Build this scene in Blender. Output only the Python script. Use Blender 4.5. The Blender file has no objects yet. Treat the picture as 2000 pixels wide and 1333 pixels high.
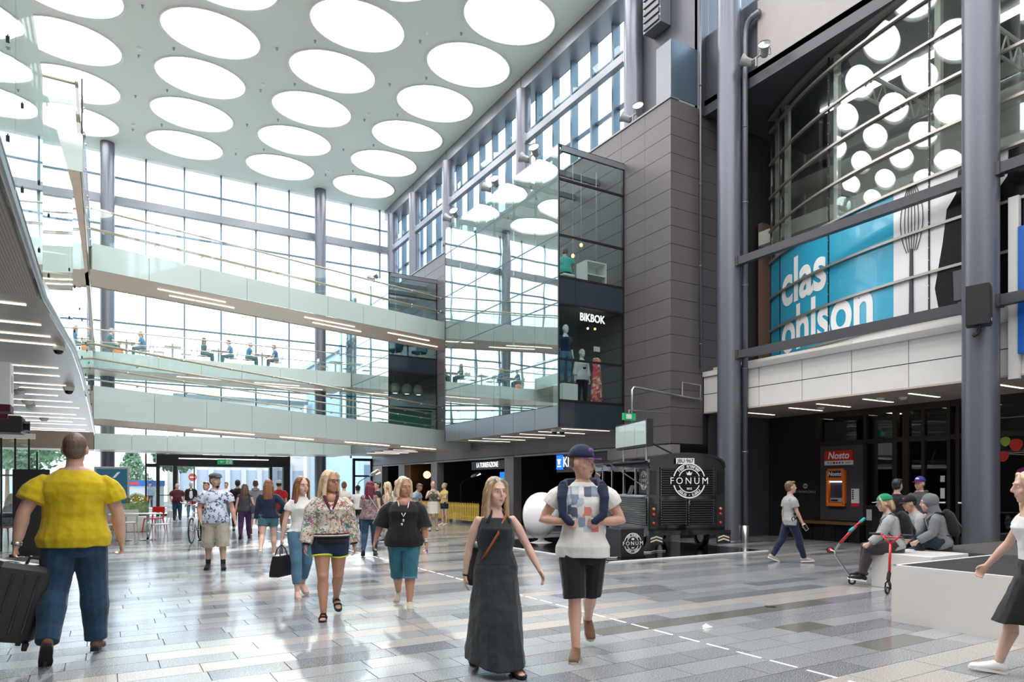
import bpy, math, random
from mathutils import Matrix, Vector, noise as mnoise
random.seed(7)
sc = bpy.context.scene
COL = sc.collection
PI = math.pi

# ------------------------------------------------------------------ camera
# 24 mm shift lens, level, 1.5 m above the floor.  World X runs towards the right-hand
# shop wall, Y towards the glazed end wall.
F_PX, CX, HORIZON, CAM_H = 1333.0, 1000.0, 950.0, 1.5
YAW = math.atan2(795.0, F_PX)
SN, CN = math.sin(YAW), math.cos(YAW)
cam_d = bpy.data.cameras.new('camera')
cam_d.sensor_width = 36.0
cam_d.lens = 36.0 * F_PX / 2000.0
cam_d.shift_y = (HORIZON - 666.5) / 2000.0
cam_d.clip_end = 400
cam = bpy.data.objects.new('camera', cam_d)
cam.location = (0, 0, CAM_H)
cam.rotation_euler = (PI / 2, 0, -YAW)
COL.objects.link(cam)
sc.camera = cam

# ------------------------------------------------------------------ world, sun, exposure
w = bpy.data.worlds.new('sky')
sc.world = w
w.use_nodes = True
bgn = w.node_tree.nodes['Background']
bgn.inputs[0].default_value = (0.74, 0.88, 1.0, 1)
bgn.inputs[1].default_value = 2.6
sun_d = bpy.data.lights.new('sun', 'SUN')
sun_d.energy = 5.0
sun_d.angle = 0.03
sun_d.color = (1.0, 0.96, 0.88)
sun = bpy.data.objects.new('sun', sun_d)
sun.rotation_euler = (math.radians(-63), 0, math.radians(-15))
sun.location = (10, 60, 40)
COL.objects.link(sun)
sc.view_settings.view_transform = 'Standard'
sc.view_settings.look = 'None'
sc.view_settings.gamma = 1.0
sc.view_settings.use_curve_mapping = False
sc.view_settings.exposure = 0.75
SKYLIGHT = 4.6
try:
    sc.cycles.max_bounces = 10
    sc.cycles.diffuse_bounces = 5
    sc.cycles.glossy_bounces = 5
    sc.cycles.transmission_bounces = 4
    sc.cycles.transparent_max_bounces = 24
    sc.cycles.caustics_reflective = False
    sc.cycles.caustics_refractive = False
    sc.cycles.sample_clamp_indirect = 6.0
except Exception:
    pass

# ------------------------------------------------------------------ photo pixel -> place helpers
def ray(px, py):
    r = (px - CX) / F_PX
    u = (HORIZON - py) / F_PX
    return (SN + CN * r, CN - SN * r, u)
def onz(px, py, z=0.0):
    d = ray(px, py); t = (z - CAM_H) / d[2]
    return (d[0] * t, d[1] * t)
def onX(px, py, X):
    d = ray(px, py); t = X / d[0]
    return (d[1] * t, CAM_H + d[2] * t)
def onY(px, py, Y):
    d = ray(px, py); t = Y / d[1]
    return (d[0] * t, CAM_H + d[2] * t)
def pix(X, Y, Z):
    dep = X * SN + Y * CN
    return (CX + F_PX * (X * CN - Y * SN) / dep, HORIZON - F_PX * (Z - CAM_H) / dep, dep)

# ------------------------------------------------------------------ materials
MATS = {}
def _nt(name):
    m = bpy.data.materials.new(name); m.use_nodes = True
    MATS[name] = m
    nt = m.node_tree
    return m, nt, nt.nodes['Principled BSDF']
def _coord(nt, kind):
    if kind == 'world':
        return nt.nodes.new('ShaderNodeNewGeometry').outputs['Position']
    return nt.nodes.new('ShaderNodeTexCoord').outputs[kind]
def _map(nt, vec, scale):
    mp = nt.nodes.new('ShaderNodeMapping')
    mp.inputs['Scale'].default_value = scale
    nt.links.new(vec, mp.inputs['Vector'])
    return mp.outputs[0]
def mat(name, col, rough=0.5, metal=0.0, spec=0.5, col2=None, nscale=6.0, nstretch=(1, 1, 1), detail=4.0,
        bump=0.0, bscale=None, coord='Object', emit=0.0, coat=0.0, sheen=0.0, lo=0.35, hi=0.65):
    m, nt, b = _nt(name)
    c4 = (*col, 1)
    b.inputs['Base Color'].default_value = c4
    b.inputs['Roughness'].default_value = rough
    b.inputs['Metallic'].default_value = metal
    b.inputs['Specular IOR Level'].default_value = spec
    if coat: b.inputs['Coat Weight'].default_value = coat; b.inputs['Coat Roughness'].default_value = 0.05
    if sheen: b.inputs['Sheen Weight'].default_value = sheen
    if emit:
        b.inputs['Emission Color'].default_value = c4
        b.inputs['Emission Strength'].default_value = emit
    vec = None
    if col2 is not None or bump:
        vec = _map(nt, _coord(nt, coord), nstretch)
    if col2 is not None:
        n = nt.nodes.new('ShaderNodeTexNoise'); n.inputs['Scale'].default_value = nscale; n.inputs['Detail'].default_value = detail
        nt.links.new(vec, n.inputs['Vector'])
        r = nt.nodes.new('ShaderNodeValToRGB')
        r.color_ramp.elements[0].position = lo; r.color_ramp.elements[1].position = hi
        r.color_ramp.elements[0].color = c4; r.color_ramp.elements[1].color = (*col2, 1)
        nt.links.new(n.outputs['Fac'], r.inputs['Fac']); nt.links.new(r.outputs[0], b.inputs['Base Color'])
    if bump:
        n2 = nt.nodes.new('ShaderNodeTexNoise'); n2.inputs['Scale'].default_value = bscale or nscale; n2.inputs['Detail'].default_value = 3
        nt.links.new(vec, n2.inputs['Vector'])
        bp = nt.nodes.new('ShaderNodeBump'); bp.inputs['Strength'].default_value = bump; bp.inputs['Distance'].default_value = 0.02
        nt.links.new(n2.outputs['Fac'], bp.inputs['Height']); nt.links.new(bp.outputs[0], b.inputs['Normal'])
    return m
def glow(name, col, strength):
    m, nt, b = _nt(name)
    e = nt.nodes.new('ShaderNodeEmission'); e.inputs[0].default_value = (*col, 1); e.inputs[1].default_value = strength
    nt.links.new(e.outputs[0], nt.nodes['Material Output'].inputs[0])
    return m
def glass(name, tint, ior=1.5, boost=1.0, wav=0.0, rough=0.0, floor=0.0):
    """thin pane: tinted see-through plus Fresnel mirror, optional roller-wave of the pane"""
    m, nt, b = _nt(name)
    t = nt.nodes.new('ShaderNodeBsdfTransparent'); t.inputs[0].default_value = (*tint, 1)
    g = nt.nodes.new('ShaderNodeBsdfGlossy'); g.inputs['Roughness'].default_value = rough; g.inputs[0].default_value = (0.95, 1, 1, 1)
    # Schlick reflectance from the true angle of incidence, the same on both sides of the pane
    geo = nt.nodes.new('ShaderNodeNewGeometry')
    dt = nt.nodes.new('ShaderNodeVectorMath'); dt.operation = 'DOT_PRODUCT'
    nt.links.new(geo.outputs['Normal'], dt.inputs[0]); nt.links.new(geo.outputs['Incoming'], dt.inputs[1])
    ab = nt.nodes.new('ShaderNodeMath'); ab.operation = 'ABSOLUTE'; nt.links.new(dt.outputs['Value'], ab.inputs[0])
    om = nt.nodes.new('ShaderNodeMath'); om.operation = 'SUBTRACT'; om.inputs[0].default_value = 1.0; nt.links.new(ab.outputs[0], om.inputs[1])
    pw = nt.nodes.new('ShaderNodeMath'); pw.operation = 'POWER'; pw.inputs[1].default_value = 5.0; nt.links.new(om.outputs[0], pw.inputs[0])
    f0 = ((ior - 1) / (ior + 1)) ** 2
    mu = nt.nodes.new('ShaderNodeMath'); mu.operation = 'MULTIPLY_ADD'; mu.use_clamp = True
    mu.inputs[1].default_value = (1 - f0) * boost; mu.inputs[2].default_value = f0 * boost + floor
    nt.links.new(pw.outputs[0], mu.inputs[0])
    if wav:
        n = nt.nodes.new('ShaderNodeTexNoise'); n.inputs['Scale'].default_value = 0.8; n.inputs['Detail'].default_value = 1
        nt.links.new(_coord(nt, 'world'), n.inputs['Vector'])
        bp = nt.nodes.new('ShaderNodeBump'); bp.inputs['Strength'].default_value = wav; bp.inputs['Distance'].default_value = 0.05
        nt.links.new(n.outputs['Fac'], bp.inputs['Height']); nt.links.new(bp.outputs[0], g.inputs['Normal'])
    mx = nt.nodes.new('ShaderNodeMixShader')
    nt.links.new(mu.outputs[0], mx.inputs[0]); nt.links.new(t.outputs[0], mx.inputs[1]); nt.links.new(g.outputs[0], mx.inputs[2])
    nt.links.new(mx.outputs[0], nt.nodes['Material Output'].inputs[0])
    return m
def granite(name, a, b_, c):
    m, nt, b = _nt(name)
    vec = _coord(nt, 'world')
    n = nt.nodes.new('ShaderNodeTexNoise'); n.inputs['Scale'].default_value = 90; n.inputs['Detail'].default_value = 3
    nt.links.new(vec, n.inputs['Vector'])
    r = nt.nodes.new('ShaderNodeValToRGB'); e = r.color_ramp.elements
    e[0].position = 0.36; e[0].color = (*a, 1); e[1].position = 0.64; e[1].color = (*c, 1)
    k = e.new(0.5); k.color = (*b_, 1)
    nt.links.new(n.outputs['Fac'], r.inputs['Fac'])
    n2 = nt.nodes.new('ShaderNodeTexNoise'); n2.inputs['Scale'].default_value = 1.3; n2.inputs['Detail'].default_value = 4
    nt.links.new(vec, n2.inputs['Vector'])
    mr = nt.nodes.new('ShaderNodeMapRange'); mr.inputs[3].default_value = 0.10; mr.inputs[4].default_value = 0.24
    nt.links.new(n2.outputs['Fac'], mr.inputs[0]); nt.links.new(mr.outputs[0], b.inputs['Roughness'])
    nt.links.new(r.outputs[0], b.inputs['Base Color'])
    b.inputs['Specular IOR Level'].default_value = 0.55
    return m
def voro(name, cols, scale=14, rough=0.8, base=None, cover=0.55, stretch=(1, 1, 1), warp=0.35):
    """printed cloth: patches of several colours over a base, shaped by warped cells"""
    m, nt, b = _nt(name)
    b.inputs['Roughness'].default_value = rough
    vec = _map(nt, _coord(nt, 'Object'), stretch)
    nz = nt.nodes.new('ShaderNodeTexNoise'); nz.inputs['Scale'].default_value = scale * 0.8; nz.inputs['Detail'].default_value = 2
    nt.links.new(vec, nz.inputs['Vector'])
    mxv = nt.nodes.new('ShaderNodeMixRGB'); mxv.inputs[0].default_value = warp * 0.25
    nt.links.new(vec, mxv.inputs[1]); nt.links.new(nz.outputs['Color'], mxv.inputs[2])
    v = nt.nodes.new('ShaderNodeTexVoronoi'); v.inputs['Scale'].default_value = scale
    nt.links.new(mxv.outputs[0], v.inputs['Vector'])
    sep = nt.nodes.new('ShaderNodeSeparateColor'); nt.links.new(v.outputs['Color'], sep.inputs[0])
    r = nt.nodes.new('ShaderNodeValToRGB'); r.color_ramp.interpolation = 'CONSTANT'
    e = r.color_ramp.elements
    e[0].position = 0; e[0].color = (*cols[0], 1); e[1].position = 1.0 / len(cols); e[1].color = (*cols[1], 1)
    for i in range(2, len(cols)):
        q = e.new(i / len(cols)); q.color = (*cols[i], 1)
    nt.links.new(sep.outputs[0], r.inputs['Fac'])
    if base is not None:
        n2 = nt.nodes.new('ShaderNodeTexNoise'); n2.inputs['Scale'].default_value = scale * 1.3; n2.inputs['Detail'].default_value = 4
        nt.links.new(vec, n2.inputs['Vector'])
        gt = nt.nodes.new('ShaderNodeMath'); gt.operation = 'LESS_THAN'; gt.inputs[1].default_value = cover
        nt.links.new(n2.outputs['Fac'], gt.inputs[0])
        mx = nt.nodes.new('ShaderNodeMixRGB'); mx.inputs[2].default_value = (*base, 1)
        nt.links.new(gt.outputs[0], mx.inputs[0]); nt.links.new(r.outputs[0], mx.inputs[1])
        nt.links.new(mx.outputs[0], b.inputs['Base Color'])
    else:
        nt.links.new(r.outputs[0], b.inputs['Base Color'])
    return m

granite('granite_light', (.21, .225, .24), (.28, .295, .31), (.40, .415, .43))
granite('granite_mid', (.14, .15, .165), (.23, .24, .255), (.36, .37, .38))
granite('granite_dark', (.09, .097, .11), (.165, .175, .195), (.29, .30, .325))
granite('granite_beige', (.28, .255, .235), (.38, .355, .335), (.50, .475, .455))
granite('granite_olive', (.12, .118, .11), (.145, .142, .132), (.17, .168, .158))
mat('grout', (.16, .16, .16), .8)
mat('ceiling_white', (.77, .83, .745), .65, col2=(.745, .805, .72), nscale=.4, coord='world')
glow('skylight_glow', (1, .985, .985), SKYLIGHT)
mat('rim_white', (.72, .74, .70), .5)
mat('col_metal', (.135, .145, .175), .34, .4, col2=(.15, .158, .188), nscale=30, coord='world')
mat('beam_metal', (.20, .215, .24), .38, .4)
mat('steel', (.55, .56, .57), .28, .9)
mat('frame_blue', (.10, .155, .20), .4, .3)
mat('frame_black', (.012, .013, .015), .35, .2)
mat('frame_bronze', (.035, .026, .022), .35, .4)
mat('dark_panel', (.105, .090, .096), .42, col2=(.122, .105, .110), nscale=160, nstretch=(1, 1, .15), coord='world')
mat('lobby_panel', (.20, .185, .18), .45, col2=(.225, .21, .205), nscale=120, coord='world')
mat('joint_black', (.02, .02, .022), .7)
mat('navy_spandrel', (.022, .032, .045), .12, 0, .6)
mat('white_panel', (.74, .72, .70), .38, col2=(.71, .69, .67), nscale=2, coord='world')
mat('beige_panel', (.34, .31, .30), .5, col2=(.325, .295, .285), nscale=3, coord='world')
mat('slate_metal', (.075, .078, .095), .4, .2)
mat('tie_metal', (.062, .062, .075), .45, .2)
mat('glass_fascia', (.56, .66, .63), .04, 0, .5, coat=.6, col2=(.54, .645, .615), nscale=.7, coord='world')
mat('soffit_wood', (.88, .71, .55), .42, col2=(.82, .65, .50), nscale=14, nstretch=(.12, 3, 1), coord='world')
mat('soffit_lacquer', (.40, .345, .29), .25, col2=(.36, .31, .26), nscale=10, nstretch=(.1, 2.5, 1), coord='world')
mat('soffit_brown', (.58, .47, .40), .45, col2=(.53, .43, .365), nscale=12, nstretch=(2, .15, 1), coord='world')
mat('bulkhead_brown', (.26, .20, .15), .4, col2=(.24, .185, .14), nscale=20, nstretch=(.1, 1, 3), coord='world')
glow('led', (1.0, .86, .70), 2.2)
glow('led_cool', (1, 1, 1), 3.0)
mat('rail_wood', (.60, .50, .38), .4)
glass('glass_clear', (.97, .99, .995), 1.45)
glass('glass_far', (.975, .99, 1.0), 1.35)
glass('glass_rail', (.945, .985, .98), 1.5, 1.0)
glass('glass_left', (.92, .98, .965), 1.5, 1.3, wav=.05)
glass('glass_box', (.80, .89, .87), 1.9, 1.5, wav=.05, floor=.14)
glass('glass_side', (.80, .85, .85), 1.25)
glass('glass_store', (.70, .72, .72), 1.5, 1.2)
glass('glass_curved', (.84, .88, .86), 1.5, 1.0, floor=.06)
mat('glass_roof', (.80, .88, .85), .2)
mat('black', (.012, .012, .014), .45)
mat('black_gloss', (.008, .008, .01), .12)
mat('black_wall', (.016, .014, .014), .5)
mat('white', (.82, .82, .80), .4)
mat('white_gloss', (.85, .85, .86), .12, coat=.5)
mat('letter_white', (.88, .88, .88), .5)
glow('letter_glow', (1, .99, .97), 1.1)
mat('chrome', (.75, .76, .78), .08, 1.0)
mat('grey_plastic', (.35, .36, .37), .4)
mat('red', (.62, .03, .02), .35)
mat('orange', (.85, .20, .02), .35)
mat('yellow_paint', (.72, .47, .03), .45)
mat('green_box', (.01, .22, .14), .4)
mat('exit_green', (.01, .28, .10), .4, emit=.3)
mat('cyan_sign', (.03, .36, .55), .22, coat=.4)
mat('blue_sign', (.01, .12, .50), .35)

# ------------------------------------------------------------------ mesh building
class MB:
    def __init__(s): s.v = []; s.f = []; s.m = []
    def quadmesh(s, vs, fs, mi=0):
        o = len(s.v); s.v += [tuple(v) for v in vs]
        for f in fs: s.f.append(tuple(o + i for i in f)); s.m.append(mi)
        return s
    def box(s, x0, x1, y0, y1, z0, z1, mi=0, M_=None):
        vs = [(x, y, z) for z in (z0, z1) for y in (y0, y1) for x in (x0, x1)]
        if M_ is not None: vs = [M_ @ Vector(v) for v in vs]
        return s.quadmesh(vs, [(0, 2, 3, 1), (4, 5, 7, 6), (0, 1, 5, 4), (2, 6, 7, 3), (0, 4, 6, 2), (1, 3, 7, 5)], mi)
    def rbox(s, x0, x1, y0, y1, z0, z1, r=.02, seg=3, mi=0, M_=None):
        """box with rounded vertical edges and chamfered top/bottom"""
        ring = []
        for cx_, cy_, a0 in ((x1 - r, y1 - r, 0), (x0 + r, y1 - r, PI / 2), (x0 + r, y0 + r, PI), (x1 - r, y0 + r, 1.5 * PI)):
            for i in range(seg + 1):
                a = a0 + PI / 2 * i / seg
                ring.append((cx_, cy_, math.cos(a), math.sin(a)))
        n = len(ring); vs = []
        for z, k in ((z0, .4), (z0 + r * .6, 1), (z1 - r * .6, 1), (z1, .4)):
            vs += [(a + r * k * c, b + r * k * d, z) for a, b, c, d in ring]
        if M_ is not None: vs = [M_ @ Vector(v) for v in vs]
        fs = [tuple(range(n - 1, -1, -1)), tuple(range(3 * n, 4 * n))]
        for j in range(3):
            for i in range(n):
                fs.append((j * n + i, j * n + (i + 1) % n, (j + 1) * n + (i + 1) % n, (j + 1) * n + i))
        return s.quadmesh(vs, fs, mi)
    def prism(s, poly, d0, d1, plane='xy', mi=0):
        """extrude a 2-D outline along the remaining axis"""
        def P(a, b, c):
            return {'xy': (a, b, c), 'xz': (a, c, b), 'yz': (c, a, b)}[plane]
        n = len(poly)
        vs = [P(a, b, d0) for a, b in poly] + [P(a, b, d1) for a, b in poly]
        fs = [tuple(range(n - 1, -1, -1)), tuple(range(n, 2 * n))]
        fs += [(i, (i + 1) % n, n + (i + 1) % n, n + i) for i in range(n)]
        return s.quadmesh(vs, fs, mi)
    def tube(s, pts, rad, n=8, mi=0, up=None, asp=1.0, cap=True, flat=False):
        """loft of rings along a path; rad may be a list; each rad may be (rx, ry) in the frame (side, up)"""
        pts = [Vector(p) for p in pts]; k = len(pts)
        if not isinstance(rad, (list, tuple)): rad = [rad] * k
        rr = [(r, r * asp) if not isinstance(r, (list, tuple)) else r for r in rad]
        o = len(s.v); side = None
        for i in range(k):
            t = (pts[min(i + 1, k - 1)] - pts[max(i - 1, 0)])
            if t.length < 1e-9: t = Vector((0, 0, 1))
            t.normalize()
            if up is not None:
                u = Vector(up)
                sd = u.cross(t)
                if sd.length < 1e-6: sd = Vector((1, 0, 0)).cross(t)
                if sd.length < 1e-6: sd = Vector((0, 1, 0))
                sd.normalize()
            else:
                if side is None:
                    a = Vector((0, 0, 1)) if abs(t.z) < .9 else Vector((0, 1, 0))
                    sd = a.cross(t).normalized()
                else:
                    sd = (side - t * side.dot(t)).normalized()
            side = sd
            upv = t.cross(sd)
            for j in range(n):
                a = 2 * PI * j / n
                s.v.append(tuple(pts[i] + sd * (math.cos(a) * rr[i][0]) + upv * (math.sin(a) * rr[i][1])))
        for i in range(k - 1):
            for j in range(n):
                s.f.append((o + i * n + j, o + i * n + (j + 1) % n, o + (i + 1) * n + (j + 1) % n, o + (i + 1) * n + j)); s.m.append(mi)
        if cap:
            s.f.append(tuple(o + j for j in range(n - 1, -1, -1))); s.m.append(mi)
            s.f.append(tuple(o + (k - 1) * n + j for j in range(n))); s.m.append(mi)
        return s
    def cyl(s, p0, p1, r, n=12, mi=0, r1=None):
        return s.tube([p0, p1], [r, r if r1 is None else r1], n, mi)
    def ell(s, c, r, n=10, m=7, mi=0, R=None):
        """ellipsoid"""
        c = Vector(c); vs = []; fs = []
        vs.append((0, 0, -1))
        for i in range(1, m):
            a = -PI / 2 + PI * i / m
            for j in range(n):
                b = 2 * PI * j / n
                vs.append((math.cos(a) * math.cos(b), math.cos(a) * math.sin(b), math.sin(a)))
        vs.append((0, 0, 1))
        out = []
        for v in vs:
            p = Vector((v[0] * r[0], v[1] * r[1], v[2] * r[2]))
            if R is not None: p = R @ p
            out.append(c + p)
        for j in range(n): fs.append((0, 1 + (j + 1) % n, 1 + j))
        for i in range(m - 2):
            for j in range(n):
                fs.append((1 + i * n + j, 1 + i * n + (j + 1) % n, 1 + (i + 1) * n + (j + 1) % n, 1 + (i + 1) * n + j))
        t = len(vs) - 1
        for j in range(n): fs.append((t, 1 + (m - 2) * n + j, 1 + (m - 2) * n + (j + 1) % n))
        return s.quadmesh(out, fs, mi)
    def lathe(s, prof, c=(0, 0, 0), n=24, mi=0, a0=0, a1=2 * PI):
        o = len(s.v); full = abs(a1 - a0 - 2 * PI) < 1e-6; k = n if full else n + 1
        for r, z in prof:
            for j in range(k):
                a = a0 + (a1 - a0) * j / n
                s.v.append((c[0] + r * math.cos(a), c[1] + r * math.sin(a), c[2] + z))
        for i in range(len(prof) - 1):
            for j in range(n):
                j2 = (j + 1) % k
                s.f.append((o + i * k + j, o + i * k + j2, o + (i + 1) * k + j2, o + (i + 1) * k + j)); s.m.append(mi)
        return s
    def mesh(s, name, mats, smooth=False):
        me = bpy.data.meshes.new(name)
        me.from_pydata(s.v, [], s.f)
        for m in (mats if isinstance(mats, (list, tuple)) else [mats]): me.materials.append(MATS[m])
        if isinstance(mats, (list, tuple)) and len(mats) > 1: me.polygons.foreach_set('material_index', s.m)
        if smooth: me.polygons.foreach_set('use_smooth', [True] * len(s.f))
        me.update()
        return me

ROOTS = set()
def props(o, label=None, cat=None, group=None, kind=None):
    if label: o['label'] = label
    if cat: o['category'] = cat
    if group: o['group'] = group
    if kind: o['kind'] = kind
    return o
def thing(name, label, cat, loc=(0, 0, 0), rz=0, group=None, kind=None):
    o = bpy.data.objects.new(name, None); COL.objects.link(o)
    o.empty_display_size = .1
    o.location = loc; o.rotation_euler = (0, 0, rz)
    ROOTS.add(o.name)
    return props(o, label, cat, group, kind)
def link(name, me, parent=None, local=False, loc=None, rot=None):
    o = bpy.data.objects.new(name, me); COL.objects.link(o)
    if loc is not None: o.location = loc
    if rot is not None: o.rotation_euler = rot
    if parent is not None:
        o.parent = parent
        if not local and parent.name in ROOTS: o.matrix_parent_inverse = parent.matrix_basis.inverted()
    else:
        ROOTS.add(o.name)
    return o
def obj(name, mb, mats, parent=None, local=False, smooth=False, **kw):
    return props(link(name, mb.mesh(name, mats, smooth), parent, local), **kw)
BOXES = {}
def slab(name, x0, x1, y0, y1, z0, z1, m, parent=None, local=False, rot=None, **kw):
    """one box-shaped piece; equal sizes share their mesh"""
    d = (round(x1 - x0, 4), round(y1 - y0, 4), round(z1 - z0, 4), m)
    if d not in BOXES:
        b = MB(); b.box(-d[0] / 2, d[0] / 2, -d[1] / 2, d[1] / 2, -d[2] / 2, d[2] / 2)
        BOXES[d] = b.mesh(name, m)
    o = link(name, BOXES[d], parent, local, ((x0 + x1) / 2, (y0 + y1) / 2, (z0 + z1) / 2), rot)
    return props(o, **kw)
def struct(name, mb=None, m=None, **kw):
    if mb is None:
        return thing(name, kw.get('label'), None, kind='structure')
    return obj(name, mb, m, kind='structure', **kw)
def copy_tree(o, parent=None, **kw):
    c = o.copy(); COL.objects.link(c); c.parent = parent
    if parent is None: ROOTS.add(c.name)
    for ch in o.children: copy_tree(ch, c)
    return props(c, **kw)
TXT = {}
def text_mesh(txt, size, depth=0.0, align='CENTER', space=1.0, bold=0.0, shear=0.0):
    cu = bpy.data.curves.new('lettering', 'FONT')
    cu.body = txt; cu.size = size; cu.extrude = depth; cu.align_x = align; cu.align_y = 'CENTER'
    cu.space_character = space; cu.offset = bold; cu.shear = shear; cu.resolution_u = 10 if size >= 1 else 3
    o = bpy.data.objects.new('lettering', cu); COL.objects.link(o)
    bpy.context.view_layer.update()
    me = bpy.data.meshes.new_from_object(o.evaluated_get(bpy.context.evaluated_depsgraph_get()))
    bpy.data.objects.remove(o); bpy.data.curves.remove(cu)
    return me
def text(name, txt, size, m, parent=None, local=False, M_=None, depth=.005, fn=None, sx=1.0, **kw):
    me = text_mesh(txt, size, depth, **kw)
    me.materials.clear(); me.materials.append(MATS[m])
    if sx != 1.0:
        for v in me.vertices: v.co.x *= sx
    if fn is not None:
        for v in me.vertices: v.co = fn(v.co)
    if M_ is not None: me.transform(M_)
    me.update()
    return link(name, me, parent, local)
def frame_M(origin, xdir, up=(0, 0, 1)):
    """matrix whose local x runs along xdir, local y up, local z out of the face"""
    x = Vector(xdir).normalized(); y = Vector(up).normalized(); z = x.cross(y)
    m = Matrix((x, y, z)).transposed().to_4x4(); m.translation = Vector(origin)
    return m
# =================================================================== SHELL
CEIL, FARY = 17.75, 38.5
WX = 13.40            # face of the grey panel wall
CORNER_Y = 13.92      # its near corner
COLX = 14.30

# ---- floor: granite strips laid across the hall
floor = struct('floor', label='polished granite floor laid in narrow mixed grey strips')
slab('screed', -9.3, 17.6, -8, FARY + .3, -.2, -.012, 'grout', floor)
TM = ['granite_light', 'granite_mid', 'granite_dark', 'granite_beige', 'granite_olive']
WT = [.38, .38, .14, .05, .05]
tiles = []
ROWH = .30
rng = random.Random(11)
y = -1.2
row = 0
while y < FARY - .2:
    x = -9.2 - rng.random() * .6
    cur = rng.choices(range(5), WT)[0]
    band = rng.random() < .13
    while x < 17.45:
        ln = rng.choice((.6, .6, .75, .9))
        if rng.random() < .42: cur = rng.choices(range(5), WT)[0]
        if band and rng.random() < .75: cur = 4 if row % 2 else 3
        x1 = min(x + ln, 17.5)
        if x1 > -9.2: tiles.append((max(x, -9.2), x1, y, y + ROWH, cur))
        x += ln
    y += ROWH; row += 1
def tile_key(t):
    X, Y = (t[0] + t[1]) / 2, (t[2] + t[3]) / 2
    if X * SN + Y * CN < 2: return 1e9
    p = pix(X, Y, 0)
    return p[2] if -20 < p[0] < 2020 and p[1] < 1350 else 1e9
tiles.sort(key=tile_key)
g = .0035
for t in tiles[:296]:
    slab('tile', t[0] + g, t[1] - g, t[2] + g, t[3] - g, -.012, rng.choice((0, 0, .0006)), TM[t[4]], floor)
mb = MB()
for t in tiles[296:]:
    x0, x1, y0, y1 = t[0] + g, t[1] - g, t[2] + g, t[3] - g
    mb.quadmesh([(x0, y0, 0), (x1, y0, 0), (x1, y1, 0), (x0, y1, 0), (x0, y0, -.012), (x1, y0, -.012), (x1, y1, -.012), (x0, y1, -.012)],
                [(0, 1, 2, 3), (0, 4, 5, 1), (1, 5, 6, 2), (2, 6, 7, 3), (3, 7, 4, 0)], t[4])
obj('tile_field', mb, TM, floor, kind='stuff')
# recessed white light dashes in the floor
glow('floor_led', (.95, .97, 1), 1.1)
yy = 2.2
while yy < 26:
    slab('light_dash', 4.9, 4.925, yy, yy + .26, -.004, .002, 'floor_led', floor)
    yy += .36

# ---- ceiling with oval skylights
SX = [12.07 - 4.39 * k for k in range(5)]
SY = [35.92 - 3.107 * k for k in range(15)]
EA, EB = 1.67, 1.34
mb = MB()
xs = [14.2] + [(SX[i] + SX[i + 1]) / 2 for i in range(4)] + [-9.0]
ys = [FARY] + [(SY[i] + SY[i + 1]) / 2 for i in range(14)] + [-10.0]
NE = 40
for i, cxx in enumerate(SX):
    for j, cyy in enumerate(SY):
        hx, lx, hy_, ly = xs[i], xs[i + 1], ys[j], ys[j + 1]
        vs = []
        for k in range(NE):
            a = 2 * PI * (k + .5) / NE
            ca, sa = math.cos(a), math.sin(a)
            vs.append((cxx + EA * ca, cyy + EB * sa, CEIL))
        for k in range(NE):
            a = 2 * PI * (k + .5) / NE
            ca, sa = math.cos(a), math.sin(a)
            tx = ((hx - cxx) if ca > 0 else (cxx - lx)) / max(abs(ca), 1e-6)
            ty = ((hy_ - cyy) if sa > 0 else (cyy - ly)) / max(abs(sa), 1e-6)
            t = min(tx, ty)
            vs.append((cxx + t * ca, cyy + t * sa, CEIL))
        o = len(vs)
        vs += [(hx, hy_, CEIL), (lx, hy_, CEIL), (lx, ly, CEIL), (hx, ly, CEIL)]
        fs = []
        for k in range(NE):
            k2 = (k + 1) % NE
            A_, B_ = vs[NE + k], vs[NE + k2]
            q = [k, k2, NE + k2]
            # insert the cell corner where the outline turns
            if abs(A_[0] - B_[0]) > 1e-4 and abs(A_[1] - B_[1]) > 1e-4:
                cxn = min(range(4), key=lambda c: (Vector(vs[o + c]) - (Vector(A_) + Vector(B_)) / 2).length)
                q.append(o + cxn)
            q.append(NE + k)
            fs.append(tuple(q))
        mb.quadmesh(vs, fs)
ceiling = struct('ceiling', mb, 'ceiling_white', label='pale ceiling pierced by rows of bright oval skylights')
rim = MB(); pan = MB()
for k in range(NE):
    a0, a1 = 2 * PI * k / NE, 2 * PI * (k + 1) / NE
    def E_(a, s_, z): return (EA * s_ * math.cos(a), EB * s_ * math.sin(a), z)
    rim.quadmesh([E_(a0, 1.035, -.03), E_(a1, 1.035, -.03), E_(a1, .985, -.03), E_(a0, .985, -.03), E_(a0, .985, .16), E_(a1, .985, .16), E_(a0, 1.035, .01), E_(a1, 1.035, .01)],
                 [(0, 1, 2, 3), (3, 2, 5, 4), (1, 0, 6, 7)])
pan.quadmesh([E_(2 * PI * k / NE, .99, .12) for k in range(NE)], [tuple(range(NE - 1, -1, -1))])
rim_me = rim.mesh('skylight_rim', 'rim_white', True); pan_me = pan.mesh('skylight_panel', 'skylight_glow')
spr = MB(); spr.lathe([(0, -.09), (.03, -.085), (.035, -.06), (.012, -.05), (.012, -.02), (.05, -.015), (.055, 0)], n=10)
spr_me = spr.mesh('sprinkler', 'grey_plastic', True)
det = MB(); det.lathe([(0, -.06), (.06, -.055), (.075, -.03), (.09, -.02), (.09, 0)], n=14)
det_me = det.mesh('smoke_detector', 'white', True)
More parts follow.
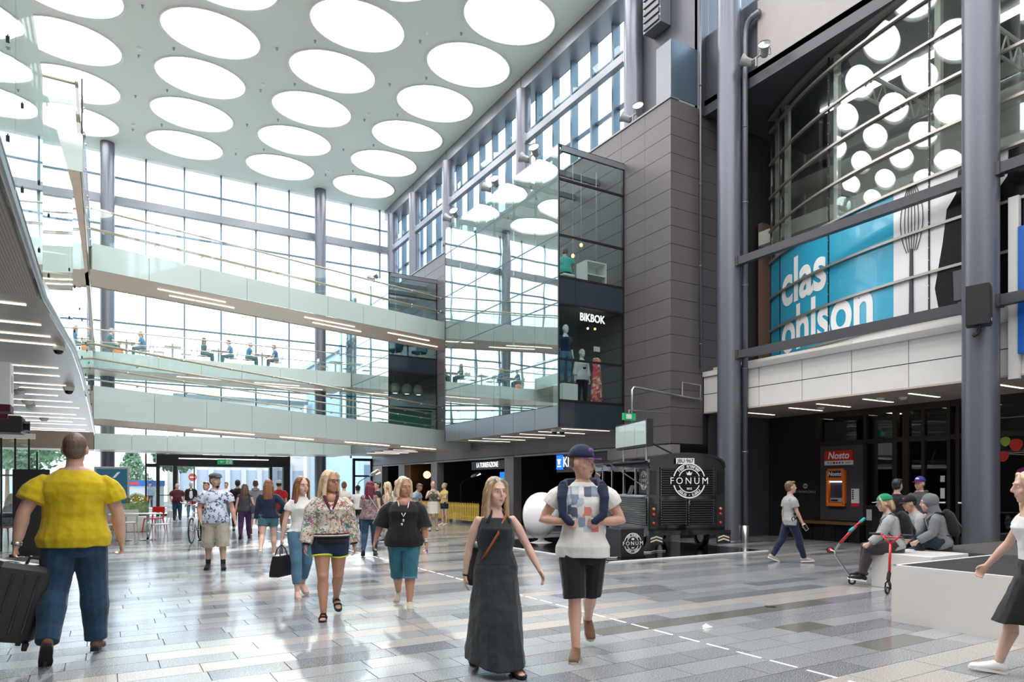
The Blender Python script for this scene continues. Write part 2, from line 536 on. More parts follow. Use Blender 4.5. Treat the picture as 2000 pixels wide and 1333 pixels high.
for i, cxx in enumerate(SX):
    for j, cyy in enumerate(SY):
        link('skylight_rim', rim_me, ceiling, loc=(cxx, cyy, CEIL), local=True)
        link('skylight_panel', pan_me, ceiling, loc=(cxx, cyy, CEIL), local=True)
        if j < 8 and i < 4:
            link('sprinkler', spr_me, ceiling, loc=(cxx - 1.1, cyy - 1.55, CEIL), local=True)
            link('sprinkler', spr_me, ceiling, loc=(cxx - 2.2, cyy - .4, CEIL), local=True)
            if j % 2 == 0: link('smoke_detector', det_me, ceiling, loc=(cxx - 2.2, cyy - .9, CEIL), local=True)
roof = MB(); roof.box(-9.3, 15.2, -10, FARY + .3, CEIL + .7, CEIL + .9)
roof.box(14.2, 15.2, -10, FARY + .3, CEIL - .02, CEIL + .7); roof.box(-9.3, 14.2, FARY, FARY + .3, CEIL, CEIL + .7)
obj('roof_deck', roof, 'rim_white', ceiling)

# ---- unseen left, rear and right walls, added to shut out sky light
mb = MB(); mb.box(-9.6, -9.3, -10, FARY, 0, CEIL)
struct('wall_left_added', mb, 'lobby_panel', label='unseen wall added behind the left galleries to close off outside light')  # out of view, added only to close the left side against light

mb = MB(); mb.box(-9.6, 19.4, -9.8, -9.5, 0, CEIL)
struct('wall_back_added', mb, 'white_panel', label='unseen white wall added behind the viewer to block sky and give fill light')  # added where the hall really continues; blocks sky, white for fill
mb = MB(); mb.box(15.0, 15.2, -9.5, -2, 0, CEIL); mb.box(15.0, 20.6, -2.1, -2, 0, 12.4)
struct('wall_side_added', mb, 'dark_panel', label='unseen dark wall added on the right near the viewer to block sky light')  # added out of view, stops sky light coming in on the right

# ---- far glazed wall
def column(label, x, y, z0, z1, r=.305, n=28, group=None):
    b = MB()
    b.lathe([(r * 1.0, z0), (r, (z0 + z1) / 2), (r, (z0 + z1) / 2 + .008), (r, z1)], (x, y, 0), n)
    t = thing('column', label, 'column', (x, y, z0), group=group)
    obj('shaft', b, 'col_metal', t, smooth=True)
    c = MB(); c.lathe([(r + .012, z0), (r + .012, z0 + .06), (r, z0 + .065)], (x, y, 0), n)
    obj('collar', c, 'col_metal', t, smooth=True)
    return t
win1 = struct('window_1', label='full-height glazed end wall with slim blue-grey mullions')
MX = [.02 + 1.733 * k for k in range(-5, 9)]
TZ = [3.75, 5.25, 6.65, 9.5, 11.9, 14.2, 15.35, 16.56, CEIL]
for x in MX:
    slab('mullion', x - .035, x + .035, FARY - .07, FARY + .10, 3.1, CEIL, 'frame_blue', win1)
for z in TZ[1:-1]:
    if z == 15.35: slab('transom_beam', -8.7, 14.4, FARY - .35, FARY - .08, z - .19, z + .19, 'beam_metal', win1)
    else: slab('transom', -8.7, 14.4, FARY - .06, FARY + .09, z - .035, z + .035, 'frame_blue', win1)
for i in range(len(MX) - 1):
    for j in range(len(TZ) - 1):
        slab('pane', MX[i] + .04, MX[i + 1] - .04, FARY + .0, FARY + .02, TZ[j] + .04, TZ[j + 1] - .04, 'glass_far', win1)
column('grey steel column beside the left gallery at the glazed end wall', .1, 37.55, 0, CEIL)
column('grey steel column standing mid-way along the glazed end wall', 10.15, 37.55, 0, CEIL)

# ---- right-hand clerestory over the panel wall
for k, (y, lab) in enumerate([(37.5, 'grey steel column in the corner where glazed walls meet'),
        (34.2, 'grey steel column above the panel wall, next to corner column'),
        (30.0, 'grey steel column above the panel wall behind the small glass bay'),
        (23.1, 'grey steel column rising behind the floodlit glass shop bay'),
        (16.5, 'grey steel column above the panel wall beside twin floodlight')]):
    column(lab, COLX, y, 11.6, 17.2)
column('thick grey steel column beside the black food van', COLX, 12.67, 0, CEIL)
column('thick grey steel column carrying the black loudspeaker', COLX, 6.58, 0, CEIL)
column('grey steel column set back behind the blue-grey parapet sheet', 15.75, 15.6, 11.6, CEIL)
bm = MB(); bm.box(14.2, 15.05, 13.0, FARY, 17.2, CEIL + .02)
t = thing('eaves_beam', 'long grey box beam under the ceiling edge above clerestory', 'beam', (14.6, 26, 17.2))
obj('beam_box', bm, 'beam_metal', t)
for y in (37.5, 34.2, 30.0, 23.1, 16.5):
    slab('beam_joint', 14.19, 14.2, y - .006, y + .006, 17.2, CEIL, 'joint_black', t)
win2 = struct('window_2', label='clerestory glazing with deep vertical fins above the panel wall')
FY = [14.55 + 1.195 * k for k in range(21)]
for y in FY:
    slab('fin', 14.78, 15.08, y - .05, y + .05, 12.2, 17.2, 'frame_blue', win2)
for z in (12.35, 14.35, 16.15):
    slab('transom', 14.95, 15.10, 14.5, FARY, z - .04, z + .04, 'frame_blue', win2)
for i in range(len(FY) - 1):
    for z0, z1 in ((12.4, 14.3), (14.4, 16.1), (16.2, 17.2)):
        slab('pane', 15.0, 15.02, FY[i] + .06, FY[i + 1] - .06, z0, z1, 'glass_far', win2)
    slab('glass_shelf', 14.80, 14.98, FY[i] + .06, FY[i + 1] - .06, 16.0, 16.3, 'glass_rail', win2)
slab('sill', 13.6, 15.1, 14.5, FARY, 12.0, 12.28, 'beam_metal', win2)
CY = [16.5, 23.1, 30.0, 34.2, 37.5]
TIEL = ['tie rail between clerestory columns above the glass shop bay', 'tie rail between clerestory columns above upper walkway end',
        'short tie rail between clerestory columns over small glass bay', 'shortest tie rail beside the corner column',]
for i in range(4):
    b = MB(); b.rbox(COLX - .11, COLX + .11, CY[i] + .3, CY[i + 1] - .3, 15.05, 15.35, .03)
    t = thing('tie_rail', TIEL[i], 'beam', (COLX, (CY[i] + CY[i + 1]) / 2, 15.05))
    obj('rail', b, 'beam_metal', t)
    for yy in (CY[i] + .29, CY[i + 1] - .33): slab('bracket', COLX - .13, COLX + .13, yy, yy + .04, 15.0, 15.4, 'steel', t)

# ---- grey panel wall
wallr = struct('wall_right', label='dark grey panel-clad wall along the right of the hall')
slab('backing', WX + .03, WX + .25, CORNER_Y + .03, FARY, 2.66, 12.2, 'joint_black', wallr)
slab('backing', WX + .03, 19.4, CORNER_Y + .03, CORNER_Y + .25, 2.66, 12.2, 'joint_black', wallr)
PH, PW = .502, 1.05
rest = MB()
nz = 19; ny = int((FARY - CORNER_Y) / PW) + 1
for i in range(ny):
    y0 = CORNER_Y + i * PW; y1 = min(y0 + PW, FARY)
    for j in range(nz):
        z1 = 12.22 - j * PH; z0 = z1 - PH
        a = (WX, WX + .03, y0 + .0025, y1 - .0025, z0 + .006, z1 - .006)
        hidden = z0 < 11.2 and (16.9 < y0 < 22.3 or y0 > 30)
        if hidden: rest.box(*a)
        else: slab('panel', *a, 'dark_panel', wallr)
obj('panel_field', rest, 'dark_panel', wallr, kind='stuff')
for j in range(nz):
    z1 = 12.22 - j * PH; z0 = z1 - PH
    slab('panel', WX + .004, 14.63, CORNER_Y, CORNER_Y + .03, z0 + .006, z1 - .006, 'dark_panel', wallr)
    if z0 > 4.5: slab('panel', 14.642, 16.3, CORNER_Y, CORNER_Y + .03, z0 + .006, z1 - .006, 'dark_panel', wallr)
slab('coping', WX - .03, WX + .3, CORNER_Y - .02, FARY, 12.22, 12.27, 'beam_metal', wallr)
slab('niche_back', WX + .1, 17.5, CORNER_Y + .4, CORNER_Y + .45, 0, 2.7, 'black_wall', wallr)
# header band and piers of the ground-floor shops
OPEN = [(16.7, 22.35), (23.05, 29.35), (30.05, 33.4), (34.25, 36.75)]
edges = [CORNER_Y] + [v for o_ in OPEN for v in o_] + [FARY]
for i in range(0, len(edges), 2):
    y0, y1 = edges[i], edges[i + 1]
    n = max(1, round((y1 - y0) / 1.2))
    for k in range(n):
        a0, a1 = y0 + (y1 - y0) * k / n, y0 + (y1 - y0) * (k + 1) / n
        for z0, z1 in ((0, .75), (.75, 1.7), (1.7, 2.65)):
            slab('pier_panel', WX, WX + .03, a0 + .006, a1 - .006, z0 + .006, z1 - .006, 'lobby_panel', wallr)
    slab('pier_core', WX + .03, WX + .35, y0, y1, 0, 2.66, 'lobby_panel', wallr)
for (y0, y1) in OPEN:
    slab('lintel', WX + .02, WX + .3, y0, y1, 2.60, 2.66, 'beam_metal', wallr)
# shop niches behind
shop = struct('wall_shops', label='dark interior of the ground-floor shops behind the openings')
slab('shop_back', 17.0, 17.1, CORNER_Y + .5, FARY, 0, 2.8, 'black_wall', shop)
slab('shop_ceiling', WX + .3, 17.1, CORNER_Y + .4, FARY, 2.7, 2.8, 'black_wall', shop)
for y in (16.4, 22.7, 29.7, 33.8, 37.3): slab('shop_partition', WX + .35, 17.0, y - .08, y + .08, 0, 2.7, 'black_wall', shop)

# ---- walkways
def walkway(name, label, A, B, W, z0, z1, rail, npan, soff='soffit_wood', strips=(), back=True, end0=False, glass_h=None, cat='walkway', fas='glass_fascia'):
    ex, ey = B[0] - A[0], B[1] - A[1]; L = math.hypot(ex, ey)
    t = thing(name, label, cat, (A[0], A[1], z0), math.atan2(ey, ex))
    gh = glass_h or (rail + .02)
    slab('deck', 0, L, .04, W - .04, .02, z1 - z0 - .12, soff, t, True)
    slab('deck_top', 0, L, .04, W - .04, z1 - z0 - .12, z1 - z0 - .06, 'lobby_panel', t, True)
    sides = [(-.0, .03)] + ([(W - .03, W)] if back else [])
    pl = L / npan
    for a, b in sides:
        for k in range(npan):
            slab('fascia_panel', k * pl + .007, (k + 1) * pl - .007, a, b, 0, z1 - z0, fas, t, True)
            slab('rail_pane', k * pl + .007, (k + 1) * pl - .007, a + .005, b - .008, z1 - z0, gh - z0, 'glass_rail', t, True)
        yb = a + .10 if a < .5 else b - .10
        for zz, r in ((rail, .028), (rail - .53, .02)):
            m_ = MB(); m_.cyl((0, yb, zz - z0), (L, yb, zz - z0), r, 10)
            obj('handrail', m_, 'rail_wood', t, True, True)
        br = MB(); br.cyl((0, a + .02, 0), (0, yb, 0), .012, 6); br.ell((0, a + .012, 0), (.03, .02, .03), 8, 5)
        bm_ = br.mesh('rail_bracket', 'steel', True)
        for k in range(npan):
            link('rail_bracket', bm_, t, True, ((k + .55) * pl, 0, rail - .03 - z0))
            link('rail_bracket', bm_, t, True, ((k + .55) * pl, 0, rail - .55 - z0))
    if end0:
        n = max(1, round(W / 1.4))
        for k in range(n):
            slab('fascia_panel', -.03, 0, k * W / n + .007, (k + 1) * W / n - .007, 0, z1 - z0, fas, t, True)
            slab('rail_pane', -.02, -.005, k * W / n + .007, (k + 1) * W / n - .007, z1 - z0, gh - z0, 'glass_rail', t, True)
        m_ = MB(); m_.cyl((.08, .1, rail - z0), (.08, W, rail - z0), .028, 10)
        obj('handrail', m_, 'rail_wood', t, True, True)
        slab('end_post', -.03, 0, 0, .03, z1 - z0, gh - z0 + .05, 'frame_bronze', t, True)
    for (s0, s1, yy) in strips:
        slab('light_strip', s0, s1, yy - .02, yy + .02, -.004, .03, 'led', t, True)
    return t
UA, UB = (-.30, 21.39), (13.38, 25.1)
LA, LB = (-.22, 17.62), (13.38, 25.88)
st = []
for c, yy in ((1.9, .75), (2.4, 1.25), (6.6, .7), (7.2, 1.2), (10.0, .6), (11.0, 1.3)):
    st += [(c, c + .75, yy), (c + .79, c + 2.0, yy)]
walkway('upper_walkway', 'upper walkway with pale glass fascia and wood soffit crossing the hall', UA, UB, 1.9, 7.3, 8.0, 8.95, 10, strips=st)
walkway('lower_walkway', 'lower walkway with pale glass fascia crossing beneath the seating terrace', LA, LB, 1.9, 3.0, 3.72, 4.65, 11,
        strips=[(3.2, 5.2, .9), (9.0, 11.4, .8), (12.0, 14.3, .7), (6.2, 7.6, .9)])
walkway('seating_terrace', 'cafe terrace slab along the glazed end wall with glass rail', (-8.6, 34.8), (11.0, 34.8), 3.3, 6.65, 7.38, 8.35, 11, back=False,
        strips=[(15.0, 17.2, 1.0), (15.6, 18.6, 1.8), (11.5, 14.2, .9)], cat='terrace')
walkway('entrance_gallery', 'low gallery edge above the street entrance doors', (-.4, 34.8), (11.0, 34.8), 3.4, 3.1, 3.8, 4.75, 8, back=False, soff='white_panel', cat='gallery')
slab('bulkhead', -8.9, -.42, 34.8, 36.6, 3.1, 3.95, 'bulkhead_brown', None, label='brown timber bulkhead closing the low soffit on the left', cat='bulkhead')
walkway('side_gallery', 'upper left gallery with wood soffit running to the glazed end', (-.35, 14.9), (-.35, 34.75), 8.2, 7.3, 8.0, 8.95, 12, back=False, end0=True,
        strips=[], cat='gallery')
sg = bpy.data.objects['side_gallery']
for k in range(9): slab('light_strip', -1.9, -.55, 16.6 + 1.9 * k, 16.64 + 1.9 * k, 7.296, 7.33, 'led', sg)

# ---- low left gallery with lacquered soffit, light lines and tall glass edge
lg = thing('low_gallery', 'low left gallery with lacquered soffit, warm light lines and glass edge', 'gallery', (-.34, 1, 3.0))
EDGE = [(-.42, -3.0), (-.42, 6.5), (-.30, 8.8), (-.27, 10.6), (-.25, 15.0), (-.25, 22.3)]
poly = EDGE + [(-9.2, 22.3), (-9.2, -3.0)]
b = MB(); b.prism([p for p in poly], 3.0, 3.14); obj('soffit', b, 'soffit_lacquer', lg)
m_, nt, pb = _nt('perforated')
pb.inputs['Roughness'].default_value = .5
vo = nt.nodes.new('ShaderNodeTexVoronoi'); vo.inputs['Scale'].default_value = 55; vo.inputs['Randomness'].default_value = 0
nt.links.new(_coord(nt, 'world'), vo.inputs['Vector'])
rp = nt.nodes.new('ShaderNodeValToRGB'); rp.color_ramp.elements[0].position = .28; rp.color_ramp.elements[1].position = .36
rp.color_ramp.elements[0].color = (.10, .085, .075, 1); rp.color_ramp.elements[1].color = (.44, .38, .34, 1)
nt.links.new(vo.outputs['Distance'], rp.inputs[0]); nt.links.new(rp.outputs[0], pb.inputs['Base Color'])
slab('perforated_soffit', -9.0, -.45, -3, 6.5, 2.985, 3.0, 'perforated', lg)
b = MB()
for i in range(len(EDGE) - 1):
    (xa, ya), (xb, yb) = EDGE[i], EDGE[i + 1]
    b.tube([(xa + .01, ya, 2.99), (xb + .01, yb, 2.99)], .02, 6)
obj('edge_trim', b, 'steel', lg)
LEDS = [(-2.6, -.56, 6.9), (-2.6, -.51, 7.69), (-2.6, -.47, 8.25), (-2.6, -.45, 8.71), (-2.7, -.51, 10.4), (-2.7, -.53, 11.14), (-2.9, -.5, 12.15), (-2.0, -.55, 12.68), (-2.9, -.67, 13.57), (-2.9, -.5, 14.46),
        (-2.9, -.42, 15.51), (-2.9, -.52, 16.99), (-2.2, -.38, 17.9), (-2.9, -.65, 18.92), (-2.6, -.38, 19.74), (-2.4, -.45, 21.38), (-3.4, -.36, 22.1)]
for x0, x1, yy in LEDS: slab('light_strip', x0, x1, yy - .013, yy + .013, 2.992, 3.02, 'led', lg)
gy = [-3.0, 0.5, 2.6, 4.6, 6.5, 8.8, 10.6, 13.0, 15.0, 17.5, 20.0, 22.3]
def ex_(y):
    for (xa, ya), (xb, yb) in zip(EDGE, EDGE[1:]):
        if ya <= y <= yb: return xa + (xb - xa) * (y - ya) / (yb - ya)
    return EDGE[-1][0]
cl = MB(); cl.box(-.006, .008, -.008, .008, -.014, .014); cl.cyl((.0, 0, .014), (.0, 0, .026), .003, 6)
cl_me = cl.mesh('glass_clip', 'frame_black')
for i in range(len(gy) - 1):
    y0, y1 = gy[i], gy[i + 1]; xa, xb = ex_(y0), ex_(y1)
    b = MB()
    b.quadmesh([(xa, y0 + .008, 2.96), (xb, y1 - .008, 2.96), (xb, y1 - .008, 4.72), (xa, y0 + .008, 4.72),
                (xa - .015, y0 + .008, 2.96), (xb - .015, y1 - .008, 2.96), (xb - .015, y1 - .008, 4.72), (xa - .015, y0 + .008, 4.72)],
               [(0, 1, 2, 3), (7, 6, 5, 4), (3, 2, 6, 7), (0, 4, 5, 1), (0, 3, 7, 4), (1, 5, 6, 2)])
    obj('edge_pane', b, 'glass_left', lg)
    for yy in (y0 + .35, y1 - .35):
        for zz in (3.25, 3.75): link('glass_clip', cl_me, lg, False, (ex_(yy), yy, zz))
b = MB(); b.tube([(x - .12, y, 4.6) for x, y in EDGE], .026, 8); obj('handrail', b, 'steel', lg, smooth=True)
dm = MB(); dm.lathe([(.0, -.16), (.05, -.15), (.075, -.12), (.085, -.08), (.085, -.075)], n=16, mi=1)
dm.lathe([(.088, -.085), (.10, -.08), (.11, 0)], n=16, mi=0)
dome_me = dm.mesh('camera_dome', ['white', 'black_gloss'], True)
def dome(label, x, y, z, s=1.0, me=None):
    o = link('security_camera', me or dome_me, None, loc=(x, y, z)); o.scale = (s, s, s)
    return props(o, label, 'camera')
p = onz(125, 678, 3.0); dome('dark security dome under the lacquered soffit, nearest the perforated panels', p[0] - .05, p[1], 3.0, .55)
p = onz(142, 757, 3.0); dome('white-bodied security dome further along the lacquered soffit', p[0] - .05, p[1], 3.0, .7)
link_me = det_me
for k, (px_, py_) in enumerate(((25, 752), (38, 765), (54, 784), (86, 818), (60, 793))):
    p = onz(px_, py_, 3.0); link('smoke_detector', det_me, lg, False, (p[0], p[1], 3.0))

# ---- entrance at the far end (ground level)
ent = struct('door_1', label='wide dark-framed street entrance standing open')
Y0 = FARY
slab('header', 2.2, 8.7, Y0 - .25, Y0 + .1, 2.52, 3.1, 'frame_black', ent)
slab('header_slot', 3.2, 7.55, Y0 - .27, Y0 - .25, 2.88, 2.92, 'led_cool', ent)
slab('lintel_trim', 3.1, 7.65, Y0 - .27, Y0 - .2, 2.48, 2.52, 'beam_metal', ent)
for x0, x1 in ((2.2, 2.35), (2.95, 3.13), (7.62, 7.76), (8.35, 8.7)):
    slab('jamb', x0, x1, Y0 - .22, Y0 + .1, 0, 2.52, 'frame_black', ent)
for x0, x1 in ((2.35, 2.95), (7.76, 8.35)):
    slab('side_pane', x0, x1, Y0 - .05, Y0 - .03, .1, 2.5, 'glass_store', ent)
    slab('side_bar', x0, x1, Y0 - .08, Y0 - .0, 1.02, 1.06, 'frame_black', ent)
    slab('kick_plate', x0, x1, Y0 - .08, Y0 - .0, 0, .1, 'frame_black', ent)
slab('sliding_leaf', 3.13, 3.9, Y0 - .16, Y0 - .14, .05, 2.48, 'glass_clear', ent)
slab('leaf_stile', 3.9, 3.95, Y0 - .18, Y0 - .12, .0, 2.48, 'frame_black', ent)
gw = struct('window_3', label='ground-floor shop window glazing left and right of entrance')
for x0, x1 in ((-8.5, -5.6), (-5.6, -2.7), (-2.7, .0), (.0, 1.75), (8.7, 10.5), (10.5, 12.3)):
    slab('pane', x0 + .04, x1 - .04, Y0, Y0 + .02, .1, 3.05, 'glass_far', gw)
    slab('mullion', x1 - .04, x1 + .04, Y0 - .06, Y0 + .08, 0, 3.1, 'frame_black', gw)
slab('mid_rail', -8.5, .0, Y0 - .05, Y0 + .06, 1.95, 2.03, 'frame_black', gw)
slab('sill', -8.5, 1.75, Y0 - .06, Y0 + .08, 0, .1, 'frame_black', gw)
slab('sill', 8.7, 12.3, Y0 - .06, Y0 + .08, 0, .1, 'frame_black', gw)
slab('edge_door', 1.8, 2.2, Y0 - .1, Y0 - .05, 0, 2.5, 'glass_store', gw)
slab('edge_door_head', 1.72, 2.2, Y0 - .15, Y0 + .05, 2.45, 2.62, 'frame_black', gw)
# opened top-hung window in the corner
slab('tilt_frame_bottom', 12.3, 13.4, Y0 - .12, Y0, 2.03, 2.13, 'frame_black', gw)
slab('tilt_frame_top', 12.3, 13.4, Y0 - .12, Y0, 2.95, 3.1, 'frame_black', gw)
slab('tilt_frame_side', 12.3, 12.38, Y0 - .12, Y0, .0, 3.1, 'frame_black', gw)
slab('tilt_frame_side', 13.3, 13.4, Y0 - .12, Y0, .0, 3.1, 'frame_black', gw)
slab('tilt_pane', 12.4, 13.28, Y0 - .05, Y0 - .03, 2.15, 2.93, 'glass_far', gw)
slab('pane', 12.4, 13.28, Y0, Y0 + .02, .05, 2.0, 'glass_far', gw)
ex = thing('exit_sign', 'green emergency exit sign above the street entrance', 'sign', (5.35, Y0 - .32, 2.62))
slab('sign_board', 5.0, 5.75, Y0 - .36, Y0 - .30, 2.62, 2.9, 'exit_green', ex)
slab('pictogram_field', 5.42, 5.70, Y0 - .37, Y0 - .36, 2.66, 2.86, 'white', ex)
b = MB(); b.ell((5.56, Y0 - .372, 2.83), (.022, .006, .022)); b.tube([(5.55, Y0 - .372, 2.80), (5.53, Y0 - .372, 2.74), (5.57, Y0 - .372, 2.68)], .014, 6); b.tube([(5.53, Y0 - .372, 2.74), (5.49, Y0 - .372, 2.69)], .012, 6); b.tube([(5.55, Y0 - .372, 2.79), (5.61, Y0 - .372, 2.77)], .010, 6)
obj('running_figure', b, 'exit_green', ex)
b = MB(); b.prism([(5.10, 2.76), (5.20, 2.70), (5.20, 2.74), (5.32, 2.74), (5.32, 2.78), (5.20, 2.78), (5.20, 2.82)], Y0 - .372, Y0 - .36, 'xz'); obj('arrow', b, 'white', ex)
slab('hanger', 5.36, 5.39, Y0 - .34, Y0 - .32, 2.9, 3.1, 'frame_black', ex)

# ---- projecting glass shop bays
def bay(label, Y0_, Y1_, name, tint_low=None):
    X0, X1 = 11.01, WX
    t = thing(name, label, 'shop bay', ((X0 + X1) / 2, (Y0_ + Y1_) / 2, 3.17))
    n = 6; dy = (Y1_ - Y0_) / n
    rows = [(3.80, 5.07), (5.11, 6.68), (6.72, 7.41), (7.45, 8.60), (8.64, 10.20), (10.24, 11.16)]
    for k in range(n):
        a, b_ = Y0_ + k * dy + .008, Y0_ + (k + 1) * dy - .008
        slab('fascia_panel', X0, X0 + .03, a, b_, 3.17, 3.78, 'beam_metal', t)
        for z0, z1 in rows: slab('pane', X0, X0 + .02, a, b_, z0, z1, 'glass_box', t)
        if k: slab('mullion', X0 + .02, X0 + .07, a - .02, a + .005, 3.78, 11.16, 'frame_blue', t)
    for z in (5.09, 6.70, 7.43, 8.62, 10.22): slab('transom', X0 + .02, X0 + .06, Y0_, Y1_, z - .02, z + .02, 'frame_blue', t)
    for Yf, o_ in ((Y0_, 1), (Y1_, -1)):
        ya, yb = sorted((Yf, Yf + o_ * .03)); 
        xs_ = [X0 + .03, 11.6, X1 - .02]
        for z0, z1 in ((3.17, 3.92), (6.70, 7.43)):
            for i in range(2): slab('spandrel', xs_[i] + (.01 if i else 0), xs_[i + 1], ya, yb, z0, z1, 'navy_spandrel', t)
        for z0, z1 in ((3.95, 5.08), (5.14, 6.66), (7.46, 8.58), (8.66, 10.16), (10.26, 11.14)):
            if z1 < 7:
                slab('front_pane', X0 + .03, 11.59, ya + .005, yb - .005, z0, z1, 'glass_side', t)
                slab('front_pane', 11.61, X1 - .05, ya + .005, yb - .005, z0, z1, 'glass_side', t)
            else: slab('front_pane', X0 + .03, X1 - .05, ya + .005, yb - .005, z0, z1, 'glass_side', t)
        for z in (3.935, 5.11, 6.68, 7.445, 8.62, 10.21, 11.16): slab('front_bar', X0, X1, ya - .01, yb + .01, z - .03, z + .03, 'frame_black', t)
        slab('corner_post', X0 - .005, X0 + .03, ya - .01, yb + .01, 3.17, 11.19, 'frame_black', t)
        slab('wall_post', X1 - .05, X1, ya - .01, yb + .01, 3.17, 11.19, 'frame_black', t)
    slab('soffit', X0 + .03, X1, Y0_ + .03, Y1_ - .03, 3.18, 3.3, 'soffit_brown', t)
    slab('floor_slab', X0 + .08, X1, Y0_ + .05, Y1_ - .05, 3.3, 3.8, 'lobby_panel', t)
    slab('floor_slab', X0 + .08, X1, Y0_ + .05, Y1_ - .05, 6.75, 7.4, 'lobby_panel', t)
    for k in range(n):
        a, b_ = Y0_ + k * dy + .01, Y0_ + (k + 1) * dy - .01
        slab('roof_pane', X0, X1, a, b_, 11.17, 11.20, 'glass_rail', t)
        slab('roof_rafter', X0 + .1, X1, a - .04, a + .04, 11.0, 11.16, 'beam_metal', t)
    return t
bay1 = bay('large projecting glass shop bay with fashion window display', 15.89, 23.4, 'glass_bay')
for k, yy in enumerate((16.35, 17.6, 18.7, 19.9, 21.2, 22.3)):
    slab('light_strip', 11.45, 13.2, yy - .03, yy + .03, 3.172, 3.2, 'led', bay1)
bay2 = bay('smaller-looking far glass cafe bay next to the terrace', 29.35, 36.85, 'glass_bay')
for k, yy in enumerate((29.9, 31.2, 32.4, 33.6)):
    slab('light_strip', 11.45, 13.2, yy - .03, yy + .03, 3.172, 3.2, 'led', bay2)
# =================================================================== RIGHT-HAND SHOP FRONT
FX, SXF = 14.65, 17.4
def arc(t, z, off=0.0):
    """bowed window line: t is the distance along the hall, off goes outwards into the hall"""
    q = max(0.0, t - 6.0)
    x, s_ = 14.68 + .0135 * q ** 2.5, .03375 * q ** 1.5
    n = math.hypot(1, s_)
    return (x - off / n, t + off * s_ / n, z)
def arc_slab(name, t0, t1, z0, z1, o0, o1, m, parent, n=None, **kw):
    n = n or max(2, int(abs(t1 - t0) / .12))
    b = MB()
    cr = ((z0, o0), (z1, o0), (z1, o1), (z0, o1))
    for q in range(4):                      # each long face keeps its own vertices, so only the bow is smoothed
        c0, c1 = cr[q], cr[(q + 1) % 4]; base = len(b.v)
        for k in range(n + 1):
            t = t0 + (t1 - t0) * k / n
            b.v += [arc(t, *c0), arc(t, *c1)]
        for k in range(n): b.f.append((base + 2 * k, base + 2 * k + 1, base + 2 * k + 3, base + 2 * k + 2)); b.m.append(0)
    for t, od in ((t0, (0, 3, 2, 1)), (t1, (0, 1, 2, 3))):
        base = len(b.v); b.v += [arc(t, *c) for c in cr]; b.f.append(tuple(base + i for i in od)); b.m.append(0)
    o = obj(name, b, m, parent, smooth=True)
    return props(o, **kw)
cg = struct('window_4', label='tall bowed shop window of curved glass with steel rails')
TJ = [13.05, 12.47, 10.38, 7.75, 5.1, 2.5, .0]
TB = 8.55
RZ = [5.0, 5.93, 6.87, 7.9, 8.8, 9.75, 10.72, 11.66, 12.02]
mat('print_white', (.80, .79, .80), .25, coat=.4, col2=(.70, .70, .72), nscale=.8, coord='world')
for i in range(len(TJ) - 1):
    for j in range(len(RZ) - 1):
        a, b_ = TJ[i] - .014, TJ[i + 1] + .014
        z0, z1 = RZ[j] + .02, RZ[j + 1] - .02
        if j < 3:
            if i < 2: arc_slab('printed_pane', a, b_, z0, z1, 0, -.02, 'cyan_sign', cg)
            elif i == 2:
                arc_slab('printed_pane', a, TB, z0, z1, 0, -.02, 'cyan_sign', cg)
                arc_slab('printed_pane', TB, b_, z0, z1, 0, -.02, 'print_white', cg)
            else: arc_slab('printed_pane', a, b_, z0, z1, 0, -.02, 'print_white', cg)
        else:
            arc_slab('pane', a, b_, z0, z1, 0, -.02, 'glass_curved', cg)
for z in RZ: arc_slab('rail', TJ[0], TJ[-1], z - .025, z + .03, .07, .0, 'rail_steel' if 'rail_steel' in MATS else mat('rail_steel', (.42, .39, .36), .35, .7).name, cg, 36)
arc_slab('head_band', TJ[0], TJ[-1], 12.0, 12.03, .10, -.1, 'rail_steel', cg, 30)
mat('post_white', (.68, .66, .60), .4)
dots = MB()
for i, t in enumerate(TJ[:-1]):
    arc_slab('joint_post', t + .013, t - .013, 5.0, 12.0, .02, -.02, 'frame_bronze', cg, 1)
    p0 = arc(t - .1, 0, -.16); slab('inner_post', p0[0] - .06, p0[0] + .06, p0[1] - .06, p0[1] + .06, 5.0, 12.0, 'post_white', cg)
    if i >= 2:
        for k in range(26): q = arc(t, 5.15 + k * .262, .022); dots.ell(q, (.010, .010, .010), 6, 4)
obj('joint_screws', dots, 'steel', cg, kind='stuff')
# lettering laid on the bowed glass
def arc_text(txt, size, px0, px1, t0, t1, zmid, capz0, capz1, name, parent, m='letter_white'):
    me = text_mesh(txt, 1.0, .0, bold=.026)
    xs_ = [v.co.x for v in me.vertices]; ys_ = [v.co.y for v in me.vertices]
    xa, xb, ya, yb = min(xs_), max(xs_), min(ys_), max(ys_)
    for v in me.vertices:
        u = (v.co.x - xa) / (xb - xa); q = (v.co.y - ya) / (yb - ya)
        v.co = Vector(arc(t0 + (t1 - t0) * u, capz0 + (capz1 - capz0) * q, .008))
    me.materials.clear(); me.materials.append(MATS[m]); me.update()
    return link(name, me, parent)
arc_text('clas', 1, 0, 0, 12.36, 10.46, 0, 6.38, 7.58, 'lettering', cg)
arc_text('ohlson', 1, 0, 0, 12.36, 9.06, 0, 5.10, 6.30, 'lettering', cg)
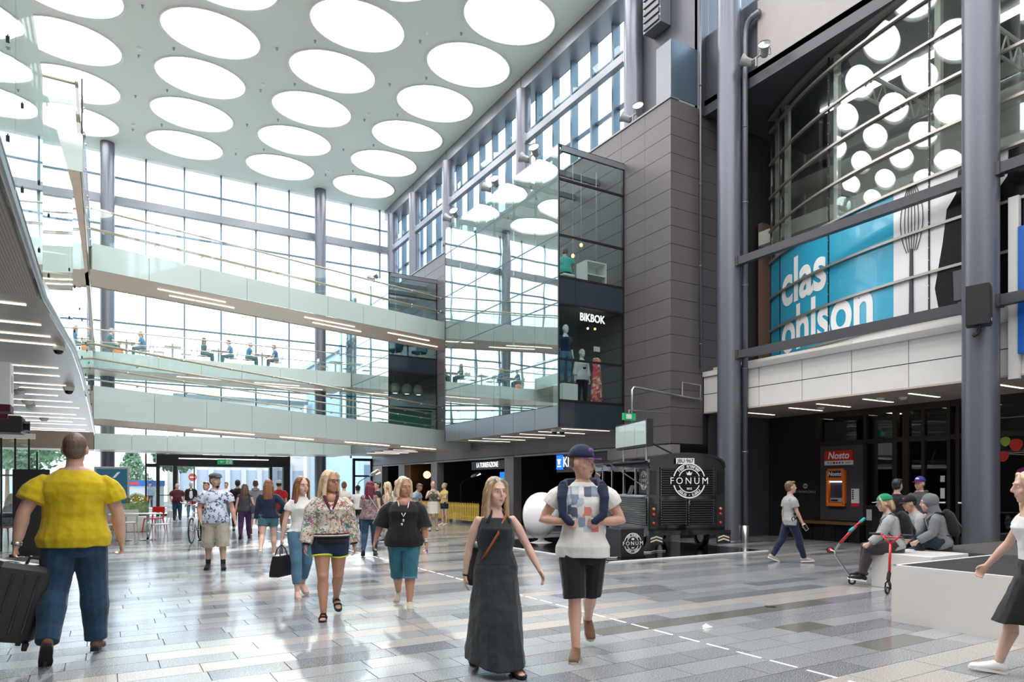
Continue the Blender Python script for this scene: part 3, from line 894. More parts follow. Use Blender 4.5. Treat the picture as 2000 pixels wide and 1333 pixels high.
# printed whisk: wire loops and handle on the white panes
b = MB()
tc = 8.13
for k in (-1, -.62, -.3, 0, .3, .62, 1):
    pts = []
    for s_ in range(13):
        q = s_ / 12
        wv = math.sin(PI * min(1, q ** .8 * .62 + .0)) if q < 1 else 0
        half = .25 * k * (math.sin(PI * (0.12 + .88 * q) ** 1.0 * .98) ** .8 if q < .995 else 0)
        pts.append(arc(tc + half, 6.5 + 1.5 * q, .012))
    b.tube(pts, .008, 5)
b.tube([arc(tc, 5.1, .012), arc(tc, 6.55, .012)], [.05, .035], 8)
obj('whisk_print', b, 'tie_metal', cg, label='printed picture of a wire whisk')
# printed picture of black binoculars
def blob(pts, t_c, m='black_gloss', name='binocular_print'):
    b = MB(); n = len(pts)
    b.v = [arc(t_c - x, z - .12, .012) for x, z in pts] + [arc(t_c - x, z - .12, -.0) for x, z in pts]
    b.f = [tuple(range(n - 1, -1, -1))] + [(i, (i + 1) % n, n + (i + 1) % n, n + i) for i in range(n)]; b.m = [0] * len(b.f)
    return obj(name, b, m, cg)
blob([(-.28, 5.25), (.55, 5.25), (.66, 5.9), (.62, 6.9), (.52, 7.3), (.46, 7.5), (.44, 7.95), (.1, 7.95), (.06, 7.5), (-.12, 7.25), (-.2, 6.6), (-.36, 5.7)], 7.27)
blob([(-.36, 5.25), (.42, 5.25), (.45, 6.1), (.36, 7.2), (.26, 7.45), (.24, 7.98), (-.12, 7.98), (-.14, 7.5), (-.3, 7.3), (-.36, 6.4)], 6.15)
mat('print_grey', (.10, .10, .115), .3)
blob([(.02, 5.35), (.3, 5.35), (.32, 5.95), (.0, 5.95)], 7.27, 'print_grey')
blob([(-.12, 5.35), (.2, 5.35), (.2, 5.98), (-.1, 5.98)], 6.15, 'print_grey')
# interior behind the glass
ci = struct('wall_shop_upper', label='pale interior of the upper shop behind the bowed window')
mat('shop_cream', (.60, .58, .52), .6, col2=(.56, .54, .48), nscale=2, coord='world')
mat('shop_brown', (.17, .10, .07), .6)
slab('back_wall', 19.2, 19.3, -1, 13.9, 4.9, 12.2, 'shop_cream', ci)
slab('floor_slab', 15.0, 19.2, -1, 13.88, 4.62, 4.9, 'shop_cream', ci)
slab('brick_infill', 16.9, 19.2, 13.72, 13.86, 4.9, 9.4, 'shop_brown', ci)
slab('ceiling_slab', 14.75, 19.3, -1, 13.88, 12.06, 12.3, 'slate_metal', ci)
slab('mezzanine_edge', 16.6, 17.4, -1, 13.6, 8.6, 9.0, 'shop_cream', ci)
slab('ceiling_lamp', 17.2, 17.4, 1, 12, 11.98, 12.05, 'led_cool', ci)
slab('ceiling_lamp', 17.0, 17.2, 1, 12, 8.55, 8.6, 'led_cool', ci)
for y in (2.5, 5.0, 7.5, 10.0):
    b = MB(); b.tube([(16.0, y, 11.7), (18.9, y, 11.7)], .05, 6); b.tube([(16.0, y, 11.1), (18.9, y, 11.1)], .04, 6)
    for k in range(5): b.tube([(16.0 + .58 * k, y, 11.1), (16.29 + .58 * k, y, 11.7), (16.58 + .58 * k, y, 11.1)], .025, 5)
    obj('truss', b, 'post_white', ci)
b = MB(); b.cyl((17.6, -1, 10.3), (17.6, 13.4, 10.3), .22, 14); obj('air_duct', b, 'shop_cream', ci, smooth=True)
b = MB(); b.cyl((18.2, -1, 11.0), (18.2, 13.4, 11.0), .12, 10); obj('air_duct', b, 'steel', ci, smooth=True)

# white canopy fascia
cf = thing('canopy', 'white panelled canopy fascia below the bowed shop window', 'canopy', (FX, 8, 3.58))
YE = [13.9, 13.28, 11.99, 10.71, 9.42, 8.13, 6.84, 5.55, 4.26, 2.97, 1.7, .4]
for a, b_ in zip(YE, YE[1:]):
    for z0, z1 in ((3.6, 4.09), (4.11, 4.6)):
        slab('fascia_panel', FX, FX + .03, b_ + .008, a - .008, z0, z1, 'white_panel', cf)
slab('fascia_core', FX + .03, FX + .08, .4, 13.9, 3.58, 4.62, 'joint_black', cf)
slab('coping', FX - .05, FX + .35, .4, 13.9, 4.6, 4.74, 'white_panel', cf)
slab('soffit', FX, SXF + .2, .4, 13.9, 3.56, 3.6, 'soffit_brown', cf)
arc_slab('apron', TJ[0], TJ[-1], 4.66, 4.97, .02, -.05, 'white_panel', cf, 24)
b = MB(); b.v = [(FX + .1, 13.6, 4.66), (FX + .1, .4, 4.66)] ; 
slab('ledge', FX + .08, 16.6, .4, 13.9, 4.60, 4.66, 'white_panel', cf)
for x0, x1, y in ((15.48, 16.61, 13.06), (15.45, 16.81, 11.67), (15.29, 16.65, 10.75), (15.34, 16.57, 8.5), (15.5, 16.6, 6.83), (15.5, 16.6, 5.2), (15.4, 16.6, 9.6)):
    slab('light_strip', x0, x1, y - .03, y + .03, 3.552, 3.57, 'led', cf)
for x, y in ((15.9, 8.95), (15.6, 9.3), (16.1, 11.2)): link('smoke_detector', det_me, cf, False, (x, y, 3.56))
# upper dark fascia with beige panel
uf = struct('wall_upper', label='dark upper wall with a beige panel above the bowed window')
slab('fascia_beam', FX, FX + .3, -2, CORNER_Y - .05, 12.03, 12.45, 'slate_metal', uf)
slab('fascia_back', FX + .08, FX + .3, -2, CORNER_Y - .05, 12.45, 14.3, 'slate_metal', uf)
slab('beige_panel', FX + .02, FX + .08, -2, 12.05, 12.47, 14.2, 'beige_panel', uf)
slab('upper_pane', FX + .2, FX + .22, -2, CORNER_Y, 14.35, 17.2, 'glass_far', uf)
slab('upper_bar', FX + .1, FX + .3, -2, CORNER_Y, 14.22, 14.35, 'frame_blue', uf)
for y in (-.5, 1.5, 3.5, 5.5, 7.5, 9.5, 11.5): slab('upper_mullion', FX + .1, FX + .3, y - .05, y + .05, 14.35, 17.2, 'frame_blue', uf)
slab('parapet_sheet', WX, WX + .02, CORNER_Y, 14.5, 12.27, 13.85, 'beam_metal', uf)
mat('blue_sheet', (.09, .13, .17), .3, .3)
slab('parapet_sheet', WX + .02, 14.42, CORNER_Y - .01, CORNER_Y + .01, 12.27, 13.85, 'blue_sheet', uf)
slab('return_sheet', 14.45, 14.75, CORNER_Y - .05, 16.5, 12.03, 17.2, 'slate_metal', uf)
slab('return_sheet', 14.45, 17.5, 13.95, 14.05, 12.2, 17.7, 'slate_metal', uf)
slab('roof_closure', FX, 19.3, -2, 13.95, 12.3, 12.45, 'slate_metal', uf)
lv = thing('louvre_unit', 'grey slatted ventilation louvre beside the column top', 'louvre', (14.2, 15.4, 15.3))
slab('casing', 14.03, 14.43, 15.0, 15.75, 15.2, 16.6, 'beam_metal', lv)
for k in range(6): slab('slat', 13.98, 14.04, 15.04, 15.71, 15.27 + k * .22, 15.40 + k * .22, 'slate_metal', lv)

# tie beams between the two big columns
for z, lab in ((7.4, 'upper dark tie beam crossing the bowed window'), (4.95, 'lower dark tie beam crossing the bowed window')):
    for y0, y1, l2 in ((6.88, 12.37, lab), (.5, 6.28, lab.replace('crossing', 'running on past the loudspeaker column beside'))):
        t = thing('tie_beam', l2, 'beam', (COLX, (y0 + y1) / 2, z - .1))
        slab('beam', COLX - .08, COLX + .08, y0 + .05, y1 - .05, z - .1, z + .1, 'tie_metal', t)
        for ya, yb in ((y0 - .02, y0 + .06), (y1 - .06, y1 + .02)):
            slab('end_plate', COLX - .1, COLX + .1, ya, yb, z - .12, z + .12, 'tie_metal', t)
            for dx in (-.105, .1):
                for dz in (-.06, 0, .06):
                    pass
# drain pipes
def pipe(name, label, pts, r, m='col_metal', clamps=()):
    t = thing(name, label, 'pipe', pts[0])
    b = MB(); b.tube(pts, r, 14); obj('tube', b, m, t, smooth=True)
    for c in clamps:
        k = MB(); k.lathe([(r, -.02), (r + .012, -.02), (r + .012, .02), (r, .02)], c, 14); obj('clamp', k, m, t, smooth=True)
    return t
dp = pipe('drain_pipe', 'grey rain pipe with elbow beside the van-side column', [(14.55, 12.36, .0), (14.55, 12.36, 13.3), (14.55, 12.34, 13.55), (14.55, 12.26, 13.72), (14.56, 12.14, 13.80), (14.57, 11.9, 13.8)], .078,
     clamps=[(14.55, 12.36, z) for z in (2.4, 4.6, 6.8, 9.0, 11.0, 12.6)])
b = MB(); b.lathe([(.1, 0), (.1, .45), (.08, .46)], (14.55, 12.36, 0), 14); obj('shoe', b, 'steel', dp, smooth=True)
pipe('conduit_pipe', 'thin grey conduit running up the panel wall edge', [(14.42, 13.80, 4.8), (14.42, 13.80, 17.6)], .035, clamps=[(14.42, 13.80, z) for z in (5.5, 7.7, 10.0, 12.8)])
wp = pipe('water_pipe', 'bare metal water pipe bent over the food van roof', [(14.5, 13.84, 3.95), (13.5, 13.84, 4.0), (12.25, 13.9, 4.12), (12.05, 13.9, 4.12), (12.0, 13.9, 4.05), (12.0, 13.9, 3.2)], .03, 'steel')
b = MB(); b.tube([(14.45, 13.84, 3.9), (14.45, 13.84, 4.35), (13.75, 13.84, 4.38), (13.75, 13.84, 4.0)], .02, 8); obj('pipe_bracket', b, 'steel', wp)

# ---- floodlights
def floodlight(label, x, y, z, rz, lit=False, group=None):
    t = thing('floodlight', label, 'floodlight', (x, y, z), rz, group)
    b = MB(); b.tube([(0, 0, 0), (0, 0, .22)], .025, 8); b.tube([(-.34, 0, .22), (.34, 0, .22)], .02, 8); obj('stand', b, 'grey_plastic', t, True)
    for s_ in (-1, 1):
        R = Matrix.Translation((s_ * .3, -.05, .28)) @ Matrix.Rotation(s_ * .7, 4, 'Z') @ Matrix.Rotation(math.radians(65), 4, 'X')
        b = MB(); b.lathe([(.02, -.22), (.08, -.2), (.10, -.12), (.10, -.02), (.15, .1), (.155, .12)], n=16)
        b.v = [tuple(R @ Vector(v)) for v in b.v]
        hd = obj('lamp_head', b, 'grey_plastic', t, True, True)
        b = MB(); b.lathe([(.0, .105), (.14, .10), (.15, .10)], n=16); b.v = [tuple(R @ Vector(v)) for v in b.v]
        obj('lens', b, 'led' if lit and s_ < 0 else 'chrome', hd, True, True)
        b = MB(); b.tube([tuple(R @ Vector(v)) for v in ((-.13, 0, .0), (-.15, 0, -.18), (.15, 0, -.18), (.13, 0, .0))], .012, 6)
        obj('yoke', b, 'grey_plastic', hd, True)
    return t
floodlight('twin floodlight on the panel wall edge below tall column', 13.45, 15.55, 12.27, -PI / 2)
floodlight('twin floodlight clipped on glass bay roof edge nearest the panel corner', 11.0, 17.35, 11.2, -PI / 2)
floodlight('middle twin floodlight clipped on the large glass bay roof edge', 11.0, 19.75, 11.2, -PI / 2)
floodlight('twin floodlight clipped on the far end of large glass bay roof', 11.0, 22.75, 11.2, -PI / 2)
floodlight('twin floodlight on the small glass bay roof above the walkway rail', 11.0, 31.3, 11.2, -PI / 2)
floodlight('twin floodlight on the panel wall edge above small glass bay', 13.45, 28.0, 12.27, -PI / 2)
floodlight('lit twin spotlight under the beige panel by the rain pipe', 14.25, 11.75, 12.2, -PI / 2, True)

# ---- street-level storefront under the canopy
sf = struct('wall_storefront', label='bronze-framed storefront with glazed doors below the canopy')
B_ = 'frame_bronze'
slab('staff_wall', SXF, SXF + .1, 12.2, 13.9, 0, 3.56, 'black_wall', sf)
slab('side_wall', FX + .2, SXF, CORNER_Y - .04, CORNER_Y, 0, 3.58, 'slate_metal', sf)
slab('side_joint', 16.0, 16.02, CORNER_Y - .05, CORNER_Y - .04, 0, 3.2, 'steel', sf)
for y0, y1 in ((12.12, 12.24), (10.74, 10.82), (9.92, 10.04), (9.62, 9.78), (9.24, 9.32), (8.64, 8.72), (8.44, 8.52), (7.8, 7.9), (5.9, 6.0), (3.9, 4.0), (1.9, 2.0)):
    slab('post', SXF - .06, SXF + .08, y0, y1, 0, 3.56, B_, sf)
slab('transom', SXF - .05, SXF + .07, .4, 12.2, 2.62, 2.74, B_, sf)
slab('head', SXF - .05, SXF + .07, .4, 12.2, 3.4, 3.56, B_, sf)
slab('sill', SXF - .05, SXF + .07, .4, 10.8, 0, .12, B_, sf)
for y0, y1 in ((10.82, 12.12), (10.04, 10.74), (9.32, 9.62), (8.72, 9.24), (7.9, 8.44), (6.0, 7.8), (4.0, 5.9), (2.0, 3.9)):
    slab('upper_pane', SXF, SXF + .02, y0, y1, 2.74, 3.4, 'glass_store', sf)
    if y0 != 10.82: slab('pane', SXF, SXF + .02, y0, y1, .12, 2.62, 'glass_store', sf)
for y0, y1 in ((8.72, 9.24), (7.9, 8.44)):
    b = MB(); b.tube([(SXF - .1, y0, 1.1), (SXF - .1, y1, 1.1)], .025, 8); obj('push_bar', b, 'steel', sf)
    slab('door_rail', SXF - .04, SXF + .05, y0, y1, .12, .3, B_, sf)
slab('atm_wall', SXF - .02, SXF + .08, 10.82, 12.12, .55, 2.62, 'slate_metal', sf)
slab('notice', SXF - .03, SXF - .02, 8.1, 8.35, 1.55, 1.8, 'white', sf)
b = MB(); b.cyl((SXF - .03, 8.25, 1.4), (SXF - .015, 8.25, 1.4), .07, 14); obj('round_sticker', b, 'cyan_sign', sf)
slab('notice', SXF - .03, SXF - .02, 8.78, 8.88, 1.2, 1.45, 'white', sf)
slab('notice', SXF - .03, SXF - .02, 8.78, 8.88, 1.6, 1.75, 'white', sf)
mat('leaf_green', (.30, .48, .03), .5)
mat('magenta', (.42, .02, .22), .5)
for k, (y, z, r, m) in enumerate(((7.29, 2.41, .13, 'red'), (7.54, 2.17, .11, 'red'), (7.5, 2.5, .10, 'leaf_green'), (7.1, 1.7, .2, 'magenta'), (7.7, 1.85, .08, 'red'), (7.65, 2.35, .06, 'blue_sign'), (6.9, 2.2, .12, 'red'), (6.7, 2.45, .1, 'leaf_green'))):
    b = MB(); b.prism([(y + r * math.cos(a) * (1.0 - .25 * math.sin(a)), z - r * 1.1 * math.sin(a)) for a in [2 * PI * i / 14 for i in range(14)]], SXF - .012, SXF - .004, 'yz'); obj('fruit_sticker', b, m, sf)
slab('front_return', FX + .1, SXF, .3, .4, 0, 3.6, 'black_wall', sf)
slab('inner_back', 20.5, 20.6, .4, 13.5, 0, 3.6, 'black_wall', sf)
slab('inner_side', SXF + .1, 20.6, 13.4, 13.5, 0, 3.6, 'black_wall', sf); slab('inner_side', SXF, 20.6, .3, .4, 0, 3.6, 'black_wall', sf)
slab('inner_floor', SXF + .1, 20.5, .4, 13.5, -.05, 0, 'granite_dark', sf)
slab('inner_ceiling', SXF + .1, 20.5, .4, 13.5, 3.56, 3.62, 'black_wall', sf)
for y in (3, 5, 7, 9, 11): slab('inner_light', 18.2, 19.4, y - .04, y + .04, 3.54, 3.56, 'led', sf)
Mx = lambda x, y, z: frame_M((x, y, z), (0, -1, 0))
text('staff_lettering', 'VAIN HENKILÖKUNTA', .10, 'grey_plastic', sf, M_=Mx(SXF - .012, 12.6, 1.33), depth=.002)
b = MB(); b.lathe([(.0, .006), (.075, .006), (.075, 0)], n=20); b.v = [(SXF - .012 - z, 12.6 + x, 1.5 + y) for x, y, z in b.v]; obj('no_entry_ring', b, 'grey_plastic', sf)
slab('no_entry_bar', SXF - .021, SXF - .017, 12.55, 12.65, 1.485, 1.515, 'black', sf)
# bench along the wall
bn = thing('wall_bench', 'low dark stone bench along the wall under the cash machine', 'bench', (SXF - .3, 11.6, 0))
slab('seat', SXF - .52, SXF - .02, 10.7, 12.45, .46, .53, mat('bench_wood', (.13, .075, .03), .3).name, bn)
for k in range(5): slab('front_tile', SXF - .46, SXF - .43, 12.4 - .35 * (k + 1) + .01, 12.4 - .35 * k - .01, 0, .46, 'black_gloss', bn)
slab('core', SXF - .43, SXF - .02, 10.7, 12.4, 0, .46, 'joint_black', bn)
# cash machine
atm = thing('cash_machine', 'orange framed cash machine set in the dark wall', 'cash machine', (SXF - .1, 11.585, .94))
ya, yb = 11.31, 11.86
b = MB()
for q in ((ya, ya + .07, .98, 1.93), (yb - .07, yb, .98, 1.93)): b.rbox(SXF - .14, SXF - .02, q[0], q[1], q[2], q[3], .015)
b.rbox(SXF - .15, SXF - .02, ya + .05, yb - .05, 1.66, 1.98, .02); b.rbox(SXF - .14, SXF - .02, ya, yb, .94, 1.04, .02)
obj('surround', b, 'orange', atm)
slab('name_plate', SXF - .158, SXF - .148, ya + .09, yb - .09, 1.74, 1.92, mat('atm_blue', (.015, .03, .10), .3).name, atm)
text('lettering', 'Nosto', .16, 'letter_white', atm, M_=Mx(SXF - .16, 11.585, 1.83), shear=.2, bold=.004, depth=.003, sx=.95)
slab('recess', SXF - .03, SXF - .02, ya + .07, yb - .07, 1.04, 1.66, 'slate_metal', atm)
slab('canopy_light', SXF - .10, SXF - .03, ya + .09, yb - .09, 1.60, 1.64, glow('atm_glow', (.55, .6, 1), 1.5).name, atm)
slab('screen', SXF - .05, SXF - .035, ya + .12, yb - .2, 1.25, 1.52, 'tie_metal', atm)
b = MB(); b.rbox(SXF - .12, SXF - .03, ya + .09, yb - .1, 1.05, 1.17, .02); obj('keypad_shelf', b, 'grey_plastic', atm)
slab('cash_slot', SXF - .125, SXF - .118, ya + .2, yb - .14, 1.08, 1.13, 'black', atm)
sg1 = thing('bank_sign', 'red and white cash withdrawal sign above the cash machine', 'sign', (SXF - .03, 11.54, 2.1))
slab('red_board', SXF - .06, SXF - .02, 11.12, 11.96, 2.2, 2.48, 'red', sg1)
slab('white_strip', SXF - .06, SXF - .02, 11.12, 11.96, 2.08, 2.2, 'white', sg1)
text('lettering', 'Nosto', .27, 'letter_white', sg1, M_=Mx(SXF - .062, 11.54, 2.335), shear=.2, bold=.006, depth=.003, sx=.9)
for k, m in enumerate(('grey_plastic', 'grey_plastic', 'black', 'red', 'blue_sign', 'cyan_sign')): slab('card_mark', SXF - .064, SXF - .06, 11.86 - k * .085 - .05, 11.86 - k * .085, 2.115, 2.165, m, sg1)
slab('small_print', SXF - .064, SXF - .06, 11.16, 11.33, 2.125, 2.155, 'grey_plastic', sg1)
lf = thing('info_plate', 'small white notice with red corner beside cash machine', 'notice', (SXF - .03, 11.05, .95))
slab('plate', SXF - .04, SXF - .02, 10.95, 11.17, 1.04, 1.43, 'white', lf)
slab('red_foot', SXF - .04, SXF - .02, 10.95, 11.17, .94, 1.04, 'red', lf)
for k in range(5): slab('pictogram', SXF - .043, SXF - .04, 11.1, 11.15, 1.14 + k * .055, 1.175 + k * .055, 'atm_blue', lf)
# litter bin by the door
bi = thing('litter_bin', 'dark litter bin with pale slot panel by the doors', 'bin', (SXF - .35, 10.2, 0))
b = MB(); b.rbox(SXF - .55, SXF - .15, 10.0, 10.45, 0, 1.0, .03); obj('body', b, 'frame_black', bi)
slab('slot_panel', SXF - .56, SXF - .55, 10.28, 10.42, .62, .9, 'grey_plastic', bi)

# ---- loudspeaker and blue banner
sp = thing('loudspeaker', 'black loudspeaker bracketed to thick steel column', 'loudspeaker', (13.75, 6.35, 4.8), math.radians(20))
b = MB(); b.prism([(-.2, -.17), (.2, -.17), (.14, .2), (-.14, .2)], -.36, .36); obj('cabinet', b, 'black', sp, True)
b = MB(); b.box(-.185, .185, -.185, -.172, -.33, .33); obj('grille', b, mat('speaker_grille', (.02, .02, .022), .7).name, sp, True)
b = MB(); b.box(-.06, .0, -.19, -.185, -.30, -.25); obj('badge', b, 'white', sp, True)
b = MB(); b.box(.155, .175, -.04, .06, .06, .18); obj('handle', b, 'grey_plastic', sp, True)
b = MB(); b.tube([(0, 0, -.36), (0, 0, -.48), (.25, .1, -.48)], .04, 8); obj('bracket', b, 'black', sp, True)
bn2 = thing('blue_banner', 'blue and white vertical banner at the canopy edge', 'banner', (14.5, 5.9, 4.0))
slab('white_edge', 14.53, 14.63, 6.05, 6.22, 3.5, 6.9, 'white_panel', bn2)
slab('blue_face', 14.50, 14.60, 4.8, 6.05, 3.95, 6.3, 'blue_sign', bn2)

# ---- shop signs on the ground floor
s1 = thing('cafe_sign', 'lit white cafe lettering over the dark shop opening', 'sign', (13.7, 24.6, 2.3))
text('lettering', 'LA TORREFAZIONE', .30, 'letter_glow', s1, M_=Mx(13.72, 25.05, 2.38), depth=.003, sx=.72)
slab('backing', 13.75, 13.80, 23.6, 26.5, 2.2, 2.55, 'black', s1)
s2 = thing('kiosk_sign', 'lit kiosk sign with blue badge over dark opening', 'sign', (13.7, 18.6, 2.1))
slab('blue_badge', 13.70, 13.76, 19.57, 19.91, 2.08, 2.58, glow('badge_blue', (.02, .16, .85), 1.1).name, s2)
b = MB(); b.prism([(19.63, 2.40), (19.85, 2.40), (19.85, 2.44), (19.80, 2.44), (19.80, 2.26), (19.68, 2.26), (19.68, 2.44), (19.63, 2.44)], 13.69, 13.70, 'yz'); obj('badge_mark', b, 'letter_glow', s2)
text('small_lettering', 'K', .16, 'letter_glow', s2, M_=Mx(13.70, onX(1111, 888, 13.7)[0], 2.60), depth=.003)
slab('badge_line', 13.692, 13.70, 19.63, 19.85, 2.17, 2.21, 'letter_glow', s2)
text('lettering', 'KIOSKI', .5, 'letter_glow', s2, M_=Mx(13.70, 19.50, 2.32), depth=.004, align='LEFT', sx=.8, bold=.002)
slab('backing', 13.78, 13.82, 16.8, 20.0, 1.98, 2.6, 'black', s2)
for k, (y, z) in enumerate(((24.4, 1.95), (24.4, 1.75))):
    slab('menu_screen', 14.6, 14.65, y, y + .3, z, z + .1, 'letter_glow', s1)
slab('blue_poster', 14.6, 14.65, 25.2, 25.5, 1.75, 2.1, 'badge_blue', s1)
# =================================================================== PEOPLE
mat('skin_a', (.60, .36, .27), .5, col2=(.55, .31, .23), nscale=9, spec=.35)
mat('skin_b', (.66, .43, .34), .5, col2=(.61, .38, .30), nscale=9, spec=.35)
mat('skin_tan', (.46, .24, .16), .5, col2=(.42, .21, .14), nscale=9, spec=.35)
mat('eye_white', (.8, .78, .76), .3)
mat('pupil', (.03, .025, .02), .2)
mat('lips', (.48, .17, .15), .45)
def hairmat(name, a, b): return mat(name, a, .45, col2=b, nscale=28, nstretch=(1, 1, .12), bump=.5, bscale=40)
hairmat('hair_brown', (.10, .055, .03), (.19, .11, .065))
hairmat('hair_dark', (.012, .010, .009), (.035, .025, .02))
hairmat('hair_blond', (.52, .38, .22), (.72, .58, .38))
hairmat('hair_dirty', (.30, .19, .10), (.48, .33, .19))
hairmat('hair_auburn', (.16, .06, .03), (.30, .13, .06))
hairmat('hair_red', (.09, .008, .018), (.20, .02, .04))
hairmat('hair_grey', (.30, .28, .26), (.45, .43, .40))
hairmat('hair_buzz', (.10, .06, .045), (.16, .10, .075))
def cloth(name, a, k=.82, bump=.25, rough=.85, sc_=7):
    return mat(name, a, rough, col2=tuple(c * k for c in a), nscale=sc_, bump=bump, bscale=16, spec=.25, sheen=.15)
cloth('c_yellow', (.62, .45, .010)); cloth('c_jeans', (.020, .055, .105), .6); cloth('c_jeans_light', (.10, .22, .34), .7)
cloth('c_jeans_teal', (.035, .15, .21), .7); cloth('c_black', (.012, .012, .014)); cloth('c_white', (.74, .73, .72), .92)
cloth('c_khaki', (.46, .42, .34), .88); cloth('c_navy', (.012, .022, .055)); cloth('c_charcoal', (.024, .029, .034))
cloth('c_teal', (.05, .16, .19)); cloth('c_purple', (.055, .02, .075)); cloth('c_grey', (.36, .37, .37), .9); cloth('c_greyd', (.17, .18, .19), .85)
cloth('c_slate', (.07, .065, .08)); cloth('c_maroon', (.085, .012, .028)); cloth('c_red', (.45, .02, .03)); cloth('c_cream', (.68, .62, .53), .93)
cloth('c_yellowpale', (.72, .60, .16)); cloth('c_blue', (.05, .22, .40)); cloth('c_aqua', (.08, .46, .42)); cloth('c_brown', (.16, .085, .045))
cloth('c_plum', (.13, .085, .095)); cloth('c_green', (.01, .27, .13)); cloth('c_sky', (.33, .42, .52)); cloth('c_denimdark', (.018, .035, .05), .7)
voro('c_hawaii', [(.62, .66, .78), (.62, .66, .78), (.05, .13, .20), (.62, .66, .78), (.10, .04, .13), (.16, .32, .42), (.62, .66, .78)], 22, base=(.62, .66, .76), cover=.47)
voro('c_floral', [(.60, .53, .43), (.66, .60, .52), (.36, .22, .10), (.05, .22, .22), (.66, .60, .50), (.33, .03, .09), (.50, .40, .28), (.62, .56, .48), (.20, .22, .16)], 30, warp=.9)
voro('c_plaid', [(.34, .03, .05), (.05, .02, .04), (.5, .42, .4)], 18, stretch=(1, 1, 1), warp=0)
voro('c_leopard', [(.62, .47, .28), (.07, .05, .04), (.66, .52, .33)], 28)
voro('c_camo', [(.16, .15, .12), (.07, .07, .06), (.25, .24, .20)], 20)
voro('c_pattern', [(.20, .13, .14), (.33, .24, .25), (.13, .09, .10)], 40)
voro('c_flower', [(.75, .12, .10), (.80, .35, .25), (.62, .06, .16), (.80, .70, .62), (.75, .22, .08)], 14)
def tee_print(name, base, cols, z0, z1, half):
    """cloth with a printed patchwork block on the chest, front only"""
    m, nt, b = _nt(name); b.inputs['Roughness'].default_value = .85
    tc = _coord(nt, 'Object'); sp_ = nt.nodes.new('ShaderNodeSeparateXYZ'); nt.links.new(tc, sp_.inputs[0])
    v = nt.nodes.new('ShaderNodeTexVoronoi'); v.inputs['Scale'].default_value = 17; v.distance = 'CHEBYCHEV'; v.inputs['Randomness'].default_value = .55
    nt.links.new(_map(nt, tc, (1, .02, .7)), v.inputs['Vector'])
    s2_ = nt.nodes.new('ShaderNodeSeparateColor'); nt.links.new(v.outputs['Color'], s2_.inputs[0])
    r = nt.nodes.new('ShaderNodeValToRGB'); r.color_ramp.interpolation = 'CONSTANT'; e = r.color_ramp.elements
    cs = cols; e[0].color = (*cs[0], 1); e[1].position = 1 / len(cs); e[1].color = (*cs[1], 1)
    for i in range(2, len(cs)): q = e.new(i / len(cs)); q.color = (*cs[i], 1)
    nt.links.new(s2_.outputs[0], r.inputs[0])
    def rangef(sock, lo, hi):
        a = nt.nodes.new('ShaderNodeMath'); a.operation = 'GREATER_THAN'; a.inputs[1].default_value = lo; nt.links.new(sock, a.inputs[0])
        c = nt.nodes.new('ShaderNodeMath'); c.operation = 'LESS_THAN'; c.inputs[1].default_value = hi; nt.links.new(sock, c.inputs[0])
        d = nt.nodes.new('ShaderNodeMath'); d.operation = 'MULTIPLY'; nt.links.new(a.outputs[0], d.inputs[0]); nt.links.new(c.outputs[0], d.inputs[1]); return d.outputs[0]
    f = None
    for sck, lo, hi in ((sp_.outputs[0], -half, half), (sp_.outputs[2], z0, z1), (sp_.outputs[1], .02, 9)):
        g_ = rangef(sck, lo, hi)
        if f is None: f = g_
        else:
            d = nt.nodes.new('ShaderNodeMath'); d.operation = 'MULTIPLY'; nt.links.new(f, d.inputs[0]); nt.links.new(g_, d.inputs[1]); f = d.outputs[0]
    mx = nt.nodes.new('ShaderNodeMixRGB'); mx.inputs[1].default_value = (*base, 1); nt.links.new(f, mx.inputs[0]); nt.links.new(r.outputs[0], mx.inputs[2])
    nt.links.new(mx.outputs[0], b.inputs['Base Color'])
    return m
W_ = (.70, .68, .65)
tee_print('c_graphic', W_, [W_, (.62, .20, .16), (.45, .50, .56), (.22, .28, .38), W_, (.62, .50, .25), W_, (.10, .12, .18), (.66, .22, .17), (.45, .50, .56), W_], 1.10, 1.50, .135)
TEXF = bpy.data.textures.new('folds', 'CLOUDS'); TEXF.noise_scale = .14; TEXF.noise_depth = 2
TEXH = bpy.data.textures.new('strands', 'CLOUDS'); TEXH.noise_scale = .03; TEXH.noise_depth = 1

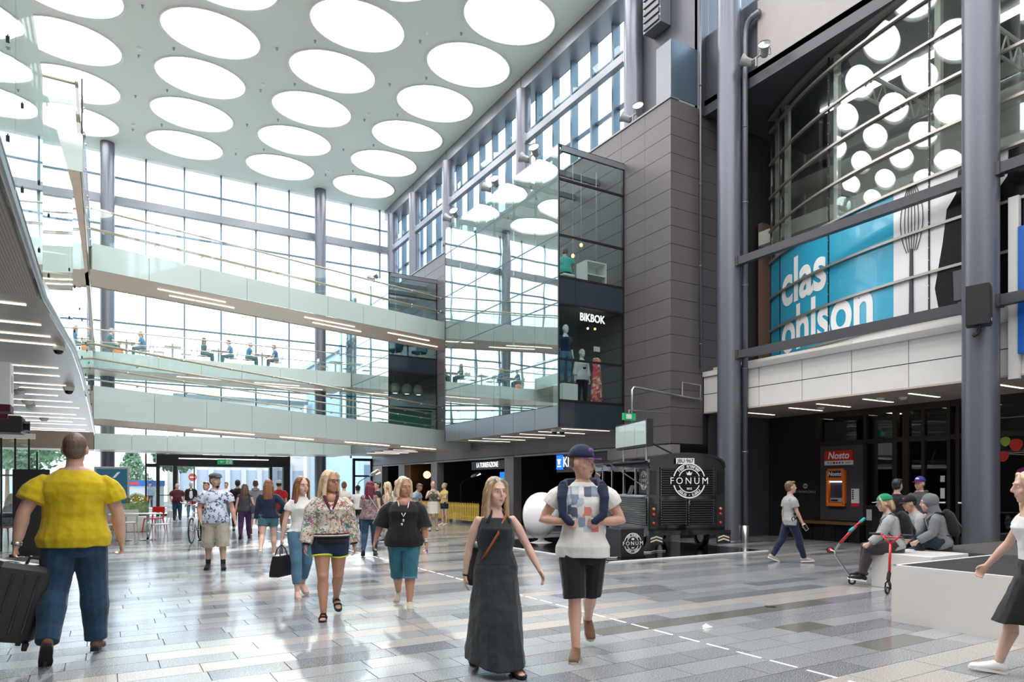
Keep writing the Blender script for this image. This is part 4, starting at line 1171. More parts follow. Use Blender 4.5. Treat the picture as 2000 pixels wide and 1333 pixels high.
def soft(o, vox, smooth=4, disp=0.0, tex=None):
    m = o.modifiers.new('skin', 'REMESH'); m.mode = 'VOXEL'; m.voxel_size = vox; m.use_smooth_shade = True
    m = o.modifiers.new('smooth', 'SMOOTH'); m.factor = .5; m.iterations = smooth
    if disp:
        m = o.modifiers.new('folds', 'DISPLACE'); m.texture = tex or TEXF; m.strength = disp; m.mid_level = .5
    return o
def V(*a): return Vector(a)
def lerp(a, b, t): return a + (b - a) * t
REST = [(.78, .120, .085), (.81, .150, .098), (.86, .160, .108), (.93, .172, .120), (1.0, .160, .112), (1.10, .143, .100), (1.2, .152, .108), (1.3, .164, .113), (1.37, .150, .100), (1.42, .118, .084), (1.455, .085, .068), (1.49, .060, .056)]
def person(label, px=None, py=None, pos=None, z=0.0, H=1.72, face=0, sex='m', girth=1.0, belly=0.0, vox=.011,
           L=(0, 3, 0, 0), R=(0, 3, 0, 0), LA=(0, 8, 8, 5), RA=(0, 8, 8, 5), lean=0, twist=0, head=(0, 0), curl=25,
           skin='skin_a', hair=('short', 'hair_brown'), top=None, bottom=None, shoes=('c_black', 'white'), seat=None, socks=None, group=None, beard=None, name='person', scale_head=1.12, faceon=True, rz=None):
    k = H / 1.75
    if pos is None: pos = onz(px, py, 0.0)
    cxv = V(-pos[0], -pos[1], 0).normalized(); rgt = V(-cxv.y, cxv.x, 0)
    a = math.radians(face); d = cxv * math.cos(a) + rgt * math.sin(a)
    ang = math.atan2(d.y, d.x) - PI / 2 if rz is None else rz
    sh = (.185 if sex == 'm' else .158) * (1 + (girth - 1) * .55)
    hipw = .092 if sex == 'm' else .098
    gw = girth
    # ---- joints (local, unscaled to k at the end)
    J = {}
    rad = math.radians
    def ldir(f, ab, s): return V(s * math.sin(rad(ab)), math.sin(rad(f)) * math.cos(rad(ab)), -math.cos(rad(f)) * math.cos(rad(ab))).normalized()
    low = 1e9
    for nm, s, q in (('L', -1, L), ('R', 1, R)):
        hp = V(s * hipw, 0, .92)
        kn = hp + ldir(q[0], q[1], s) * .42
        an = kn + ldir(q[0] - q[2], q[1] * .4, s) * .415
        fp = rad(q[3])
        fd = V(s * .12, math.cos(fp), -math.sin(fp)).normalized(); fu = V(0, math.sin(fp), math.cos(fp))
        J['hip' + nm], J['knee' + nm], J['ank' + nm], J['fd' + nm], J['fu' + nm] = hp, kn, an, fd, fu
        for pt in (an - fu * .085 - fd * .05, an - fu * .085 + fd * .17): low = min(low, pt.z)
    off = -low if seat is None else seat / k + .10 - .92
    for key in list(J):
        if key[:2] in ('hi', 'kn', 'an'): J[key] = J[key] + V(0, 0, off)
    Pv = V(0, 0, .93 + off)
    U = Matrix.Translation(Pv) @ Matrix.Rotation(-rad(lean), 4, 'X') @ Matrix.Rotation(-rad(twist), 4, 'Z') @ Matrix.Translation(-V(0, 0, .93))
    def up(x, y, z_): return U @ V(x, y, z_)
    for nm, s, q in (('L', -1, LA), ('R', 1, RA)):
        shp = up(s * sh, -.005, 1.392)
        el = shp + (U.to_3x3() @ ldir(q[0], q[1], s)) * .285
        fdv = (U.to_3x3() @ ldir(q[2], q[3], s)); wr = el + fdv * .25
        J['sh' + nm], J['el' + nm], J['wr' + nm], J['hd' + nm] = shp, el, wr, fdv
        J['hand' + nm] = wr + fdv * .09
    nb = up(0, -.005, 1.46); hc0 = up(0, .02, 1.63)
    Hm = Matrix.Translation(hc0) @ U.to_3x3().to_4x4() @ Matrix.Rotation(-rad(head[0]), 4, 'Z') @ Matrix.Rotation(-rad(head[1]), 4, 'X')
    if scale_head != 1: Hm = Hm @ Matrix.Scale(scale_head, 4)
    Hr = Hm.to_3x3()
    J['head'] = hc0
    def hp_(x, y, z_): return Hm @ V(x, y, z_)
    root = thing(name, label, 'person' if name == 'person' else 'mannequin', (pos[0], pos[1], z), ang, group)
    def fin(mb): mb.v = [(v[0] * k, v[1] * k, v[2] * k) for v in mb.v]; return mb
    fwd = tuple(U.to_3x3() @ V(0, 1, 0))
    def torso(mb, z0, z1, pad=0.0, hemw=0.0, n=16, gw_=None, neckpad=0.0, minw=0.0):
        g_ = gw_ or gw
        zs = [z0] + [q[0] for q in REST if z0 + .02 < q[0] < z1 - .02] + [z1]
        pts, rr = [], []
        for zz in zs:
            for (za, wa, da), (zb, wb, db) in zip(REST, REST[1:]):
                if za <= zz <= zb + 1e-6: t_ = (zz - za) / (zb - za); w_, d_ = lerp(wa, wb, t_), lerp(da, db, t_); break
            else: w_, d_ = REST[0][1:] if zz < REST[0][0] else REST[-1][1:]
            sx = sh / .185 if zz > 1.25 else (1.04 if sex == 'f' and zz < .98 else (.9 if sex == 'f' and 1.02 < zz < 1.2 else 1))
            gg = g_ if zz < 1.4 else 1 + (g_ - 1) * 1.3
            bust = .035 if sex == 'f' and 1.22 < zz < 1.36 else 0
            bl = belly * math.exp(-((zz - 1.06) / .12) ** 2)
            hm = hemw * max(0, 1 - (zz - z0) / .35)
            pd = pad if zz < 1.42 else neckpad
            w2, d2 = w_ * sx * gg + pd + hm, d_ * gg + pd + hm + (bl + bust) / 2
            if minw and zz < .99: w2 = max(w2, minw)
            pts.append(up(0, (bl + bust) / 2, zz)); rr.append((w2, d2))
        mb.tube(pts, rr, n, up=fwd)
    def limb(mb, pts, rr, n=10): mb.tube(pts, rr, n)
    # ---- body
    b = MB()
    torso(b, .84, 1.485)
    b.tube([up(0, -.012, 1.43), up(0, -.005, 1.50), hp_(0, -.015, -.05)], [.062 * (1 + (gw - 1) * .5), .056 * (1 + (gw - 1) * .5), .055], 12)
    b.ell(hp_(0, -.012, .018), (.076, .097, .102), 14, 10, R=Hr)
    b.ell(hp_(0, .022, -.045), (.060, .068, .073), 12, 8, R=Hr)
    b.ell(hp_(0, .052, -.096), (.030, .028, .022), 8, 6, R=Hr)
    b.tube([hp_(0, .086, .018), hp_(0, .104, -.014), hp_(0, .108, -.024), hp_(0, .09, -.032)], [.008, .012, .014, .010], 6)
    b.ell(hp_(0, .074, .030), (.052, .018, .011), 8, 5, R=Hr)
    for s in (-1, 1):
        b.ell(hp_(s * .077, -.008, -.004), (.010, .020, .031), 8, 6, R=Hr)
        b.ell(hp_(s * .042, .055, -.03), (.022, .022, .022), 8, 5, R=Hr)
    am = .9 if sex == 'f' else 1.0
    ag = am * (1 + (gw - 1) * .8)
    for nm, s in (('L', -1), ('R', 1)):
        shp, el, wr, fdv = J['sh' + nm], J['el' + nm], J['wr' + nm], J['hd' + nm]
        db = V(0, 0, -.014 - .07 * max(0, ag - 1))
        limb(b, [up(s * sh * .5, -.005, 1.378) + db, shp + db, lerp(shp, el, .35), lerp(shp, el, .8), el, lerp(el, wr, .3), lerp(el, wr, .75), wr, wr + fdv * .02],
             [.040 * ag, .047 * ag, .050 * ag, .043 * ag, .040 * ag, .043 * ag, .033 * ag, .027 * am, .026 * am])
        hp2, kn, an = J['hip' + nm], J['knee' + nm], J['ank' + nm]
        lg = (1 + (gw - 1) * .7) * (1.05 if sex == 'f' else 1)
        kfw = V(0, .012, 0)
        limb(b, [hp2 + V(0, 0, .06), lerp(hp2, kn, .2), lerp(hp2, kn, .6), lerp(hp2, kn, .9), kn + kfw, lerp(kn, an, .12), lerp(kn, an, .32) - kfw * 1.6, lerp(kn, an, .65) - kfw * .5, an, an - J['fu' + nm] * .04],
             [.09 * lg, .088 * lg, .072 * lg, .058 * lg, .056 * lg, .052 * lg, .058 * lg, .043 * lg, .036, .036])
        fd, fu = J['fd' + nm], J['fu' + nm]
        b.tube([an - fd * .05 - fu * .055, an - fu * .045, an + fd * .08 - fu * .058, an + fd * .15 - fu * .068, an + fd * .175 - fu * .07], [(.028, .026), (.034, .036), (.040, .024), (.038, .014), (.025, .010)], 10, up=tuple(fu))
        # hand: palm, four fingers, thumb
        med = U.to_3x3() @ V(-s, 0, 0)
        n_ = (med - fdv * med.dot(fdv))
        n_ = n_.normalized() if n_.length > .2 else (U.to_3x3() @ V(0, 1, 0))
        w_ = n_.cross(fdv).normalized() * s     # towards the thumb side
        if w_.dot(U.to_3x3() @ V(0, 1, 0)) < 0 and abs(w_.dot(U.to_3x3() @ V(0, 1, 0))) > .3: w_ = -w_
        b.tube([wr, wr + fdv * .03, wr + fdv * .085], [(.024, .018), (.036, .017), (.038, .013)], 10, up=tuple(n_))
        for q in range(4):
            o_ = (-.030 + .020 * q); ln = (.055, .068, .074, .066)[q]
            c1 = rad(curl + 6 * (3 - q) * .6); c2 = rad(curl * 2.1 + 4)
            d1 = (fdv * math.cos(c1) + n_ * math.sin(c1) + w_ * o_ * 2.5).normalized(); d2 = fdv * math.cos(c2) + n_ * math.sin(c2)
            p0 = wr + fdv * .08 + w_ * o_; p1 = p0 + d1 * ln * .55; p2 = p1 + d2 * ln * .55
            b.tube([p0 - fdv * .01, p0, p1, p2, p2 + d2 * .004], [.009, .0092, .0085, .0072, .004], 7)
        p0 = wr + fdv * .03 + w_ * .030; d1 = (fdv * .72 + w_ * .55 + n_ * .35).normalized(); d2 = (fdv * .9 + w_ * .1 + n_ * .45).normalized()
        b.tube([p0 - d1 * .015, p0, p0 + d1 * .032, p0 + d1 * .032 + d2 * .028], [.012, .0125, .0105, .007], 7)
    body = obj('body', fin(b), skin, root, True); soft(body, vox, 5)
    # ---- face
    if faceon:
        for s in (-1, 1):
            e = MB(); e.ell(hp_(s * .030, .0715, .008), (.0115, .009, .0065), 10, 6, R=Hr); eo = obj('eye', fin(e), 'eye_white', root, True, True)
            e = MB(); e.ell(hp_(s * .0305, .0790, .008), (.0052, .0034, .0056), 8, 6, R=Hr); obj('pupil', fin(e), 'pupil', eo, True, True)
            e = MB(); e.tube([hp_(s * .012, .087, .026), hp_(s * .030, .085, .031), hp_(s * .048, .071, .026)], [.003, .0042, .0025], 6); obj('eyebrow', fin(e), hair[1], root, True, True)
        e = MB(); e.ell(hp_(0, .0815, -.060), (.020, .009, .0045), 10, 6, R=Hr); e.ell(hp_(0, .080, -.067), (.016, .009, .005), 10, 6, R=Hr); obj('mouth', fin(e), 'lips', root, True, True)
    # ---- hair
    hs, hm_ = hair
    b = MB()
    if hs not in ('none', 'hood'):
        th = .0 if hs != 'buzz' else -.005
        b.ell(hp_(0, -.027, .036), (.081 + th, .093 + th, .095 + th), 16, 10, R=Hr)
        b.ell(hp_(0, -.045, -.005), (.076 + th, .070 + th, .075 + th), 14, 9, R=Hr)
        if hs == 'capped': b = MB(); b.ell(hp_(0, -.040, .012), (.078, .075, .075), 14, 9, R=Hr)
        if hs in ('short', 'fringe'):
            b.ell(hp_(.01, .045, .098), (.055, .045, .028), 10, 6, R=Hr)
        if hs in ('long', 'bob', 'shoulder'):
            lnz = {'long': -.36, 'shoulder': -.24, 'bob': -.13}[hs]
            b.tube([hp_(0, -.05, .08), hp_(0, -.085, 0), hp_(0, -.100, lnz * .45), hp_(0, -.105, lnz * .75), hp_(0, -.095, lnz)], [(.07, .05), (.086, .05), (.098, .045), (.100, .038), (.070, .02)], 14, up=tuple(Hr @ V(0, 1, 0)))
            for s in (-1, 1):
                b.tube([hp_(s * .03, .045, .105), hp_(s * .068, .042, .06), hp_(s * .082, .020, -.02), hp_(s * .088, .012, lnz * .5), hp_(s * .086, .012, lnz * .8), hp_(s * .075, .02, lnz * (.95 if hs != 'bob' else 1))], [.018, .022, .026, .030, .026, .012], 8)
        if hs == 'bun':
            b.ell(hp_(0, -.085, .095), (.042, .042, .04), 10, 7, R=Hr)
        if hs == 'pony':
            b.tube([hp_(0, -.10, .05), hp_(0, -.15, .03), hp_(0, -.16, -.08), hp_(0, -.14, -.18)], [.025, .032, .03, .012], 8)
        ho = obj('hair', fin(b), hm_, root, True); soft(ho, max(.007, vox * .9), 2, .008 if hs != 'buzz' else 0, TEXH)
    if beard:
        b = MB(); b.ell(hp_(0, .058, -.098), (.030, .030, .030), 10, 7, R=Hr); b.tube([hp_(-.028, .082, -.058), hp_(0, .096, -.05), hp_(.028, .082, -.058)], .006, 6)
        soft(obj('beard', fin(b), beard, root, True), .007, 2)
    # ---- top garment
    if top:
        b = MB(); pad = top.get('pad', .012)
        zt = top.get('neck', 1.468)
        torso(b, top.get('hem', .88), zt, pad, top.get('hemw', .0), neckpad=top.get('neckpad', .006), minw=(hipw + .094 * (1 + (gw - 1) * .7) * (1.05 if sex == 'f' else 1) + bottom.get('pad', .012) + .024) if bottom and seat is None and bottom['kind'] not in ('skirt', 'dress') else 0)
        sl = top.get('sleeve', .6); sp2 = top.get('spad', pad + .004); fl = top.get('flare', 0)
        if sl > 0:
            for nm, s in (('L', -1), ('R', 1)):
                shp, el, wr = J['sh' + nm], J['el' + nm], J['wr' + nm]
                dz = V(0, 0, -.5 * sp2 - .06 * max(0, ag - 1))
                full = [(up(s * sh * .4, -.005, 1.375) + dz, .038), (shp + dz, .042), (lerp(shp, el, .14) + dz * .5, .052), (lerp(shp, el, .35), .057), (lerp(shp, el, .8), .050), (el, .047), (lerp(el, wr, .35), .048), (lerp(el, wr, .8), .040), (wr, .034)]
                tt = [-.5, -.05, .14, .35, .8, 1.0, 1.35, 1.8, 2.0]
                pts, rr = [], []
                for i, (q, r_) in enumerate(full):
                    if tt[i] < sl - .02: pts.append(q); rr.append(r_ * ag / am * (am if sex == 'm' else .92) + sp2 + fl * max(0, tt[i]))
                if sl <= 1: e_ = lerp(shp, el, sl)
                else: e_ = lerp(el, wr, sl - 1)
                re = rr[-1] * .97 + fl * .3
                pts.append(e_); rr.append(re)
                b.tube(pts, rr, 12)
        if top.get('hood'):
            b.tube([up(-.10, .01, 1.46), up(-.09, -.085, 1.47), up(0, -.115, 1.44), up(.09, -.085, 1.47), up(.10, .01, 1.46)], [.025, .04, .055, .04, .025], 8)
        if top.get('hoodup'):
            b.ell(hp_(0, -.035, .02), (.103, .118, .125), 14, 10, R=Hr); b.tube([up(0, -.03, 1.42), hp_(0, -.05, -.06)], [.11, .10], 12)
        to = obj(top.get('name', 'shirt'), fin(b), top['mat'], root, True); soft(to, vox * .95, 3, top.get('fold', .014))
        if top.get('collar'):
            b = MB(); b.tube([up(.055, .062, 1.40), up(.075, .02, 1.475), up(.0, -.065, 1.485), up(-.075, .02, 1.475), up(-.055, .062, 1.40)], [.012, .018, .018, .018, .012], 8)
            soft(obj('collar', fin(b), top['collar'], root, True), .008, 2)
    # ---- legs garment
    if bottom:
        b = MB(); kind = bottom['kind']; pad = bottom.get('pad', .012)
        if kind == 'skirt' or kind == 'dress':
            z0, z1 = bottom['hem'], bottom.get('waist', 1.04)
            mid = (J['kneeL'] + J['kneeR']) / 2; ank = (J['ankL'] + J['ankR']) / 2
            pts, rr, n_ = [], [], 20
            steps = 12
            for i in range(steps + 1):
                t_ = i / steps; zz = lerp(z1, z0, t_)
                w0, d0 = (.150, .108) if zz > 1.0 else (.176, .128)
                w0, d0 = w0 * gw + pad, d0 * gw + pad
                below = max(0, (.93 - zz) / .93)
                cen = up(0, 0, zz) if zz > .9 else lerp(V(0, 0, zz + off), V(mid.x, lerp(mid.y, ank.y, max(0, (.5 - zz) / .5)) * .8, zz + off), min(1, below * 2))
                sp = bottom.get('flare', .05) * below * 2
                spread = abs(J['ankL'].y - J['ankR'].y) * .5 * below if zz < .9 else 0
                pts.append(cen); rr.append((w0 + sp, d0 + sp + spread))
            b.tube(pts, rr, n_, up=(0, 1, 0))
            o0 = len(b.v) - (steps + 1) * n_
            for i in range(steps + 1):
                for j in range(n_):
                    v = Vector(b.v[o0 + i * n_ + j]); c = pts[i]; w = 1 + .05 * (i / steps) * math.sin(j * 2 * PI / n_ * 6 + i * .2)
                    b.v[o0 + i * n_ + j] = (c.x + (v.x - c.x) * w, c.y + (v.y - c.y) * w, v.z)
        else:
            torso(b, .785, bottom.get('waist', .95 if top and top.get('hem', .88) < .93 else 1.02), min(pad, max(.006, (top or {}).get('pad', .02) + (top or {}).get('hemw', 0) - .014)) if top and top.get('hem', .88) < .95 else pad)
            le = bottom.get('leg', 1.95); fl = bottom.get('flare', 0)
            lg = (1 + (gw - 1) * .7) * (1.05 if sex == 'f' else 1)
            for nm, s in (('L', -1), ('R', 1)):
                hp2, kn, an = J['hip' + nm], J['knee' + nm], J['ank' + nm]
                full = [(hp2 + V(0, 0, .05), .094), (lerp(hp2, kn, .25), .090), (lerp(hp2, kn, .6), .078), (kn + V(0, .008, 0), .066), (lerp(kn, an, .3) - V(0, .01, 0), .065), (lerp(kn, an, .7), .047), (an, .042)]
                tt = [-.1, .25, .6, 1.0, 1.3, 1.7, 2.0]
                pts, rr = [], []
                for i, (q, r_) in enumerate(full):
                    if tt[i] < le - .02: pts.append(q); rr.append(r_ * lg + pad + fl * max(0, tt[i]))
                e_ = lerp(hp2, kn, le) if le <= 1 else lerp(kn, an, le - 1)
                re = None
                for i in range(len(full) - 1):
                    if tt[i] <= le <= tt[i + 1] + 1e-6: u_ = (le - tt[i]) / (tt[i + 1] - tt[i]); re = lerp(full[i][1], full[i + 1][1], u_) * lg + pad + fl * le
                pts.append(e_); rr.append(re or rr[-1])
                b.tube(pts, rr, 12)
                if bottom.get('cuff'):
                    c_ = MB(); dv = (e_ - pts[-2]).normalized(); c_.tube([e_ - dv * .025, e_ + dv * .004], rr[-1] + .007, 14)
                    soft(obj('cuff', fin(c_), bottom['cuff'], root, True), .009, 1)
        bo = obj(bottom.get('name', {'skirt': 'skirt', 'dress': 'skirt'}.get(kind, kind)), fin(b), bottom['mat'], root, True); soft(bo, vox * .95, 3, bottom.get('fold', .014))
    # ---- socks and shoes
    if socks:
        for nm in 'LR':
            b = MB(); kn, an = J['knee' + nm], J['ank' + nm]
            b.tube([lerp(kn, an, .78), an, an - J['fu' + nm] * .04], [.047, .043, .045], 10); obj('sock', fin(b), socks, root, True, True)
    if shoes:
        for nm in 'LR':
            an, fd, fu = J['ank' + nm], J['fd' + nm], J['fu' + nm]
            style = shoes[2] if len(shoes) > 2 else 'shoe'
            sd = fd.cross(fu)
            def F_(x, y, z_): return an + sd * x + fd * y + fu * z_
            b = MB()
            if style == 'shoe':
                b.tube([F_(0, -.068, -.05), F_(0, -.05, -.035), F_(0, 0, -.02), F_(0, .06, -.038), F_(0, .13, -.055), F_(0, .185, -.062), F_(0, .2, -.066)],
                       [(.026, .026), (.036, .042), (.041, .052), (.045, .042), (.047, .032), (.040, .026), (.02, .016)], 12, up=tuple(fu))
                so = obj('shoe', fin(b), shoes[0], root, True, True)
            else:
                b.tube([F_(-.045, .10, -.062), F_(-.025, .105, -.034), F_(.025, .105, -.034), F_(.045, .10, -.062)], .011, 8)
                b.tube([F_(-.042, .02, -.06), F_(-.02, .05, -.01), F_(.02, .05, -.01), F_(.042, .02, -.06)], .010, 8)
                b.tube([F_(-.03, -.03, -.06), F_(-.02, -.05, -.01), F_(.02, -.05, -.01), F_(.03, -.03, -.06)], .006, 8)
                so = obj('sandal_strap', fin(b), shoes[0], root, True, True)
            b = MB(); outline = [(-.030, -.07), (0, -.082), (.030, -.07), (.040, -.02), (.040, .05), (.050, .12), (.042, .18), (.015, .208), (-.02, .205), (-.042, .17), (-.046, .11), (-.036, .04), (-.038, -.02)]
            n_ = len(outline); vs = [F_(x, y, -.085) for x, y in outline] + [F_(x, y, -.064) for x, y in outline]
            b.quadmesh(vs, [tuple(range(n_ - 1, -1, -1)), tuple(range(n_, 2 * n_))] + [(i, (i + 1) % n_, n_ + (i + 1) % n_, n_ + i) for i in range(n_)])
            obj('sole', fin(b), shoes[1], so if style == 'shoe' else root, True)
    J['k'] = k; J['root'] = root; J['Hm'] = Hm; J['U'] = U; J['fin'] = fin; J['hp'] = hp_; J['up'] = up; J['vox'] = vox
    J['world'] = lambda v: Matrix.Translation((pos[0], pos[1], z)) @ Matrix.Rotation(ang, 4, 'Z') @ (v * k)
    return J
def part(J, name, b, m, smooth=True, vox=None, sub=None):
    o = obj(name, J['fin'](b), m, sub or J['root'], True, smooth)
    if vox: soft(o, vox, 2)
    return o
def cap(J, m, brim, back=False, m2=None):
    h = J['hp']; b = MB(); R = J['Hm'].to_3x3()
    b.ell(h(0, -.018, .045), (.090, .108, .098), 16, 9, R=R)
    for i, v in enumerate(b.v):
        q = J['Hm'].inverted() @ Vector(v)
        if q.z < .040: q.z = .040; b.v[i] = tuple(J['Hm'] @ q)
    o = part(J, 'cap', b, m)
    s = -1 if back else 1
    b = MB(); pts = []
    for i in range(9):
        a = PI * i / 8; pts.append((math.cos(a) * .078, s * (.06 + math.sin(a) * .095)))
    n = len(pts)
    vs = [h(x, y, .042 - abs(x) * .18 - max(0, abs(y) - .08) * .15) for x, y in pts] + [h(x, y, .050 - abs(x) * .18 - max(0, abs(y) - .08) * .15) for x, y in pts]
    b.quadmesh(vs, [tuple(range(n)), tuple(range(2 * n - 1, n - 1, -1))] + [(i, n + i, n + (i + 1) % n, (i + 1) % n) for i in range(n)])
    part(J, 'brim', b, brim, False, sub=o)
    if m2:
        b = MB(); b.ell(h(0, .070, .092), (.036, .011, .020), 8, 6, R=R); part(J, 'emblem', b, m2, sub=o)
    return o
def glasses(J, m='black_gloss', up_=0.0, lens=True):
    h = J['hp']; b = MB()
    for s in (-1, 1):
        b.tube([h(s * (.031 + .020 * math.cos(a)), .096 - up_ * .45, .008 + up_ + .015 * math.sin(a)) for a in [2 * PI * i / 10 for i in range(11)]], .0028, 5)
        b.tube([h(s * .051, .092 - up_ * .45, .012 + up_), h(s * .079, .0, .015 + up_ * .8)], .0025, 5)
    b.tube([h(-.011, .097 - up_ * .45, .012 + up_), h(.011, .097 - up_ * .45, .012 + up_)], .0025, 5)
    part(J, 'glasses', b, m)
def backpack(J, label, m='c_black'):
    up_ = J['up']; k = J['k']; Wd = J['world']
    base = Wd(up_(0, -.20, 1.02)); ang = J['root'].rotation_euler.z
    t = thing('backpack', label, 'backpack', tuple(base), ang)
    lm = J['U'].to_3x3()
    b = MB()
    def Q(x, y, z_): return (lm @ V(x, y, z_)) * k
    b.tube([Q(0, 0, -.02), Q(0, -.005, .03), Q(0, -.01, .18), Q(0, -.005, .34), Q(0, .02, .42), Q(0, .03, .44)], [(.10, .05), (.145, .085), (.155, .095), (.135, .08), (.09, .05), (.03, .02)], 14, up=tuple(lm @ V(0, 1, 0)))
    o = obj('pack_body', b, m, t, True); soft(o, .012, 2)
    b = MB(); b.tube([Q(0, -.08, .02), Q(0, -.095, .1), Q(0, -.08, .2)], [(.09, .03), (.11, .045), (.09, .03)], 12, up=tuple(lm @ V(0, 1, 0))); o2 = obj('front_pocket', b, m, t, True); soft(o2, .012, 2)
    for s in (-1, 1):
        b = MB(); b.tube([Q(s * .09, .05, .40), Q(s * .12, .16, .44), Q(s * .13, .33, .36), Q(s * .14, .34, .2), Q(s * .16, .2, .05), Q(s * .12, .06, .02)], [(.022, .006)] * 6, 8); obj('shoulder_strap', b, m, t, True)
    return t
NV = .0075
# --- man in yellow shirt walking off with a suitcase
J = person('heavy-set man in yellow t-shirt and jeans walking away with suitcase', 146, 1283, H=1.93, face=176, sex='m', girth=1.27, vox=.009,
           L=(-8, 6, 26, 48), R=(6, 5, 2, 0), LA=(-12, 24, -2, 10), RA=(4, 17, 12, 6), hair=('buzz', 'hair_buzz'), skin='skin_a', curl=55,
           top=dict(mat='c_yellow', hem=.86, sleeve=.66, pad=.026, spad=.014, flare=.035, hemw=.02, fold=.024), bottom=dict(kind='jeans', mat='c_jeans', leg=2.0, pad=.02, flare=.006),
           shoes=('c_brown', 'c_black'), faceon=False)
JY = J
b = MB(); w0 = J['wrL']; b.tube([w0 - J['hdL'] * .025, w0 + J['hdL'] * .002], .036, 14); part(J, 'wristwatch', b, 'steel')
# suitcase in his left hand
hw = J['world'](J['handL'])
fwd_ang = J['root'].rotation_euler.z
sc_ = thing('suitcase', 'black hard-shell suitcase carried by the man in yellow', 'suitcase', (hw.x, hw.y, hw.z - .76), fwd_ang + .25)
sc_.rotation_euler = (math.radians(4), math.radians(14), fwd_ang + .35)
b = MB(); b.rbox(-.33, .11, -.13, .13, .05, .70, .07, 4); obj('shell', b, 'black', sc_, True, False)
for x in (-.19, -.10, -.01):
    b = MB(); b.rbox(x - .012, x + .012, -.134, .134, .12, .63, .005); obj('shell_rib', b, 'black_gloss', sc_, True)
b = MB(); b.tube([(-.09, 0, .70), (-.08, 0, .755), (.06, 0, .755), (.07, 0, .70)], .014, 8); obj('handle', b, 'black', sc_, True)
b = MB(); b.rbox(.108, .13, -.05, .05, .3, .42, .008); obj('side_handle', b, 'black_gloss', sc_, True)
for x in (-.27, .05):
    for y in (-.1, .1):
        b = MB(); b.cyl((x - .015, y, .02), (x + .015, y, .02), .03, 12); b.box(x - .02, x + .02, y - .02, y + .02, .03, .06); obj('wheel', b, 'black', sc_, True)
# --- man in flat cap and palm-print shirt
J = person('man in palm-print shirt, flat cap and khaki shorts', 421, 1113, H=1.71, face=-4, sex='m', girth=1.14, belly=.05, vox=.010,
           L=(5, 4, 3, 0), R=(-3, 4, 8, 6), LA=(4, 17, 16, 12), RA=(-6, 16, 22, -8), head=(-38, 0), skin='skin_a', hair=('short', 'hair_brown'), beard='hair_dark', curl=30,
           top=dict(mat='c_hawaii', hem=.86, sleeve=.62, pad=.026, spad=.034, hemw=.015, collar='c_hawaii'), bottom=dict(kind='shorts', mat='c_khaki', leg=1.2, pad=.035, flare=.012),
           shoes=('c_black', 'c_black'), socks='c_black')
h = J['hp']; b = MB(); b.ell(h(0, -.005, .075), (.098, .120, .050), 16, 8, R=J['Hm'].to_3x3()); b.ell(h(0, .075, .055), (.070, .060, .018), 12, 6, R=J['Hm'].to_3x3())
part(J, 'flat_cap', b, cloth('c_capgrey', (.10, .105, .115)).name, vox=.007)
# --- woman in floral bomber jacket
J = person('blonde woman in floral bomber jacket and navy sports shorts', 645, 1205, H=1.68, face=4, sex='f', girth=1.2, vox=NV,
           R=(12, -1, 3, 0), L=(-11, 0, 30, 26), LA=(-4, 13, 8, 9), RA=(6, 14, 16, 9), head=(-34, 0), skin='skin_tan', hair=('shoulder', 'hair_blond'), curl=32,
           top=dict(mat='c_floral', hem=.99, sleeve=1.9, pad=.032, spad=.034, fold=.026, name='jacket'), bottom=dict(kind='shorts', mat='c_navy', leg=.42, pad=.016),
           shoes=('c_black', 'c_black', 'sandal'))
JF = J
b = MB()
for s in (-1, 1): b.tube([J['up'](s * .085, -.01, 1.50), J['up'](s * .075, .10, 1.455), J['up'](s * .045, .165, 1.37), J['up'](s * .01, .20, 1.29)], [.02, .022, .018, .010], 8)
b.tube([J['up'](-.085, -.01, 1.50), J['up'](0, -.10, 1.505), J['up'](.085, -.01, 1.50)], .02, 8)
part(J, 'rib_collar', b, 'c_maroon', vox=.008)
b = MB(); b.ell(J['up'](0, .115, 1.42), (.055, .05, .07), 12, 8); part(J, 'neckline_skin', b, 'skin_tan')
for nm in 'LR':
    e, w_ = J['el' + nm], J['wr' + nm]
    b = MB(); b.tube([lerp(e, w_, .86), lerp(e, w_, .98)], .046, 14); part(J, 'rib_cuff', b, 'c_navy')
    b = MB(); b.tube([lerp(e, w_, .80), lerp(e, w_, .86)], .049, 14); part(J, 'white_cuff_stripe', b, 'c_white')
for zz, m in ((.965, 'c_black'), (.985, 'c_white'), (1.0, 'c_maroon')):
    b = MB(); b.tube([J['up'](0, .004, zz), J['up'](0, .004, zz + .018)], [(.232, .168)] * 2, 22, up=(0, 1, 0)); part(J, 'rib_hem', b, m)
b = MB(); b.tube([J['up'](0, .004, .90), J['up'](0, .004, .965)], [(.222, .160)] * 2, 22, up=(0, 1, 0)); part(J, 'undershirt', b, 'c_black')
for nm in 'LR':
    e_ = lerp(J['hip' + nm], J['knee' + nm], .42); d_ = (J['knee' + nm] - J['hip' + nm]).normalized()
    b = MB(); b.tube([e_ - d_ * .012, e_ + d_ * .004], .121, 16); part(J, 'neon_trim', b, mat('neon', (.62, .75, .05), .6).name if 'neon' not in MATS else 'neon')
glasses(J)
